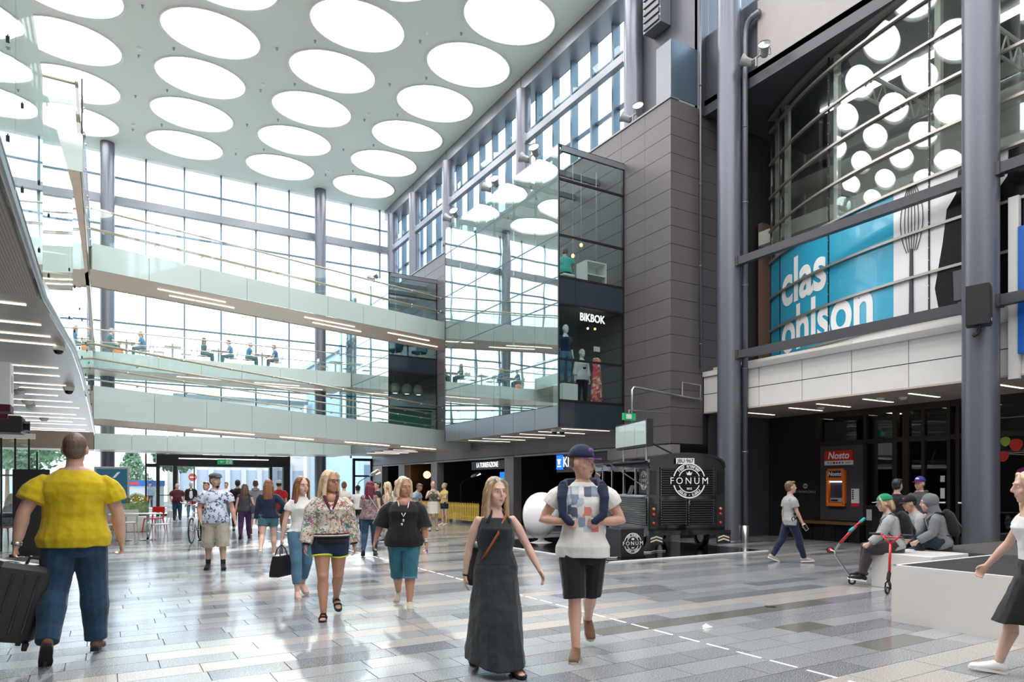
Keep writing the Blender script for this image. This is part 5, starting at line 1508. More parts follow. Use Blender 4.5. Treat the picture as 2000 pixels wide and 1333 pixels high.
# --- young woman in white tee and ripped jeans, behind her
J = person('young woman in white t-shirt and ripped cropped jeans with handbag', 589, 1166, H=1.62, face=14, sex='f', girth=1.0, vox=.009,
           R=(9, -1, 3, 0), L=(-9, -1, 24, 20), LA=(0, 10, 8, 6), RA=(-2, 15, -2, 9), head=(-18, 2), skin='skin_b', hair=('long', 'hair_auburn'), curl=55,
           top=dict(mat='c_white', hem=.96, sleeve=.45, pad=.012, spad=.016), bottom=dict(kind='jeans', mat='c_jeans_light', leg=1.72, pad=.010, waist=1.04),
           shoes=('skin_b', 'c_cream'))
b = MB(); b.ell(J['kneeR'] + V(0, .055, .02), (.04, .02, .014)); part(J, 'ripped_knee', b, 'c_white')
hw = J['world'](J['handR'])
hb = thing('handbag', 'black tote handbag hanging from the hand of woman in white', 'handbag', (hw.x, hw.y, hw.z - .42), J['root'].rotation_euler.z + .8)
b = MB()
for zz, wx, wy in ((0, .17, .065), (.02, .175, .07), (.15, .16, .06), (.27, .135, .045), (.275, .13, .035)): b.v += [(wx, wy, zz), (-wx, wy, zz), (-wx, -wy, zz), (wx, -wy, zz)]
b.f = [(3, 2, 1, 0), (16, 17, 18, 19)] + [(4 * i + j, 4 * i + (j + 1) % 4, 4 * i + 4 + (j + 1) % 4, 4 * i + 4 + j) for i in range(4) for j in range(4)]; b.m = [0] * len(b.f)
obj('bag_body', b, 'black', hb, True)
for y in (-.04, .04): b = MB(); b.tube([(-.09, y, .26), (-.06, y * .6, .36), (0, 0, .42), (.06, y * .6, .36), (.09, y, .26)], .008, 6); obj('handle', b, 'black', hb, True)
b = MB(); b.rbox(-.1, .1, -.035, .035, .24, .285, .01); obj('paper', b, 'white', hb, True)
# --- woman in black top
J = person('blonde woman in loose black top and rolled denim capris', 789, 1187, H=1.61, face=-2, sex='f', girth=1.26, belly=.03, vox=NV,
           L=(11, -2, 3, 0), R=(-11, -1, 26, 18), LA=(2, 16, 10, 8), RA=(-4, 26, -2, 18), head=(-30, 4), skin='skin_tan', hair=('bob', 'hair_blond'), curl=40,
           top=dict(mat='c_black', hem=.84, sleeve=1.15, pad=.03, spad=.03, flare=.028, hemw=.02, neck=1.44), bottom=dict(kind='capris', mat='c_jeans_teal', leg=1.22, pad=.014, cuff='c_jeans_light'),
           shoes=('c_khaki', 'c_cream'))
b = MB(); b.ell(J['up'](0, .105, 1.405), (.075, .055, .075), 12, 8); part(J, 'neckline_skin', b, 'skin_tan')
b = MB(); pts = [J['up'](s * .075, .075 + .108 * (1 - abs(s)) ** .6, 1.45 - .21 * (1 - abs(s)) ** .6) for s in (-1, -.75, -.5, -.25, 0, .25, .5, .75, 1)]
b.tube([p_ + V(0, .035, 0) for p_ in pts], .008, 6); b.ell(pts[4] + V(0, .045, -.05), (.016, .008, .02)); b.ell(pts[4] + V(.02, .045, -.10), (.016, .008, .016)); part(J, 'necklace', b, 'steel')
for f_ in (.80, .90): b = MB(); q = lerp(J['elL'], J['wrL'], f_); dv = J['hdL']; b.tube([q - dv * .008, q + dv * .008], .040, 14); part(J, 'bracelet', b, 'steel')
glasses(J, 'grey_plastic', .085)
b = MB(); q = J['handL'] + J['hdL'] * .02; b.ell(q + V(.0, .02, -.0), (.010, .034, .022)); part(J, 'blue_case', b, 'blue_sign')
# --- young woman in dark maxi dress
J = person('young woman in dark halter maxi dress with crossbody bag', 968, 1309, H=1.57, face=16, sex='f', girth=1.03, vox=NV,
           L=(16, 2, 4, 0), R=(-15, 3, 16, 24), LA=(12, 26, 24, 20), RA=(-14, 14, -6, 6), head=(-12, 0), skin='skin_b', hair=('long', 'hair_dirty'), curl=22, twist=0,
           top=dict(mat='c_charcoal', hem=.98, sleeve=0, pad=.020, hemw=.012, neck=1.40, neckpad=.012, name='bodice'), bottom=dict(kind='dress', mat='c_charcoal', hem=.13, waist=1.04, pad=.020, flare=.04, fold=.02),
           shoes=('c_brown', 'c_black', 'sandal'))
JD = J
b = MB()
for s in (-1, 1): b.tube([J['up'](s * .10, .10, 1.36), J['up'](s * .06, .068, 1.44), J['up'](s * .035, .02, 1.485)], [.02, .011, .007], 8)
part(J, 'halter_strap', b, 'c_charcoal')
b = MB(); b.tube([J['up'](.16, .03, .98), J['up'](.12, .135, 1.10), J['up'](.02, .165, 1.27), J['up'](-.07, .10, 1.42), J['up'](-.09, .0, 1.475), J['up'](.0, -.12, 1.35), J['up'](.15, -.12, 1.05)], [(.016, .005)] * 7, 8); strap_o = b
cb = thing('crossbody_bag', 'dark shoulder bag with brown strap worn with the maxi dress', 'bag', tuple(J['world'](J['up'](.17, -.17, .82))), J['root'].rotation_euler.z)
Mi = (Matrix.Translation(cb.location) @ Matrix.Rotation(cb.rotation_euler.z, 4, 'Z')).inverted()
b.v = [tuple(Mi @ J['world'](Vector(v))) for v in b.v]; obj('strap', b, mat('strap_brown', (.30, .07, .02), .5).name, cb, True, True)
b = MB(); b.tube([(.0, -.0, -.04), (0, 0, .02), (0, 0, .16), (0, 0, .27), (0, 0, .29)], [(.05, .11), (.075, .17), (.07, .16), (.04, .11), (.02, .06)], 14, up=(0, 1, 0)); soft(obj('bag_body', b, 'c_black', cb, True), .01, 2)
glasses(J, 'c_aqua', .088)
b = MB(); q = J['wrR']; dv = J['hdR']; b.tube([q - dv * .006, q + dv * .006], .030, 12); part(J, 'bracelet', b, 'c_black')
# --- man in cap with sweater over his shoulders
J = person('man in navy cap and printed white t-shirt with sweater over shoulders', 1138, 1281, H=1.84, face=2, sex='m', girth=1.02, vox=NV,
           R=(10, -3, 4, 0), L=(-14, -3, 34, 28), LA=(-8, 30, 88, -52), RA=(-8, 32, 84, -50), head=(-52, 2), skin='skin_a', hair=('capped', 'hair_brown'), curl=70,
           top=dict(mat='c_graphic', hem=.84, sleeve=.5, pad=.026, spad=.03, hemw=.008), bottom=dict(kind='shorts', mat='c_black', leg=1.02, pad=.018, flare=.012),
           shoes=('c_brown', 'c_khaki'))
cap(J, 'c_navy', cloth('c_lilac', (.16, .08, .28)).name, False, 'c_lilac')
U_ = J['up']
b = MB()
b.tube([U_(-.17, .03, 1.43), U_(-.16, -.07, 1.40), U_(0, -.13, 1.36), U_(.16, -.07, 1.40), U_(.17, .03, 1.43)], [(.035, .05), (.045, .11), (.05, .15), (.045, .11), (.035, .05)], 12, up=(0, 0, 1))
for s, hn in ((-1, 'handL'), (1, 'handR')):
    q = J[hn]
    b.tube([U_(s * .17, -.05, 1.42), U_(s * .165, .04, 1.43), U_(s * .175, .11, 1.34), U_(s * .165, .15, 1.2), lerp(U_(s * .15, .15, 1.15), q, .6), q], [(.05, .035), (.046, .030), (.042, .026), (.038, .026), (.032, .026), (.02, .02)], 12, up=(0, 1, 0))
sw = thing('sweater', 'navy sweater draped around the shoulders of man in cap', 'sweater', tuple(J['world'](U_(0, 0, 1.1))), J['root'].rotation_euler.z)
Mi = (Matrix.Translation(sw.location) @ Matrix.Rotation(sw.rotation_euler.z, 4, 'Z')).inverted()
b.v = [tuple(Mi @ J['world'](Vector(v))) for v in b.v]; soft(obj('knit', b, 'c_navy', sw, True), .009, 3, .02, TEXF)
T_ = dict
# --- boy walking to the right
J = person('boy in light grey t-shirt with black print walking past the staff door', 1543, 1099, H=1.60, face=112, sex='m', girth=.95, vox=.010,
           R=(20, 1, 4, -4), L=(-18, 1, 12, 22), RA=(14, 6, 24, 4), LA=(-10, 8, 2, 5), head=(0, -4), skin='skin_a', hair=('short', 'hair_brown'),
           top=T_(mat='c_grey', hem=.82, sleeve=.68, pad=.022, spad=.03), bottom=T_(kind='trousers', mat='c_navy', leg=2.0, pad=.018), shoes=('c_khaki', 'white'))
Mf = J['U'].to_3x3()
b = MB(); b.tube([J['up'](.192, .03 - .05, .93), J['up'](.175, .09, .93)], [(.004, .05)] * 2, 8); b = MB()
for c_ in (-.015, .085):
    b.tube([J['up'](.218 - abs(c_ + .01) * .32, c_ + .035 * math.cos(a_), .965 + .042 * math.sin(a_)) for a_ in [2 * PI * i / 12 for i in range(13)]], .009, 6)
b.ell(J['up'](.195, .04, 1.07), (.012, .05, .03)); part(J, 'shirt_print', b, 'c_black')
hw = J['world'](J['handR'] + V(0, .03, -.02)); ph = thing('phone', 'mobile phone in the hand of the walking boy', 'phone', tuple(hw), J['root'].rotation_euler.z)
ph.rotation_euler = (.6, .2, J['root'].rotation_euler.z)
b = MB(); b.rbox(-.006, .006, -.035, .035, -.07, .07, .004); obj('case', b, 'white', ph, True)
b = MB(); b.box(.006, .008, -.030, .030, -.062, .062); obj('screen', b, 'black_gloss', ph, True)
# --- seated boys with scooters
SB = (10.075, 5.784)
J = person('boy in green cap and grey sweatshirt sitting on white block with scooter', pos=SB, z=0, H=1.60, face=-84, sex='m', girth=1.0, vox=.010, seat=.52,
           R=(84, 6, 78, 0), L=(78, 6, 66, -8), RA=(30, 12, 40, 4), LA=(38, 10, 60, 4), lean=12, head=(0, -4), skin='skin_b', hair=('bob', 'hair_dirty'), curl=60,
           top=T_(mat='c_grey', hem=.86, sleeve=1.9, pad=.03, spad=.026, fold=.024), bottom=T_(kind='trousers', mat=cloth('c_umber', (.05, .038, .042)).name, leg=1.92, pad=.024), shoes=('c_black', 'white'), socks='c_black')
cap(J, 'c_green', 'c_khaki'); JG = J
backpack(J, 'black backpack on the back of boy in green cap')
J = person('boy in grey hoodie with hood up sitting on the stage platform', pos=(10.98, 5.58), z=0, H=1.62, face=-80, sex='m', girth=1.02, vox=.010, seat=.52,
           R=(70, 8, 80, 0), L=(104, 4, 120, 0), RA=(40, 16, 66, 2), LA=(30, 14, 74, 2), lean=16, head=(0, -10), skin='skin_b', hair=('hood', 'hair_brown'), curl=45,
           top=T_(mat='c_greyd', hem=.86, sleeve=1.92, pad=.034, spad=.026, hoodup=True, fold=.024, name='hoodie'), bottom=T_(kind='jeans', mat='c_denimdark', leg=1.94, pad=.02), shoes=('c_black', 'white'), socks='c_white')
backpack(J, 'black backpack with white markings on boy in hoodie'); JH = J
J = person('boy in black cap and pale jacket sitting behind the two boys', pos=(11.6, 6.15), z=0, H=1.60, face=-70, sex='m', vox=.012, seat=.52,
           R=(80, 6, 80, 0), L=(80, 6, 80, 0), RA=(30, 10, 100, -6), LA=(30, 10, 90, -6), lean=22, head=(0, -12), skin='skin_a', hair=('capped', 'hair_dark'),
           top=T_(mat='c_grey', hem=.86, sleeve=1.9, pad=.03, spad=.026), bottom=T_(kind='trousers', mat='c_black', leg=1.95, pad=.02), shoes=('c_black', 'white'))
cap(J, 'c_black', 'c_black', False, 'c_red')
J = person('dark-haired person in black t-shirt behind the seated boys', pos=onz(1752, 1108, 0), H=1.62, face=150, sex='m', vox=.012, hair=('short', 'hair_dark'), skin='skin_a',
           top=T_(mat='c_black', hem=.84, sleeve=.7, pad=.024, spad=.03), bottom=T_(kind='trousers', mat='c_greyd', leg=1.95, pad=.02), LA=(10, 10, 20, 5), RA=(10, 10, 40, 5))
J = person('young man in blue and red cap and dark hooded jacket standing by doors', pos=onz(1797, 1100, 0), H=1.66, face=-30, sex='m', vox=.012, hair=('capped', 'hair_brown'), skin='skin_a', girth=1.08,
           top=T_(mat='c_slate', hem=.84, sleeve=1.92, pad=.03, spad=.028, hood=True, name='jacket'), bottom=T_(kind='trousers', mat='c_black', leg=1.95, pad=.02), LA=(14, 14, 60, 0), RA=(10, 16, 70, 0))
cap(J, mat('cap_blue', (.02, .03, .22), .7).name, 'c_red', False, 'c_white')
# --- girl hurrying past the stage
J = person('blonde girl in white off-shoulder top and black skirt hurrying past stage', pos=(6.20, 2.45), H=1.64, face=-72, sex='f', girth=1.0, vox=NV,
           R=(20, 2, 6, -6), L=(-22, 2, 26, 30), RA=(28, 14, 40, 10), LA=(-24, 12, -8, 6), lean=4, head=(0, 0), skin='skin_b', hair=('long', 'hair_blond'), curl=35,
           top=T_(mat='c_white', hem=.96, sleeve=.45, pad=.016, spad=.02, neck=1.36, neckpad=.016), bottom=T_(kind='skirt', mat='c_black', hem=.50, waist=1.04, pad=.014, flare=.02), shoes=('white', 'white'))
# --- people in the middle distance
MV, FV = .014, .018
J = person('long-haired girl in navy jumper and teal shorts seen from behind', 524, 1090, H=1.63, face=176, sex='f', girth=1.08, vox=.011,
           R=(8, 2, 4, 0), L=(-14, 3, 34, 34), LA=(0, 12, 6, 8), RA=(-20, 38, 40, -20), skin='skin_b', hair=('long', 'hair_auburn'), faceon=False,
           top=T_(mat='c_navy', hem=.90, sleeve=1.9, pad=.022, spad=.02, fold=.02, name='jumper'), bottom=T_(kind='shorts', mat='c_teal', leg=.5, pad=.018), shoes=('c_cream', 'white'))
J = person('woman in grey top and purple trousers walking towards the entrance', 478, 1053, H=1.56, face=178, sex='f', girth=1.12, vox=MV, R=(10, 2, 3, 0), L=(-12, 2, 22, 24), RA=(0, 18, 30, 4), LA=(2, 14, 6, 8),
           skin='skin_b', hair=('shoulder', 'hair_brown'), faceon=False, top=T_(mat='c_slate', hem=.88, sleeve=.2, pad=.02, spad=.012), bottom=T_(kind='trousers', mat='c_purple', leg=2.0, pad=.012), shoes=('c_black', 'c_black'))
sb = thing('shoulder_bag', 'dark shoulder bag on the woman in purple trousers', 'bag', tuple(J['world'](J['up'](.23, -.04, .82))), J['root'].rotation_euler.z)
b = MB(); b.rbox(-.05, .07, -.14, .14, 0, .24, .04); obj('bag_body', b, 'c_slate', sb, True); b = MB(); b.tube([(0, -.1, .2), (-.1, -.05, .6), (-.11, .0, .62), (0, .1, .2)], .012, 6); obj('strap', b, 'c_slate', sb, True)
J = person('balding man in grey hooded sweatshirt seen from behind', 499, 1044, H=1.68, face=176, sex='m', girth=1.1, vox=MV, R=(8, 2, 3, 0), L=(-14, 2, 26, 30), skin='skin_a', hair=('buzz', 'hair_buzz'), faceon=False,
           top=T_(mat='c_grey', hem=.86, sleeve=1.9, pad=.026, spad=.024, hood=True, name='hoodie'), bottom=T_(kind='shorts', mat='c_sky', leg=1.0, pad=.024), shoes=('c_maroon', 'c_brown'))
J = person('dark-haired man in black t-shirt walking out', 464, 1036, H=1.70, face=180, sex='m', girth=1.12, vox=MV, skin='skin_tan', hair=('short', 'hair_dark'), faceon=False, L=(-10, 2, 18, 20), R=(8, 2, 2, 0),
           top=T_(mat='c_black', hem=.86, sleeve=.7, pad=.026, spad=.028), bottom=T_(kind='trousers', mat='c_black', leg=2.0, pad=.02))
J = person('person in white cap and red shirt near the entrance jamb', 545, 1043, H=1.66, face=165, sex='m', girth=1.05, vox=MV, skin='skin_a', hair=('capped', 'hair_dark'), faceon=False,
           top=T_(mat='c_red', hem=.86, sleeve=.7, pad=.024, spad=.026), bottom=T_(kind='trousers', mat='c_brown', leg=2.0, pad=.02)); cap(J, 'c_white', 'c_white', False)
J = person('older man in maroon t-shirt and jeans standing in the entrance', 346, 1018, H=1.60, face=4, sex='m', girth=1.22, belly=.08, vox=FV, skin='skin_a', hair=('buzz', 'hair_grey'), RA=(0, 16, 24, -6), LA=(0, 16, 24, -6),
           top=T_(mat='c_maroon', hem=.88, sleeve=.75, pad=.022, spad=.026), bottom=T_(kind='jeans', mat='c_jeans', leg=2.0, pad=.018))
J = person('man in open black jacket over white t-shirt in the entrance', 373, 1012, H=1.66, face=0, sex='m', girth=1.05, vox=FV, skin='skin_b', hair=('buzz', 'hair_grey'),
           top=T_(mat='c_black', hem=.86, sleeve=1.92, pad=.03, spad=.024, name='jacket'), bottom=T_(kind='jeans', mat='c_jeans_light', leg=2.0, pad=.018))
b = MB(); b.tube([J['up'](0, .10, .88), J['up'](0, .115, 1.1), J['up'](0, .115, 1.3), J['up'](0, .07, 1.43)], [(.09, .045), (.085, .045), (.08, .045), (.05, .03)], 10, up=(0, 1, 0)); part(J, 'white_shirt_front', b, 'c_white')
J = person('man in pale shirt coming in through the entrance', 442, 1014, H=1.66, face=-20, sex='m', vox=FV, skin='skin_a', hair=('short', 'hair_brown'), top=T_(mat='c_white', hem=.86, sleeve=.7, pad=.024, spad=.024), bottom=T_(kind='trousers', mat='c_teal', leg=2.0, pad=.018))
J = person('person in plaid shirt pushing a white bicycle', 403, 1058, H=1.60, face=-24, sex='m', vox=MV, skin='skin_a', hair=('short', 'hair_brown'), RA=(34, 24, 68, 22), LA=(20, 6, 60, 0),
           top=T_(mat='c_plaid', hem=.88, sleeve=1.9, pad=.022, spad=.02), bottom=T_(kind='trousers', mat='c_black', leg=2.0, pad=.016)); JB = J
J = person('red-haired woman in patterned sleeveless blouse with white handbag', 722, 1086, H=1.60, face=176, sex='f', girth=1.08, vox=.011, R=(6, 2, 3, 0), L=(-12, 2, 26, 30), LA=(30, 12, 110, -10), RA=(0, 14, 8, 8),
           skin='skin_b', hair=('long', 'hair_red'), faceon=False, top=T_(mat='c_pattern', hem=.86, sleeve=.15, pad=.026, spad=.01, hemw=.03), bottom=T_(kind='jeans', mat='c_jeans', leg=2.0, pad=.010), shoes=('c_slate', 'c_black'))
sb = thing('shoulder_bag', 'small white handbag worn by the red-haired woman', 'bag', tuple(J['world'](J['up'](.22, .0, .84))), J['root'].rotation_euler.z)
b = MB(); b.tube([(0, 0, 0), (0, 0, .04), (0, 0, .16), (0, 0, .22)], [(.03, .07), (.05, .11), (.05, .11), (.03, .06)], 12, up=(0, 1, 0)); obj('bag_body', b, 'c_cream', sb, True, True)
b = MB(); b.tube([(0, -.08, .2), (-.16, -.14, .45), (-.26, -.10, .62), (-.2, .0, .60), (0, .08, .2)], .007, 6); obj('strap', b, 'c_cream', sb, True)
J = person('dark-haired man in profile beyond the red-haired woman', 738, 1050, H=1.62, face=-80, sex='m', vox=MV, skin='skin_a', hair=('short', 'hair_dark'), top=T_(mat='c_black', hem=.86, sleeve=.5, pad=.022, spad=.02), bottom=T_(kind='trousers', mat='c_black', leg=2.0, pad=.016))
J = person('blonde woman in leopard-print summer dress in the crowd', 757, 1058, H=1.60, face=-110, sex='f', vox=MV, skin='skin_b', hair=('shoulder', 'hair_blond'), top=T_(mat='c_leopard', hem=.95, sleeve=0, pad=.016, neck=1.4), bottom=T_(kind='skirt', mat='c_leopard', hem=.5, pad=.02, flare=.06))
J = person('man in light blue t-shirt bending in front of the dark shop', 806, 1040, H=1.62, face=60, sex='m', vox=MV, lean=22, skin='skin_tan', hair=('short', 'hair_brown'), RA=(30, 10, 70, 0), LA=(30, 10, 70, 0), top=T_(mat='c_sky', hem=.86, sleeve=.6, pad=.022, spad=.024), bottom=T_(kind='trousers', mat='c_navy', leg=2.0, pad=.018))
J = person('woman in patterned camisole and cream skirt with backpack straps', 846, 1037, H=1.66, face=2, sex='f', girth=1.04, vox=MV, skin='skin_b', hair=('pony', 'hair_auburn'), R=(4, 2, 2, 0), L=(-6, 3, 10, 8), LA=(26, 18, 128, -24), RA=(26, 18, 128, -24),
           top=T_(mat='c_camo', hem=.94, sleeve=0, pad=.016, neck=1.38), bottom=T_(kind='skirt', mat='c_cream', hem=.60, pad=.02, flare=.05), shoes=('c_khaki', 'c_black'))
J = person('woman in pale yellow t-shirt and dark shorts by the yellow fence', 868, 1027, H=1.62, face=-52, sex='f', girth=1.02, vox=MV, skin='skin_b', hair=('bun', 'hair_dirty'), LA=(24, 10, 84, -10), RA=(24, 10, 84, -10), head=(0, -20),
           top=T_(mat='c_yellowpale', hem=.92, sleeve=.5, pad=.018, spad=.018), bottom=T_(kind='shorts', mat='c_navy', leg=.55, pad=.018), shoes=('c_cream', 'c_cream'))
J = person('person in dark cap sitting low among the crowd', pos=onz(699, 1040, 0), H=1.5, face=170, sex='m', vox=MV, skin='skin_tan', hair=('capped', 'hair_dark'), faceon=False, top=T_(mat='c_white', hem=.86, sleeve=.6, pad=.02, spad=.02), bottom=T_(kind='trousers', mat='c_black', leg=2.0, pad=.016)); cap(J, 'c_black', 'c_black')
J = person('blonde woman with hair in a topknot behind the woman in black', 776, 1050, H=1.66, face=10, sex='f', vox=MV, skin='skin_b', hair=('bun', 'hair_blond'), top=T_(mat='c_white', hem=.9, sleeve=.5, pad=.016, spad=.016), bottom=T_(kind='trousers', mat='c_navy', leg=2.0, pad=.014))
J = person('woman with brown hair pinned up, mostly hidden behind floral jacket', 672, 1046, H=1.62, face=178, sex='f', vox=MV, skin='skin_b', hair=('bun', 'hair_auburn'), faceon=False, top=T_(mat='c_cream', hem=.9, sleeve=.5, pad=.016, spad=.016), bottom=T_(kind='trousers', mat='c_black', leg=2.0, pad=.014))
# --- seated blonde at far left
J = person('blonde woman in dark jacket sitting on a red chair', pos=(-2.2, 21.8), H=1.62, face=-30, sex='f', vox=MV, seat=.45, R=(88, 4, 88, 0), L=(88, 4, 88, 0), RA=(20, 10, 80, -10), LA=(20, 10, 80, -10), lean=14, skin='skin_b', hair=('shoulder', 'hair_blond'), rz=-.9,
           top=T_(mat='c_navy', hem=.88, sleeve=1.9, pad=.024, spad=.022, name='jacket'), bottom=T_(kind='trousers', mat='c_black', leg=2.0, pad=.016))
# --- street passer-by
J = person('passer-by in blue shirt on the street outside', pos=(2.6, 52), H=1.72, face=20, sex='m', vox=.02, skin='skin_a', hair=('short', 'hair_dark'), top=T_(mat='c_sky', hem=.86, sleeve=1.9, pad=.02, spad=.02), bottom=T_(kind='trousers', mat='c_navy', leg=2.0, pad=.016), faceon=False)
# --- terrace guests
TF = 7.32
def terr(label, px, y, face_rz, top, hairc, hs='short', sex='m', skin='skin_b', botm='c_teal', lean=10, arms=((30, 8, 90, 0), (30, 8, 90, 0)), head=(0, -8)):
    x = onY(px, 690, y)[0]
    return person(label, pos=(x, y), z=TF, H=1.66, rz=face_rz, sex=sex, vox=.02, seat=.46, R=(88, 5, 86, 0), L=(84, 5, 80, 0), LA=arms[0], RA=arms[1], lean=lean, head=head, skin=skin, hair=(hs, hairc),
                  top=T_(mat=top, hem=.88, sleeve=.7, pad=.022, spad=.02), bottom=T_(kind='trousers', mat=botm, leg=1.95, pad=.016), shoes=('c_slate', 'c_slate'), faceon=False)
EAST, WEST = -PI / 2, PI / 2
terr('terrace guest in dark top reading beside the steel column', 212, 35.9, EAST, 'c_teal', 'hair_grey')
terr('terrace guest in sleeveless blue top facing the reader', 280, 35.9, WEST, 'c_blue', 'hair_dirty', 'shoulder', 'f')
terr('long-haired terrace guest in dark vest at middle table', 397, 35.9, EAST, 'c_teal', 'hair_brown', 'long', 'f', lean=4)
terr('terrace guest in blue shirt leaning over the middle table', 452, 35.9, WEST, 'c_blue', 'hair_dark')
terr('grey-haired terrace guest in blue polo at last occupied table', 484, 35.9, EAST, 'c_blue', 'hair_grey')
terr('terrace guest in dark blue t-shirt and grey trousers at last occupied table', 540, 35.9, WEST, 'c_blue', 'hair_brown', botm='c_greyd')
# --- guest in the glass bay
J = person('person in turquoise shirt sitting in the upper glass bay', pos=(12.0, 16.95), z=7.42, H=1.7, rz=-.5, sex='m', girth=1.15, vox=.016, seat=.48, R=(85, 5, 85, 0), L=(85, 5, 85, 0), RA=(30, 10, 80, -8), LA=(30, 10, 80, -8), lean=18, skin='skin_a', hair=('short', 'hair_brown'), faceon=False,
           top=T_(mat='c_aqua', hem=.84, sleeve=.6, pad=.028, spad=.03), bottom=T_(kind='jeans', mat='c_navy', leg=2.0, pad=.018))
# --- shop mannequins
mat('mannequin', (.72, .68, .63), .35)
J = person('white mannequin in dark off-shoulder top and jeans on a plinth', pos=(11.5, 16.25), z=4.45, H=1.74, rz=PI, sex='f', vox=.012, skin='mannequin', hair=('none', 'hair_dark'), faceon=False, name='mannequin', group=None,
           top=T_(mat='c_navy', hem=.96, sleeve=1.3, pad=.012, spad=.012, neck=1.36), bottom=T_(kind='jeans', mat='c_jeans_light', leg=1.95, pad=.008), shoes=('c_black', 'c_black'), LA=(0, 12, 6, 8), RA=(0, 12, 6, 8))
J = person('white mannequin in white shirt over black camisole and trousers', pos=(12.2, 16.4), z=3.8, H=1.78, rz=PI, sex='f', vox=.012, skin='mannequin', hair=('none', 'hair_dark'), faceon=False, name='mannequin',
           top=T_(mat='c_white', hem=.84, sleeve=1.6, pad=.03, spad=.026, neck=1.40), bottom=T_(kind='trousers', mat='c_black', leg=1.95, pad=.006), shoes=('c_black', 'c_black'), LA=(0, 14, 6, 8), RA=(0, 14, 6, 8))
b = MB(); b.tube([J['up'](0, .085, 1.05), J['up'](0, .11, 1.2), J['up'](0, .105, 1.33), J['up'](0, .09, 1.38)], [(.06, .03), (.085, .035), (.09, .03), (.07, .02)], 10, up=(0, 1, 0)); part(J, 'black_camisole', b, 'c_black')
# =================================================================== FURNITURE AND OBJECTS
# ---- stage units and block
st_ = thing('stage', 'low white stage block with black carpet top', 'stage', (8.7, 1.8, 0))
mat('stage_white', (.70, .66, .62), .45, col2=(.60, .54, .47), nscale=2.2, lo=.60, hi=.80, coord='world')
mat('carpet_black', (.022, .021, .023), .9, bump=.3, bscale=200)
mat('carpet_grey', (.075, .070, .068), .9, bump=.3, bscale=200)
for y0, y1 in ((2.35, 4.33), (.35, 2.33)):
    slab('front_panel', 7.5, 7.53, y0, y1, 0, .6, 'stage_white', st_)
slab('side_panel', 7.5, 9.88, 4.33, 4.35, 0, .6, 'stage_white', st_)
slab('edge_trim', 7.5, 7.56, .35, 4.35, .6, .625, 'white_panel', st_); slab('edge_trim', 7.5, 9.88, 4.30, 4.35, .6, .625, 'white_panel', st_)
slab('carpet', 7.56, 8.74, .35, 4.30, .58, .622, 'carpet_black', st_); slab('carpet', 8.76, 9.88, .35, 4.30, .58, .622, 'carpet_black', st_)
slab('seam', 8.74, 8.76, .35, 4.30, .58, .6215, 'steel', st_)
slab('core', 7.53, 9.85, .4, 4.3, 0, .58, 'joint_black', st_)
pf = thing('platform', 'grey carpeted platform on metal legs behind the stage block', 'platform', (12.2, 4.3, 0))
slab('deck', 10.9, 13.75, 2.6, 5.95, .45, .52, 'carpet_grey', pf)
for x in (11.0, 13.6):
    for y in (2.75, 4.3, 5.85): slab('leg', x - .03, x + .03, y - .03, y + .03, 0, .45, 'steel', pf)
bk = thing('white_block', 'plain white block seat beside the grey platform', 'seat', (10.35, 5.6, 0))
b = MB(); b.rbox(9.85, 10.85, 5.15, 6.02, 0, .515, .012, 2); obj('block', b, 'white_panel', bk)
# ---- scooters
def wheel_mb(c, r, t, axis, n=20, hub=True):
    b = MB(); ax = Vector(axis).normalized(); a = Vector((0, 0, 1)); u = ax.cross(a).normalized(); w_ = u.cross(ax)
    b.tube([Vector(c) + (u * math.cos(q) + w_ * math.sin(q)) * r for q in [2 * PI * i / n for i in range(n + 1)]], t, 8, cap=False)
    return b, u, w_
def wheel(parent, c, r, t, axis, tyre='black', rim='steel', spokes=0):
    b, u, w_ = wheel_mb(c, r - t, t, axis); o = obj('wheel', b, tyre, parent, True, True)
    b = MB(); ax = Vector(axis).normalized()
    if spokes:
        for i in range(spokes): q = 2 * PI * i / spokes; b.tube([Vector(c) + ax * .02 * (-1) ** i, Vector(c) + (u * math.cos(q) + w_ * math.sin(q)) * (r - 1.6 * t)], .0018, 4)
        b.cyl(Vector(c) - ax * .035, Vector(c) + ax * .035, .02, 10)
        b.tube([Vector(c) + (u * math.cos(q) + w_ * math.sin(q)) * (r - 2 * t) for q in [2 * PI * i / 20 for i in range(21)]], t * .4, 6, cap=False)
    else:
        b.cyl(Vector(c) - ax * t * .8, Vector(c) + ax * t * .8, (r - t) * .85, 16)
    obj('rim', b, rim, o, True, True)
mat('scooter_red', (.55, .012, .022), .3, coat=.4); mat('grip_teal', (.02, .34, .36), .6)
p = onz(1733, 1162, 0)
s1_ = thing('kick_scooter', 'red stunt scooter standing upright beside the white block', 'scooter', (p[0], p[1], 0), math.atan2(-p[1], -p[0]) - PI / 2 - .5)
wheel(s1_, (0, 0, .055), .055, .014, (1, 0, 0)); wheel(s1_, (0, -.55, .055), .055, .014, (1, 0, 0))
b = MB(); b.tube([(-.03, 0, .055), (-.03, -.01, .15), (0, -.02, .2), (.03, -.01, .15), (.03, 0, .055)], .011, 8); obj('fork', b, 'black', s1_, True)
b = MB(); b.tube([(0, -.02, .2), (0, -.05, .30)], .026, 12); obj('clamp', b, 'black', s1_, True)
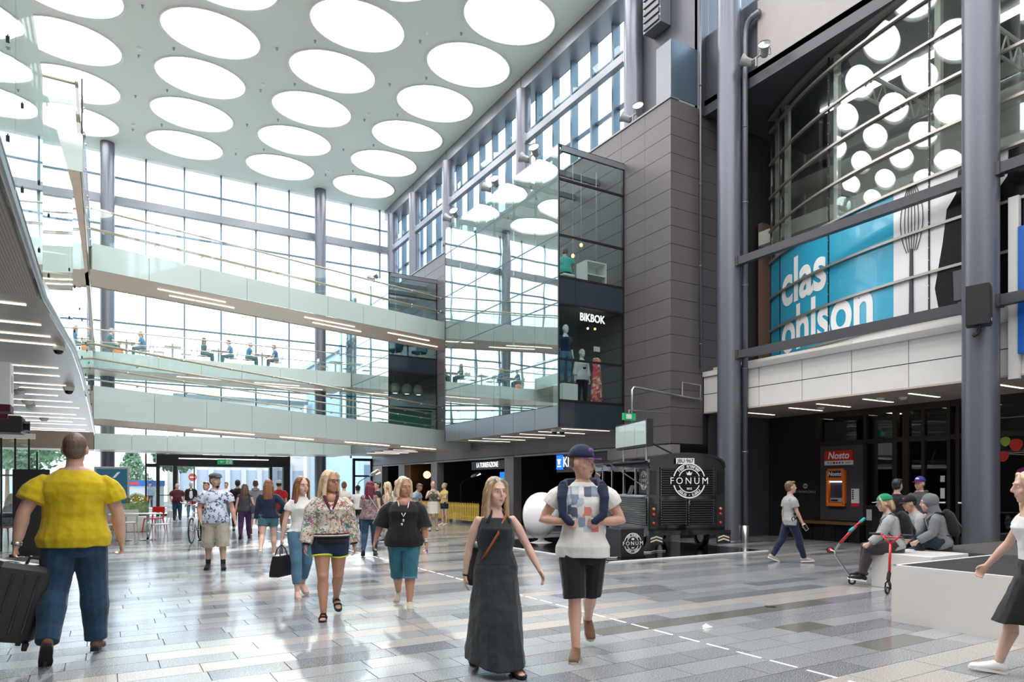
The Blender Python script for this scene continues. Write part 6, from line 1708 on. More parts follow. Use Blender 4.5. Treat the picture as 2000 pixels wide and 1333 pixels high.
b = MB(); b.tube([(0, -.05, .28), (0, -.08, .70)], .018, 12); b.tube([(0, -.08, .69), (-.13, -.085, .82)], .014, 8); b.tube([(0, -.08, .69), (.13, -.085, .82)], .014, 8); b.tube([(-.12, -.085, .79), (.12, -.085, .79)], .012, 8); b.tube([(-.16, -.085, .825), (-.11, -.085, .815)], .014, 8); b.tube([(.16, -.085, .825), (.11, -.085, .815)], .014, 8)
obj('handlebar', b, 'scooter_red', s1_, True, True)
for s in (-1, 1): b = MB(); b.tube([(s * .14, -.085, .825), (s * .30, -.09, .825)], .018, 10); obj('grip', b, 'black', s1_, True, True)
b = MB(); b.rbox(-.055, .055, -.52, -.08, .06, .085, .012); b.tube([(0, -.1, .075), (0, -.03, .19)], .02, 8); obj('deck', b, 'black', s1_, True)
p = onz(1664, 1143, 0)
s2_ = thing('kick_scooter', 'silver scooter with red stem and turquoise grips tipped up', 'scooter', (p[0], p[1], 0), math.atan2(-p[1], -p[0]) + PI / 2)
wheel(s2_, (0, 0, .055), .055, .014, (0, 1, 0), rim='chrome'); wheel(s2_, (-.30, 0, .52), .055, .014, (0, 1, 0), rim='scooter_red')
b = MB(); b.tube([(.0, 0, .09), (-.05, 0, .16), (-.23, 0, .44), (-.24, 0, .50)], [(.05, .012), (.055, .012), (.055, .012), (.02, .012)], 10, up=(.8, 0, .5)); obj('deck', b, 'steel', s2_, True)
b = MB(); b.tube([(-.30, 0, .52), (-.24, 0, .50), (-.17, 0, .62)], .018, 8); obj('fork', b, 'steel', s2_, True)
b = MB(); b.tube([(-.17, 0, .62), (.06, 0, .90)], .022, 12); obj('stem', b, 'scooter_red', s2_, True, True)
b = MB(); b.tube([(.03, -.10, .88), (.05, 0, .90), (.12, .10, .96)], .014, 8); obj('handlebar', b, 'scooter_red', s2_, True)
for a_, c_ in (((.02, -.10, .87), (-.03, -.24, .83)), ((.11, .08, .95), (.17, .2, 1.0))): b = MB(); b.tube([a_, c_], .024, 10); obj('grip', b, 'grip_teal', s2_, True, True)
# ---- litter and floor fittings
p = onz(1378, 1229, 0); b = MB(); b.quadmesh([(0, 0, .002), (.13, .02, .002), (.05, .10, .005), (.05, .04, .045)], [(0, 1, 3), (1, 2, 3), (2, 0, 3), (0, 2, 1)])
o = obj('paper_scrap', b, 'white', None, label='crumpled scrap of white paper lying on the floor', cat='paper'); o.location = (p[0], p[1], 0)
p = onz(1505, 1186, 0); b = MB(); b.lathe([(0, .002), (.06, .002), (.07, .0005)], n=20); o = obj('service_cap', b, 'black', floor); o.location = (p[0], p[1], .001)

# ---- black mat and food van
mt = thing('display_mat', 'black display mat with white edging under the food van', 'mat', (10.8, 13, 0))
slab('mat_sheet', 8.5, 13.1, 10.55, 16.4, .0, .012, 'black_gloss', mt)
for a in ((8.44, 8.5, 10.49, 16.4), (8.44, 13.15, 10.49, 10.55)): slab('edge_strip', *a, 0, .016, 'white', mt)
VRZ = math.radians(-18.6)
van = thing('food_van', 'vintage black corrugated food van with open serving hatch', 'van', (11.355, 11.275, 0), VRZ)
vb = mat('van_black', (.006, .0075, .009), .18, coat=.8).name
W2, VL = .94, 4.1
def arch(w, z0, zr, n=12, zs=1.98):
    pts = [(-w, z0), (w, z0), (w, zs)]
    for i in range(1, n): a = PI * i / n; pts.append((w * math.cos(a) if False else w * math.cos(a) ** 1 , zs + (zr - zs) * math.sin(a) ** .7))
    return pts + [(-w, zs)]
def ring_wall(name, y0, y1, w, z0, zr, m):
    b = MB(); b.prism(arch(w, z0, zr), y0, y1, 'xz'); return obj(name, b, m, van, True)
ring_wall('rear_wall', 0, .05, W2, .5, 2.24, vb)
b = MB(); n = 14
pr = [(W2, 1.94)] + [(W2 * math.cos(PI * i / n), 1.94 + .32 * math.sin(PI * i / n) ** .7) for i in range(1, n)] + [(-W2, 1.94)]
pin = [(x * .96, z - .04) for x, z in pr]
k_ = len(pr)
for yy in (-.04, VL): b.v += [(x, yy, z) for x, z in pr] + [(x, yy, z) for x, z in pin]
for i in range(k_ - 1):
    b.f += [(i, i + 1, 2 * k_ + i + 1, 2 * k_ + i), (k_ + i + 1, k_ + i, 3 * k_ + i, 3 * k_ + i + 1), (i + 1, i, k_ + i, k_ + i + 1), (2 * k_ + i, 2 * k_ + i + 1, 3 * k_ + i + 1, 3 * k_ + i)]
b.m = [0] * len(b.f); obj('roof', b, vb, van, True, False)
slab('floor_pan', -W2, W2, 0, VL, .45, .55, vb, van, True)
slab('right_side', W2 - .04, W2, .05, VL - .5, .5, 1.98, vb, van, True)
b = MB()
def corr(b, x0, x1, z0, z1, y, d=.018, pitch=.052, axis='x'):
    nz_ = int((z1 - z0) / pitch)
    for i in range(nz_):
        za = z0 + i * pitch
        prof = [(0, za), (d * .8, za + pitch * .25), (d, za + pitch * .5), (d * .8, za + pitch * .75), (0, za + pitch)]
        for (d0, a), (d1, c) in zip(prof, prof[1:]):
            if axis == 'x': b.quadmesh([(x0, y - d0, a), (x1, y - d0, a), (x1, y - d1, c), (x0, y - d1, c)], [(0, 1, 2, 3)])
            else: b.quadmesh([(y - d0, x1, a), (y - d0, x0, a), (y - d1, x0, c), (y - d1, x1, c)], [(0, 1, 2, 3)])
for x0, x1, z0, z1, nm in ((-.66, .66, 1.26, 1.93, 'upper_hatch'), (-.66, -.012, .6, 1.24, 'lower_door'), (.012, .66, .6, 1.24, 'lower_door')):
    b = MB(); b.box(x0, x1, -.03, 0, z0, z1); corr(b, x0 + .03, x1 - .03, z0 + .02, z1 - .02, -.03); d_ = obj(nm, b, vb, van, True)
    r = MB()
    for xx in (x0 + .02, x1 - .02):
        for i in range(int((z1 - z0) / .06)): r.ell((xx, -.034, z0 + .04 + i * .06), (.007, .005, .007), 6, 4)
    obj('rivets', r, 'steel', d_, True, kind='stuff')
b = MB(); corr(b, .1, 1.6, .6, 1.25, -W2, axis='y'); corr(b, 1.6, VL - .9, .6, 1.25, -W2, axis='y'); b.box(-W2, -W2 + .03, .05, VL - .5, .5, 1.28); obj('side_panel', b, vb, van, True)
for y_ in (.05, .75, 1.5, 2.3, 3.0): slab('hatch_post', -W2, -W2 + .05, y_, y_ + .05, 1.28, 1.98, 'steel' if y_ > .1 else vb, van, True)
slab('counter', -W2 - .12, -W2 + .3, .1, 3.0, 1.26, 1.30, 'steel', van, True)
slab('hatch_head', -W2, -W2 + .05, .05, VL - .5, 1.9, 2.0, vb, van, True)
b = MB(); b.quadmesh([(-W2, .2, 2.05), (-W2, 2.9, 2.05), (-W2 - 1.0, 2.9, 1.98), (-W2 - 1.0, .2, 1.98), (-W2, .2, 2.09), (-W2, 2.9, 2.09), (-W2 - 1.0, 2.9, 2.01), (-W2 - 1.0, .2, 2.01)], [(0, 1, 2, 3), (7, 6, 5, 4), (0, 3, 7, 4), (1, 5, 6, 2), (3, 2, 6, 7), (0, 4, 5, 1)]); obj('awning_flap', b, 'tie_metal', van, True)
for y_ in (.3, 2.8): b = MB(); b.tube([(-W2, y_, 1.5), (-W2 - .8, y_, 2.0)], .012, 6); obj('flap_strut', b, 'steel', van, True)
slab('inner_wall', W2 - .08, W2 - .05, .06, VL - .6, .55, 1.95, 'frame_bronze', van, True)
slab('side_logo_board', -W2 + .06, -W2 + .08, .08, .70, 1.32, 1.92, 'black', van, True)
b = MB(); b.prism([(-W2, .5), (W2, .5), (W2, 1.35), (W2 * .8, 1.9), (-W2 * .8, 1.9), (-W2, 1.35)], VL - .5, VL, 'xz'); obj('cab_front', b, vb, van, True)
slab('windscreen', -.7, .7, VL, VL + .02, 1.3, 1.85, 'black_gloss', van, True)
for x in (-.80, .80):
    for y_ in (.85, 3.15):
        b, u_, w_ = wheel_mb((x, y_, .33), .25, .075, (1, 0, 0), 24); wo = obj('wheel', b, 'black', van, True, True)
        b = MB(); s = -1 if x < 0 else 1; b.cyl((x - .03, y_, .33), (x + .06 * s, y_, .33), .19, 22); obj('hubcap', b, 'white_gloss', wo, True, False)
        b = MB(); b.tube([(x + .03 * s, y_ + .5 * math.cos(a) * .8, .33 + .38 * math.sin(a)) for a in [PI * i / 10 for i in range(11)]], [(.10, .012)] * 11, 8, up=(1, 0, 0)); 
        obj('wheel_arch', b, vb, van, True)
slab('bumper', -W2 - .06, W2 + .06, -.16, -.04, .40, .50, vb, van, True)
for s in (-1, 1):
    b = MB()
    for zz in (.24, .31):
        b.prism([(s * .82 - .14, zz), (s * .82, zz + .045), (s * .82 + .14, zz), (s * .82 + .14, zz + .035), (s * .82, zz + .08), (s * .82 - .14, zz + .035)], -.166, -.160, 'xz')
    slab('reflector_board', s * .82 - .17, s * .82 + .17, -.16, -.14, .20, .42, 'black', van, True); obj('chevron', b, mat('reflect_cream', (.70, .60, .45), .4).name if 'reflect_cream' not in MATS else 'reflect_cream', van, True)
    for zz, m in ((.98, 'orange'), (.86, 'red'), (.66, 'red')):
        b = MB(); b.ell((s * .82, -.02, zz), (.035, .03, .035), 12, 8); obj('tail_light', b, m, van, True, True)
    slab('lamp_panel', s * .82 - .09, s * .82 + .09, -.012, .0, .58, 1.1, 'black', van, True)
    slab('corner_window', s * .82 - .07, s * .82 + .07, -.012, .0, 1.3, 1.85, 'black_gloss', van, True)
pl_ = slab('licence_plate', -.30, .14, -.075, -.055, 2.0, 2.13, 'letter_white', van, True)
text('plate_lettering', 'JBU·967', .12, 'black', van, True, M_=frame_M((-.08, -.078, 2.065), (1, 0, 0)), depth=.001, bold=.002)
def ring(b, r0, r1, c, M_, n=36, a0=0, a1=2 * PI):
    vs = []
    for i in range(n + 1):
        a = a0 + (a1 - a0) * i / n
        for rr, zz in ((r0, 0), (r1, 0), (r1, .004), (r0, .004)): vs.append(M_ @ Vector((rr * math.cos(a), rr * math.sin(a), zz)))
    fs = []
    for i in range(n):
        for q in range(4): fs.append((4 * i + q, 4 * i + (q + 1) % 4, 4 * i + 4 + (q + 1) % 4, 4 * i + 4 + q))
    b.quadmesh(vs, fs)
def ring_marks(b, r, size, M_, a_mid, span, pat):
    """band of tiny upright strokes: lettering too small to read"""
    n = len(pat)
    for i, ch in enumerate(pat):
        if ch == ' ': continue
        a = a_mid - ((i + .5) / n - .5) * span
        R = M_ @ Matrix.Translation((r * math.cos(a), r * math.sin(a), .0)) @ Matrix.Rotation(a - PI / 2, 4, 'Z')
        w_, h_ = size * .26, size * (.5 if ch == 'l' else .18)
        b.box(-w_, -w_ * .3, -h_, h_, 0, .004, M_=R); b.box(-w_ * .3, w_, h_ * .4, h_, 0, .004, M_=R)
        if ch == 'l' and i % 3: b.box(w_ * .4, w_, -h_, h_ * .4, 0, .004, M_=R)
def logo(parent, M_, R, small=True):
    b = MB(); ring(b, R * .93, R, 0, M_, a0=.27, a1=PI - .27); ring(b, R * .93, R, 0, M_, a0=PI + .27, a1=2 * PI - .27)
    ring(b, R * .64, R * .69, 0, M_, a0=.40, a1=PI - .40); ring(b, R * .64, R * .69, 0, M_, a0=PI + .40, a1=2 * PI - .40)
    obj('emblem_ring', b, 'letter_white', parent, True)
    text('emblem_lettering', 'FONUM', R * .54, 'letter_white', parent, True, M_=M_ @ Matrix.Translation((0, -.02 * R, .006)), depth=.002, space=1.42)
    text('emblem_year', '2012', R * .16, 'letter_white', parent, True, M_=M_ @ Matrix.Translation((0, -.45 * R, .004)), depth=.001, bold=.002)
    c = MB(); pts = [(-.13, .32), (.13, .32), (.18, .50), (.09, .42), (0, .56), (-.09, .42), (-.18, .50)]
    vs = [M_ @ Vector((x * R, y * R, z)) for z in (.0, .004) for x, y in pts]; n = len(pts)
    c.quadmesh(vs, [tuple(range(n - 1, -1, -1)), tuple(range(n, 2 * n))] + [(i, (i + 1) % n, n + (i + 1) % n, n + i) for i in range(n)]); obj('emblem_crown', c, 'letter_white', parent, True)
    c = MB(); ring_marks(c, R * .81, R * .16, M_, PI / 2, 1.8, 'llll llllllll'); ring_marks(c, R * .81, R * .16, M_, -PI / 2, 1.8, 'lllll . lllll'); obj('emblem_marks', c, 'letter_white', parent, True)
logo(van, frame_M((.02, -.062, 1.62), (1, 0, 0)), .40)
b = MB(); b.tube([(.03, -.065, 1.17), (.0, -.08, 1.12), (.03, -.08, 1.08)], .010, 6); obj('door_handle', b, 'steel', van, True)
logo(van, frame_M((-W2 + .055, .39, 1.63), (0, -1, 0)), .22)
b = MB(); b.box(-W2 - .05, -W2 + .12, 1.2, 1.5, 1.30, 1.315); b.quadmesh([(-W2 + .1, 1.2, 1.315), (-W2 + .1, 1.5, 1.315), (-W2 + .18, 1.5, 1.52), (-W2 + .18, 1.2, 1.52)], [(0, 1, 2, 3), (3, 2, 1, 0)])
lp = thing('laptop', 'open silver laptop on the counter of the food van', 'laptop', (11.2, 12.6, 1.3)); lo = obj('laptop_shell', b, 'steel', lp, True)
lp.location = (11.355, 11.275, 0); lp.rotation_euler = (0, 0, VRZ)
mb_ = thing('menu_board', 'three-pane glass menu board mounted on the van roof', 'menu board', (11.355, 11.275, 2.2), VRZ)
for i in range(3): slab('board_pane', -.98, -.95, .1 + i * .62, .1 + (i + 1) * .62 - .02, .25, .78, 'glass_fascia', mb_, True)
slab('board_case', -.95, -.80, .06, 1.98, .2, .82, 'black', mb_, True)
for y_ in (.3, 1.7): b = MB(); b.tube([(-.86, y_, -.12), (-.86, y_, .22)], .025, 8); obj('post', b, 'steel', mb_, True)
b = MB(); b.tube([(-.84, .9, .5), (.1, .9, .06)], .02, 8); obj('brace', b, 'black', mb_, True)
es = thing('exit_sign', 'green exit sign on the panel wall above the food van', 'sign', (12.1, 13.8, 2.9)); slab('sign_board', 11.55, 11.95, 13.70, 13.78, 3.22, 3.40, 'exit_green', es); slab('pictogram_field', 11.62, 11.80, 13.69, 13.70, 3.25, 3.37, 'white', es)
b = MB(); b.tube([(11.75, 13.74, 3.40), (11.75, 13.74, 3.48), (13.2, 13.80, 3.5), (13.42, 13.93, 3.5)], .018, 6); obj('hanger', b, 'steel', es)
# emblem box on the mat
p = onz(1238, 1091, 0)
fb = thing('sign_box', 'black cube sign with round white emblem on the mat', 'sign', (p[0], p[1] + .28, .012), math.radians(-6))
b = MB(); b.rbox(-.285, .285, -.28, .28, 0, .60, .01, 2); obj('cube', b, 'black', fb, True)
logo(fb, frame_M((0, -.283, .30), (1, 0, 0)), .215)
cbl = thing('power_cable', 'white power cable lying behind the cube sign', 'cable', (9.9, 11.6, .015)); b = MB(); b.tube([(0, -.1, .01), (.3, .0, .012), (.55, -.12, .012), (.8, .05, .012), (1.1, .0, .012)], .01, 6); obj('cord', b, 'white', cbl, True)
b = MB(); b.tube([(-1.0, -.5, .01), (-.85, -.62, .012), (-.7, -.5, .012), (-.55, -.55, .012)], .01, 6); obj('cord', b, 'white', cbl, True)
# ---- egg chair
p = onz(1057, 1061, 0)
eg = thing('egg_chair', 'white egg-shaped lounge chair on trumpet base', 'chair', (p[0], p[1], 0), math.radians(-62))
b = MB(); b.lathe([(.30, 0), (.30, .012), (.22, .03), (.10, .07), (.055, .14), (.06, .20), (.14, .25), (.24, .29), (.24, .30), (0, .30)], n=28); obj('base', b, 'white_gloss', eg, True, True)
b = MB(); NA, NB = 28, 16; ctr = Vector((0, 0, .80)); R3 = (.50, .46, .62)
tl = Matrix.Rotation(math.radians(-18), 3, 'X')
def eggp(i, j, s): 
    a = math.radians(38) + (PI - math.radians(38)) * i / NB; q = 2 * PI * j / NA
    v = Vector((math.sin(a) * math.cos(q), math.cos(a), math.sin(a) * math.sin(q)))
    v = Vector((v.x * R3[0] * s, v.y * R3[1] * s, v.z * R3[2] * s * (1 - .12 * v.z)))
    return ctr + tl @ v
for s in (1.0, .93):
    for i in range(NB + 1):
        for j in range(NA): b.v.append(tuple(eggp(i, j, s)))
o2 = (NB + 1) * NA
for i in range(NB):
    for j in range(NA):
        j2 = (j + 1) % NA
        b.f += [(i * NA + j, (i + 1) * NA + j, (i + 1) * NA + j2, i * NA + j2), (o2 + i * NA + j, o2 + i * NA + j2, o2 + (i + 1) * NA + j2, o2 + (i + 1) * NA + j)]
for j in range(NA): b.f.append((j, (j + 1) % NA, o2 + (j + 1) % NA, o2 + j))
b.m = [0] * len(b.f); obj('shell', b, 'white_gloss', eg, True, True)
b = MB(); b.ell((0, .02, .58), (.34, .30, .10), 16, 8); b.ell((0, -.22, .85), (.30, .10, .30), 14, 8); soft(obj('cushion', b, 'c_black', eg, True), .015, 3)

# ---- picket fence, planter, lamps by the cafe
fn = thing('picket_fence', 'yellow picket fence in front of the dark cafe', 'fence', (12.4, 26, 0))
yy = 23.3; n = 0
while yy < 29.2:
    if not 26.15 < yy < 26.35:
        b = MB(); b.prism([(yy, .12), (yy + .085, .12), (yy + .085, .78), (yy + .0425, .84), (yy, .78)], 12.38, 12.40, 'yz'); obj('picket', b, 'yellow_paint', fn)
    yy += .15
for z in (.25, .66):
    for y0, y1 in ((23.3, 26.1), (26.4, 29.2)): slab('rail', 12.40, 12.43, y0, y1, z, z + .07, 'yellow_paint', fn)
for y in (23.4, 26.05, 26.5, 29.1): slab('post', 12.43, 12.48, y, y + .05, 0, .8, 'yellow_paint', fn)
p = onz(893, 1013, 0); t = thing('planter', 'small white square planter on the floor before picket fence', 'planter', (p[0], p[1], 0)); b = MB()
for zz, h_ in ((0, .14), (.26, .17), (.27, .17), (.27, .14), (.2, .13)): b.v += [(h_, h_, zz), (-h_, h_, zz), (-h_, -h_, zz), (h_, -h_, zz)]
b.f = [(3, 2, 1, 0), (16, 17, 18, 19)] + [(4 * i + j, 4 * i + (j + 1) % 4, 4 * i + 4 + (j + 1) % 4, 4 * i + 4 + j) for i in range(4) for j in range(4)]; b.m = [0] * len(b.f); obj('pot', b, 'white', t, True)
glow('lamp_warm', (1.0, .45, .12), 4.0)
def arm_lamp(label, px_, py_, d, rz_, lit):
    x, y = ray(px_, 950)[0] * d, ray(px_, 950)[1] * d
    t = thing('floor_lamp', label, 'lamp', (x, y, 0), rz_)
    b = MB(); b.lathe([(0, 0), (.16, 0), (.16, .03), (.02, .04)], n=16); obj('base', b, 'black', t, True)
    b = MB(); b.tube([(0, 0, .03), (0, 0, 1.55), (.05, 0, 1.68), (.5, 0, 1.95)], .014, 8); obj('pole', b, 'black', t, True)
    b = MB(); b.tube([(.46, 0, 1.90), (.6, 0, 1.99), (.86, 0, 2.13)], [.03, .08, .09], 12); obj('lamp_shade', b, 'steel', t, True, True)
    b = MB(); b.tube([(.70, 0, 2.0), (.88, 0, 2.09)], [.05, .075], 10); obj('bulb', b, 'lamp_warm' if lit else 'led', t, True, True)
arm_lamp('black arched floor lamp with lit head by the corner window', 699, 950, 27.5, -.5, True)
arm_lamp('small arched floor lamp inside the dark cafe', 900, 950, 31, -.5, False)
gl = thing('globe_lamp', 'amber glass globe pendant glowing in the dark shop', 'lamp', (14.6, 32.0, 1.9)); pos_ = onX(834, 928, 14.3)
b = MB(); b.ell((14.3, pos_[0], pos_[1]), (.19, .19, .19), 16, 10); obj('globe', b, 'lamp_warm', gl, smooth=True); b = MB(); b.tube([(14.3, pos_[0], pos_[1] + .18), (14.3, pos_[0], 2.7)], .008, 6); obj('cord', b, 'black', gl)

# ---- cafe seating at the far left
def plast_chair(label, x, y, rz_, m, group=None):
    t = thing('chair', label, 'chair', (x, y, 0), rz_, group)
    b = MB(); b.rbox(-.22, .22, -.21, .22, .43, .46, .03); obj('seat', b, m, t, True)
    for sx in (-1, 1):
        b = MB(); b.tube([(sx * .24, .23, 0), (sx * .19, .18, .44)], [.014, .02], 8); obj('leg', b, m, t, True)
        b = MB(); b.tube([(sx * .24, -.25, 0), (sx * .19, -.2, .44)], [.014, .02], 8); obj('leg', b, m, t, True)
        b = MB(); b.tube([(sx * .19, -.2, .44), (sx * .2, -.25, .80)], [(.03, .012), (.03, .010)], 8); obj('back_post', b, m, t, True)
    b = MB(); b.rbox(-.22, .22, -.265, -.245, .62, .82, .01, M_=None); obj('back_panel', b, m, t, True)
    return t
def gz(px_, py_): return onz(px_, py_, 0)
a = gz(313, 1056); plast_chair('white slotted chair at the right end of the white cafe table', a[0], a[1], math.radians(100), 'white')
a = gz(214, 1058); plast_chair('white slotted chair beside the arm of the man in yellow', a[0], a[1], math.radians(-60), 'white')
a = gz(250, 1052); plast_chair('white chair tucked under the near side of the cafe table', a[0], a[1] + .1, math.radians(10), 'white')
a = gz(300, 1040); plast_chair('red chair beyond the white cafe table', a[0], a[1], math.radians(140), 'red')
a = gz(205, 1044); plast_chair('red chair half hidden behind the man in yellow', a[0], a[1], math.radians(-40), 'red')
plast_chair('red chair under the seated blonde woman', -2.2, 21.75, -.9, 'red')
a = gz(265, 1056); t = thing('cafe_table', 'rectangular white cafe table with chrome pedestal legs', 'table', (a[0], a[1], 0), math.radians(-8))
b = MB(); b.rbox(-.62, .62, -.36, .36, .72, .755, .03); obj('table_top', b, 'white_gloss', t, True)
for x in (-.3, .3):
    b = MB(); b.cyl((x, 0, .02), (x, 0, .72), .04, 14); obj('pedestal', b, 'chrome', t, True, True)
    b = MB(); b.lathe([(0, 0), (.22, 0), (.22, .015), (.05, .03)], (x, 0, 0), 20); obj('foot', b, 'chrome', t, True)
a = gz(318, 1036); t = thing('cafe_table', 'second white cafe table further towards the windows', 'table', (a[0] - .5, a[1] + 1.2, 0)); b = MB(); b.rbox(-.7, .7, -.36, .36, .70, .735, .03); obj('table_top', b, 'white_gloss', t, True)
for x in (-.5, .5): b = MB(); b.cyl((x, 0, .0), (x, 0, .70), .03, 12); obj('leg', b, 'chrome', t, True)
# planter with clipped shrub
a = gz(268, 1040); t = thing('shrub_planter', 'white planter with a round yellow-green shrub', 'planter', (a[0], a[1] + .4, 0))
b = MB(); b.rbox(-.3, .3, -.3, .3, 0, .5, .02); obj('tub', b, 'white', t, True)
mat('foliage', (.20, .28, .02), .7, col2=(.42, .40, .03), nscale=30)
rg = random.Random(3); b = MB()
for i in range(1500):
    v = Vector((rg.gauss(0, 1), rg.gauss(0, 1), rg.gauss(0, 1))).normalized(); r_ = .30 * (.75 + .3 * rg.random())
    c = Vector((0, 0, .98)) + Vector((v.x, v.y, v.z * .9)) * r_; u = v.orthogonal().normalized() * .022; w_ = v.cross(u).normalized() * .022
    u = (u + v * rg.uniform(-.02, .02)); b.quadmesh([c - u, c + w_ * .5, c + u + v * .03, c - w_ * .5], [(0, 1, 2, 3)])
obj('foliage', b, 'foliage', t, True, kind='stuff'); b = MB(); b.tube([(0, 0, .45), (0, 0, .8)], .03, 8); obj('stem', b, 'c_brown', t, True)
mat('screen_green', (.10, .22, .06), .4, col2=(.30, .45, .20), nscale=9)
slab('print_panel', -.34, .34, -.36, -.34, .62, .95, 'screen_green', t, True)
# display totem and dark partition
a = gz(212, 1036); t = thing('display_totem', 'tall information display with blue screen and pale frame', 'display', (a[0], a[1], 0), math.radians(-6))
b = MB(); b.rbox(-.42, .62, -.06, .06, 0, 2.16, .03); obj('cabinet', b, 'grey_plastic', t, True)
slab('screen', -.36, .56, -.066, -.058, .9, 2.08, mat('screen_teal', (.008, .06, .10), .25, emit=.5).name, t, True)
b = MB(); b.prism([(.12, 1.78), (.2, 1.78), (.36, 1.98), (.27, 1.98)], -.07, -.066, 'xz'); obj('screen_mark', b, 'letter_white', t, True)
t = thing('dark_partition', 'tall black partition panel behind the man in yellow', 'partition', (-1.2, 18.4, 0))
xa, xb = ray(37, 950), ray(92, 950); dd = 15.6
b = MB(); b.box(xa[0] * dd, xb[0] * dd + .1, 17.9, 18.05, 0, 1.86); obj('panel', b, 'black_wall', t)
slab('foot_bar', xa[0] * dd - .05, xb[0] * dd + .15, 17.8, 18.15, 0, .05, 'black', t)
t = thing('glass_screen', 'glass draught screen with thin dark posts beside black partition', 'glass screen', (-2.0, 19.5, 0))
for i in range(4):
    x = -2.3 + i * .26; slab('post', x - .02, x + .02, 19.4, 19.44, 0, 2.75, 'frame_black', t)
    if i < 3: slab('pane', x + .02, x + .24, 19.41, 19.425, .1, 2.6, 'glass_rail', t)
slab('head_rail', -2.4, -1.4, 19.36, 19.48, 2.6, 2.72, 'steel', t)
t = thing('ceiling_unit', 'black projector housing hung beneath the low soffit', 'projector', (-1.6, 12.6, 2.6))
a0, a1 = ray(0, 835), ray(52, 835); dd = 10.8
b = MB(); b.rbox(a0[0] * dd - .3, a1[0] * dd, 12.5, 13.1, 2.30, 2.55, .03); obj('housing', b, 'black', t)
b = MB(); b.cyl((a1[0] * dd - .05, 12.8, 2.42), (a1[0] * dd + .08, 12.8, 2.42), .07, 14); obj('lens', b, 'black_gloss', t)
b = MB(); b.cyl((a1[0] * dd - .4, 12.8, 2.55), (a1[0] * dd - .4, 12.8, 3.0), .03, 8); obj('drop_rod', b, 'steel', t)
t = thing('hanging_sign', 'white illuminated box sign hung from the low soffit', 'sign', (-.9, 6.6, 2.4))
q0 = onY(-20, 705, 7.0); q1 = onY(20, 800, 7.0)
slab('box', q0[0] - .3, q1[0] + .0, 7.0, 7.25, q1[1] + .04, q0[1] + .0, 'white_panel', t)
slab('red_base', q0[0] - .3, q1[0] + .0, 7.0, 7.25, q1[1] - .02, q1[1] + .04, 'c_maroon', t)
slab('hanger', q1[0] - .25, q1[0] - .2, 7.1, 7.15, q0[1], 3.0, 'white_panel', t)
slab('side_pictogram', q1[0], q1[0] + .003, 7.08, 7.17, q1[1] + .15, q0[1] - .1, 'grey_plastic', t)
t = thing('lift_sign', 'dark red pictogram sign below the white box sign', 'sign', (-.9, 7.3, 2.2)); q0 = onY(-30, 790, 7.8); q1 = onY(15, 818, 7.8)
slab('board', q0[0], q1[0], 7.8, 7.84, q1[1], q0[1], 'c_maroon', t)
b = MB(); zc = (q0[1] + q1[1]) / 2; xc_ = q1[0] - .12
for dx in (-.035, .045): b.tube([(xc_ + dx, 7.796, zc - .05), (xc_ + dx, 7.796, zc + .05)], .008, 6)
b.tube([(xc_ - .035, 7.796, zc), (xc_ + .03, 7.796, zc)], .010, 6); b.ell((xc_, 7.796, zc), (.022, .006, .03)); obj('pictogram', b, 'letter_white', t)
slab('hanger', q1[0] - .2, q1[0] - .17, 7.81, 7.83, q0[1], 3.0, 'steel', t)

# ---- bicycle
p = onz(374, 1063, 0)
bc = thing('bicycle', 'white city bicycle pushed towards the hall', 'bicycle', (p[0], p[1], 0), math.atan2(-p[1], -p[0]) - PI / 2 - .22)
wheel(bc, (0, 0, .34), .34, .02, (1, 0, 0), spokes=20, rim='steel'); wheel(bc, (0, -1.05, .34), .34, .02, (1, 0, 0), spokes=20, rim='steel')
b = MB(); b.tube([(.05, 0, .34), (.05, -.08, .66), (0, -.1, .70), (-.05, -.08, .66), (-.05, 0, .34)], .012, 8); b.tube([(0, -.1, .70), (0, -.14, .86)], .018, 8); b.tube([(0, -.12, .72), (0, -.6, .32)], .018, 8); b.tube([(0, -.13, .80), (0, -.70, .78)], .016, 8); b.tube([(0, -.6, .32), (0, -.74, .86)], .016, 8)
for s in (-1, 1): b.tube([(s * .015, -.72, .76), (s * .05, -1.05, .34)], .009, 6); b.tube([(s * .015, -.6, .32), (s * .05, -1.05, .34)], .009, 6)
obj('frame', b, 'white_gloss', bc, True, True)
b = MB(); b.tube([(0, -.14, .84), (0, -.13, .97), (0, -.1, 1.0)], .014, 8); b.tube([(-.32, -.24, 1.08), (-.24, -.12, 1.05), (0, -.1, 1.0), (.24, -.12, 1.05), (.32, -.24, 1.08)], .012, 8); obj('handlebar', b, 'chrome', bc, True, True)
b = MB(); b.tube([(0, -.62, .92), (0, -.74, .93), (0, -.9, .94)], [(.03, .02), (.07, .03), (.09, .035)], 10, up=(0, 0, 1)); obj('saddle', b, 'black', bc, True, True)
b = MB(); b.tube([(-.02, -.6, .32), (-.10, -.6, .32), (-.10, -.55, .17)], .009, 6); b.box(-.19, -.09, -.6, -.52, .15, .175); b.tube([(.02, -.6, .32), (.10, -.6, .32), (.10, -.65, .47)], .009, 6); b.box(.09, .19, -.69, -.61, .45, .475); obj('pedal_crank', b, 'black', bc, True)

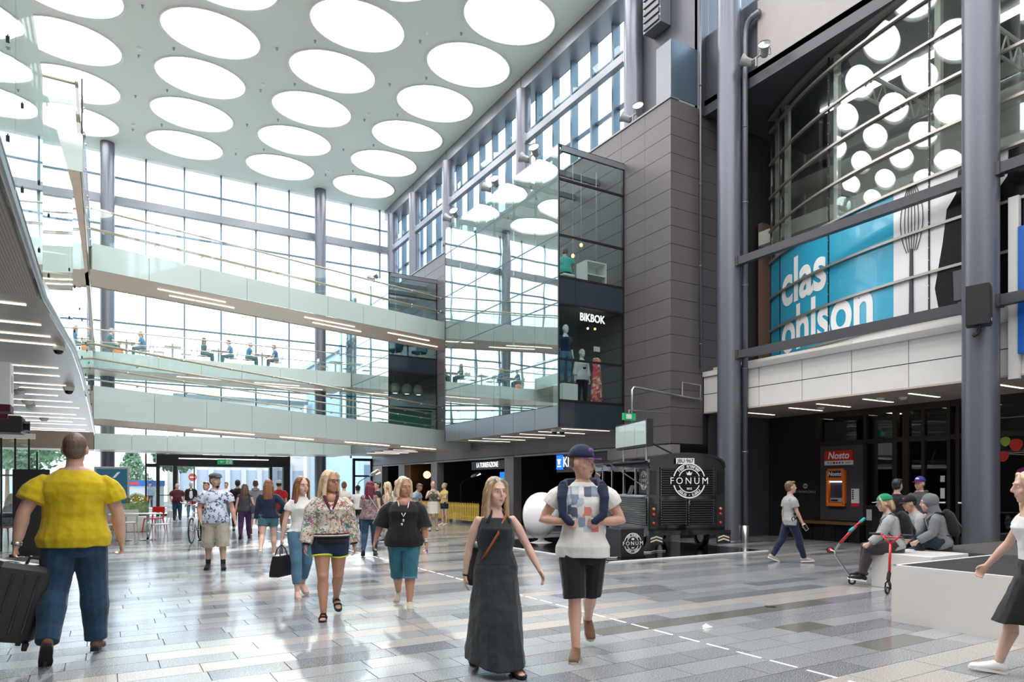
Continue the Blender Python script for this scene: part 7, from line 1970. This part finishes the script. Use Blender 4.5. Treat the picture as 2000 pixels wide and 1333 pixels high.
# ---- shop-window display in the large bay
dp_ = thing('shop_sign', 'lit white brand letters hanging in the bay window', 'sign', (12.2, 16.05, 6.1))
q = onY(1157, 623, 16.1)
text('lettering', 'BIKBOK', .32, 'letter_glow', dp_, M_=frame_M((q[0], 16.1, q[1]), (1, 0, 0)), depth=.005, bold=.006, sx=.82)
for x in (-.25, .25): b = MB(); b.tube([(q[0] + x, 16.12, q[1] + .1), (q[0] + x, 16.12, 6.72)], .008, 6); obj('hanger', b, 'steel', dp_)
for lab, px_, py_ in (('bright spot lamp in the fashion window', 1148, 642), ('small spot lamp right of the bright one in fashion window', 1162, 643)):
    q = onY(px_, py_, 16.6); t = thing('spot_lamp', lab, 'lamp', (q[0], 16.6, q[1])); b = MB(); b.ell((0, 0, 0), (.035, .035, .035), 10, 7); obj('bulb', b, 'lamp_warm' if px_ > 1150 else 'led', t, True); b = MB(); b.tube([(0, 0, .03), (0, 0, 6.72 - q[1])], .01, 6); obj('stem', b, 'black', t, True)
t = thing('plinth', 'white display plinth under the first mannequin', 'plinth', (11.5, 16.25, 3.8)); b = MB(); b.rbox(-.26, .26, -.26, .26, 0, .65, .008, 2); obj('block', b, 'white', t, True)
t = thing('dress_stand', 'coral flower-print maxi dress hanging on a display stand', 'dress', (12.72, 16.35, 3.8))
b = MB(); b.tube([(0, 0, .04), (0, 0, .5), (0, 0, 1.1), (0, 0, 1.25), (0, 0, 1.5), (0, 0, 1.56)], [(.23, .14), (.2, .13), (.15, .11), (.13, .10), (.16, .10), (.10, .05)], 20, up=(0, 1, 0)); obj('dress', b, 'c_flower', t, True, True)
b = MB(); b.tube([(0, 0, 0), (0, 0, 1.75)], .012, 8); b.tube([(-.18, 0, 1.52), (0, 0, 1.62), (.18, 0, 1.52)], .01, 6); obj('stand', b, 'black', t, True)
slab('price_card', -.12, .12, -.01, .0, 1.75, 1.9, 'white', t, True)
for lab, x, y, z in (('hanging bulb on long rod in upper glass bay', 11.95, 16.5, 8.35), ('hanging bulb beside the dark wall in upper glass bay', 12.9, 16.6, 7.95), ('second small hanging bulb in upper glass bay', 12.55, 16.9, 8.9)):
    t = thing('pendant_lamp', lab, 'lamp', (x, y, z)); b = MB(); b.ell((0, 0, 0), (.05, .05, .06), 10, 7); obj('bulb', b, 'lamp_warm', t, True, True); b = MB(); b.tube([(0, 0, .05), (0, 0, 11.1 - z)], .009, 6); obj('rod', b, 'steel', t, True)
t = thing('white_desk', 'white box desk with open shelves in upper glass bay', 'desk', (12.5, 16.35, 7.42)); 
slab('top', -.35, .4, -.25, .25, .70, .74, 'white', t, True); slab('side', -.35, -.31, -.25, .25, 0, .70, 'white', t, True); slab('side', .36, .4, -.25, .25, 0, .70, 'white', t, True); slab('shelf', -.31, .36, -.25, .25, .32, .35, 'white', t, True); slab('back', -.31, .36, .22, .25, 0, .7, 'white', t, True)
t = thing('stool', 'low pale stool under the person in turquoise', 'stool', (12.0, 16.95, 7.42)); b = MB(); b.rbox(-.22, .22, -.22, .22, .40, .47, .03); obj('seat', b, 'white', t, True)
for x in (-.18, .18):
    for y in (-.18, .18): b = MB(); b.tube([(x, y, 0), (x, y, .4)], .018, 8); obj('leg', b, 'white', t, True)
for lab, px_ in (('left security dome under the large glass bay', 1081), ('right security dome under the large glass bay', 1096)):
    q = onz(px_, 838, 3.17); dome(lab, q[0] + .1, q[1] + .1, 3.17, 1.0)
# ---- cafe in the far bay
t = thing('cafe_counter', 'green counter front inside the far glass bay', 'counter', (12.2, 30, 3.8)); slab('front', 11.15, 13.2, 29.55, 29.65, 3.95, 4.98, 'green_box', t); slab('worktop', 11.1, 13.25, 29.5, 30.1, 4.98, 5.03, 'black', t)
for i, x in enumerate((11.35, 11.8, 12.4, 13.0)):
    t = thing('pendant_lamp', ('white pleated pendant shade nearest the cafe bay corner', 'white pleated pendant shade next to the corner one in cafe bay', 'white pleated pendant shade third along in cafe bay', 'white pleated pendant shade nearest the grey wall in cafe bay')[i], 'lamp', (x, 30.6, 5.9), group='white pendant shades in the cafe bay'); b = MB(); b.lathe([(.12, 0), (.22, .1), (.24, .3), (.16, .46), (.03, .5)], n=16); obj('lamp_shade', b, 'white', t, True)
    b = MB(); b.lathe([(0, .02), (.12, .01)], n=16); obj('bulb', b, 'led', t, True); b = MB(); b.tube([(0, 0, .5), (0, 0, .82)], .006, 5); obj('cord', b, 'black', t, True)
mat('seat_teal', (.03, .14, .17), .7)
for i, (x, y, r_) in enumerate(((11.6, 30.2, .6), (12.8, 30.1, 2.2))):
    t = thing('armchair', ('teal upholstered armchair facing the corner', 'teal upholstered armchair facing the wall')[i] + ' in upper far bay', 'armchair', (x, y, 7.42), r_); b = MB(); b.rbox(-.3, .3, -.28, .28, .35, .48, .08); b.rbox(-.3, .3, -.32, -.22, .45, .85, .04); obj('upholstery', b, 'seat_teal', t, True)
    for xx in (-.24, .24):
        for y_ in (-.24, .24): b = MB(); b.tube([(xx, y_, 0), (xx * .9, y_ * .9, .36)], .016, 6); obj('leg', b, 'rail_wood', t, True)
t = thing('round_table', 'round pale table between the teal armchairs', 'table', (12.2, 30.0, 7.42)); b = MB(); b.cyl((0, 0, .70), (0, 0, .74), .42, 24); obj('table_top', b, 'rail_wood', t, True); b = MB(); b.cyl((0, 0, 0), (0, 0, .7), .04, 10); obj('pedestal', b, 'seat_teal', t, True)
# ---- terrace furniture
mat('terr_steel', (.30, .42, .45), .4, .5)
def tchair(label, x, y, rz_, grp='terrace chairs'):
    t = thing('terrace_chair', label, 'chair', (x, y, TF), rz_, grp); b = MB(); b.rbox(-.2, .2, -.2, .22, .44, .465, .03); obj('seat', b, 'rail_wood', t, True); b = MB(); b.rbox(-.2, .2, -.25, -.23, .62, .86, .008); obj('backrest', b, 'rail_wood', t, True)
    for s in (-1, 1):
        b = MB(); b.tube([(s * .19, .2, 0), (s * .18, .2, .44)], .012, 6); obj('leg', b, 'terr_steel', t, True); b = MB(); b.tube([(s * .19, -.28, 0), (s * .18, -.2, .44), (s * .18, -.245, .86)], .012, 6); obj('leg', b, 'terr_steel', t, True)
def ttable(label, x, y):
    t = thing('terrace_table', label, 'table', (x, y, TF)); b = MB(); b.rbox(-.36, .36, -.34, .34, .72, .75, .02); obj('table_top', b, 'rail_wood', t, True); b = MB(); b.cyl((0, 0, .02), (0, 0, .72), .045, 10); obj('pedestal', b, 'terr_steel', t, True); b = MB(); b.lathe([(0, 0), (.24, 0), (.24, .02), (.05, .03)], n=16); obj('foot', b, 'terr_steel', t, True)
TT = [(247, 'terrace table shared by the reader and guest in blue top', 212, 280), (337, 'empty terrace table with its chairs pushed in', 312, 362), (427, 'middle terrace table with two guests leaning over it', 397, 452), (512, 'last occupied terrace table', 484, 540), (655, 'empty terrace table beside the steel column', 632, 676)]
CL = ['terrace chair under the reader in dark top', 'terrace chair under the guest in sleeveless blue', 'left chair at the empty terrace table', 'right chair at the empty terrace table', 'terrace chair under the long-haired guest', 'terrace chair under the guest leaning over table',
      'terrace chair under the grey-haired guest', 'terrace chair under the guest in grey trousers', 'left chair at the table beside the steel column', 'right chair at the table beside the steel column']
for i, (a_, lab, c1, c2) in enumerate(TT):
    y = 35.9; x = onY(a_, 690, y)[0]; ttable(lab, x, y)
    tchair(CL[2 * i], onY(c1, 690, y)[0] - .04, y, EAST); tchair(CL[2 * i + 1], onY(c2, 690, y)[0] + .04, y, WEST)
    if i != 4:
        t = thing('bottle', ('small bottle on the table of the reader', 'small bottle on the empty terrace table', 'small bottle on the middle terrace table', 'small bottle on the last occupied terrace table')[i], 'bottle', (x, y, TF + .75)); b = MB(); b.lathe([(0, 0), (.03, 0), (.03, .12), (.012, .16), (.012, .2), (0, .2)], n=10); obj('glass', b, 'seat_teal', t, True, True); b = MB(); b.cyl((0, 0, .2), (0, 0, .215), .014, 8); obj('stopper', b, 'white', t, True)
x = onY(230, 690, 35.5)[0]; t = thing('tote_bag', 'orange printed tote bag on the terrace floor', 'bag', (x, 35.35, TF)); b = MB(); b.tube([(0, 0, 0), (.02, 0, .12), (.04, 0, .3), (.05, 0, .36)], [(.22, .08), (.24, .09), (.17, .05), (.1, .02)], 12, up=(0, 1, 0)); obj('bag_body', b, 'orange', t, True, True); b = MB(); b.tube([(-.06, 0, .33), (.0, 0, .46), (.1, 0, .46), (.14, 0, .33)], .01, 6); obj('handle', b, 'orange', t, True)
# =================================================================== STREET OUTSIDE
mat('paving', (.42, .41, .40), .8, col2=(.38, .37, .36), nscale=3, coord='world')
b = MB(); b.box(-80, 90, FARY + .25, 160, -.15, -.02); struct('ground_street', b, 'paving', label='pale street paving outside the entrance')
b = MB(); b.box(15.4, 80, -40, FARY + .2, -.3, -.18); struct('ground_side', b, 'paving', label='pale ground outside the right-hand wall')
def building(label, x0, x1, y0, y1, h, wall, win, nx, nz_, base=3.4, m2=None, strip=None):
    t = thing('street_building', label, 'building', ((x0 + x1) / 2, (y0 + y1) / 2, -.02))
    slab('wall', x0, x1, y0, y1, -.02, h, wall, t); slab('roof', x0 - .3, x1 + .3, y0 - .3, y1 + .3, h, h + .3, 'beam_metal', t)
    dx = (x1 - x0) / nx; dz = (h - base) / nz_
    for i in range(nx):
        for j in range(nz_):
            f = slab('window_frame', x0 + (i + .18) * dx, x0 + (i + .82) * dx, y0 - .06, y0, base + (j + .2) * dz, base + (j + .8) * dz, 'white', t)
            slab('window_pane', x0 + (i + .22) * dx, x0 + (i + .78) * dx, y0 - .08, y0 - .05, base + (j + .24) * dz, base + (j + .76) * dz, win, f)
        slab('shop_pane', x0 + (i + .1) * dx, x0 + (i + .9) * dx, y0 - .08, y0, .3, base - .7, win, t)
        slab('pilaster', x0 + i * dx - .2, x0 + i * dx + .2, y0 - .3, y0, 0, base, m2 or wall, t)
    return t
mat('wall_cream', (.80, .71, .64), .8); mat('wall_pale', (.60, .62, .64), .8); mat('wall_bluegrey', (.40, .52, .60), .6); mat('pane_blue', (.10, .17, .23), .15); mat('pane_grey', (.40, .45, .50), .2); mat('pil_lilac', (.55, .54, .62), .6)
building('cream street building with lilac pilasters facing the entrance', 5.2, 15.8, 64, 74, 9.0, 'wall_cream', 'pane_grey', 8, 2, 3.6, 'pil_lilac')
building('pale low building at the left end of the street', -18, -3.5, 82, 92, 6.0, 'wall_pale', 'pane_grey', 6, 1, 3.2)
bt = building('blue-grey clad building standing close beyond the terrace end', 16.5, 34, 50, 66, 12.5, 'wall_bluegrey', 'pane_blue', 7, 3, 3.8)
for k in range(24): slab('cladding_rib', 16.5 + k * .75, 16.56 + k * .75, 49.94, 50, 4.0, 12.5, 'frame_blue', bt)
mat('leaf_far', (.10, .20, .11), .8, col2=(.18, .30, .17), nscale=3)
def tree(label, x, y, h, r, conical=False, seed=1):
    t = thing('street_tree', label, 'tree', (x, y, -.02)); b = MB(); b.tube([(0, 0, 0), (0, 0, h * .6)], [.16, .09], 8); obj('trunk', b, 'c_brown', t, True)
    rg = random.Random(seed); b = MB()
    for i in range(1600):
        if conical: zz = rg.random() ** .8; rr = r * (1 - zz) * math.sqrt(rg.random()); a_ = rg.random() * 2 * PI; c = Vector((rr * math.cos(a_), rr * math.sin(a_), h * (.12 + .88 * zz)))
        else:
            v = Vector((rg.gauss(0, 1), rg.gauss(0, 1), rg.gauss(0, 1))).normalized() * r * rg.random() ** .4; c = Vector((v.x, v.y, h * .68 + v.z * .8))
        u = Vector((rg.gauss(0, 1), rg.gauss(0, 1), rg.gauss(0, 1))).normalized() * .22; w_ = u.orthogonal().normalized() * .12
        b.quadmesh([c - u, c + w_, c + u, c - w_], [(0, 1, 2, 3)])
    obj('foliage', b, 'leaf_far', t, True, kind='stuff'); return t
a = ray(258, 950); tree('conical conifer seen through the left entrance window', a[0] * 64, a[1] * 64, 5.6, 2.4, True, 5)
a = ray(60, 950); tree('leafy street tree behind the left shop windows', a[0] * 44, a[1] * 44, 6.5, 2.4, False, 8)
a = ray(14, 950); tree('second leafy street tree further left', a[0] * 50, a[1] * 50, 7, 2.6, False, 9)
a = ray(345, 950); tree('small leafy tree beyond the entrance doorway', a[0] * 48, a[1] * 48, 5.5, 1.6, False, 10)
t = thing('street_barrier', 'red and white roadworks barrier out on the street', 'barrier', (1.9, 50, 0)); x0 = onY(232, 980, 50)[0]; x1 = onY(290, 980, 50)[0]
for k in range(6): slab('stripe', x0 + (x1 - x0) * k / 6, x0 + (x1 - x0) * (k + 1) / 6, 50, 50.05, .55, .85, 'orange' if k % 2 else 'white', t)
slab('leg', x0 + .1, x0 + .16, 50, 50.06, -.02, .55, 'steel', t); slab('leg', x1 - .16, x1 - .1, 50, 50.06, -.02, .55, 'steel', t)
t = thing('street_kiosk', 'blue and red street kiosk beyond the windows', 'kiosk', (1, 56, 0)); x0 = onY(228, 960, 56)[0]
slab('body', x0, x0 + 3.0, 56, 57.5, -.02, 1.5, 'wall_pale', t); slab('sign_band', x0 - .05, x0 + 3.05, 55.9, 56, 1.5, 1.9, 'blue_sign', t); slab('red_mark', x0 + .4, x0 + 1.4, 55.88, 55.9, 1.6, 1.8, 'red', t)
t = thing('no_entry_sign', 'round red street sign on a post beyond the entrance', 'sign', (5.2, 55, 0)); x0 = onY(376, 934, 55)[0]
b = MB(); b.cyl((x0, 55, 2.15), (x0, 55.03, 2.15), .28, 20); obj('disc', b, 'red', t); slab('bar', x0 - .18, x0 + .18, 54.98, 55, 2.1, 2.2, 'white', t); b = MB(); b.cyl((x0, 55.05, -.02), (x0, 55.05, 2.4), .03, 8); obj('post', b, 'steel', t)
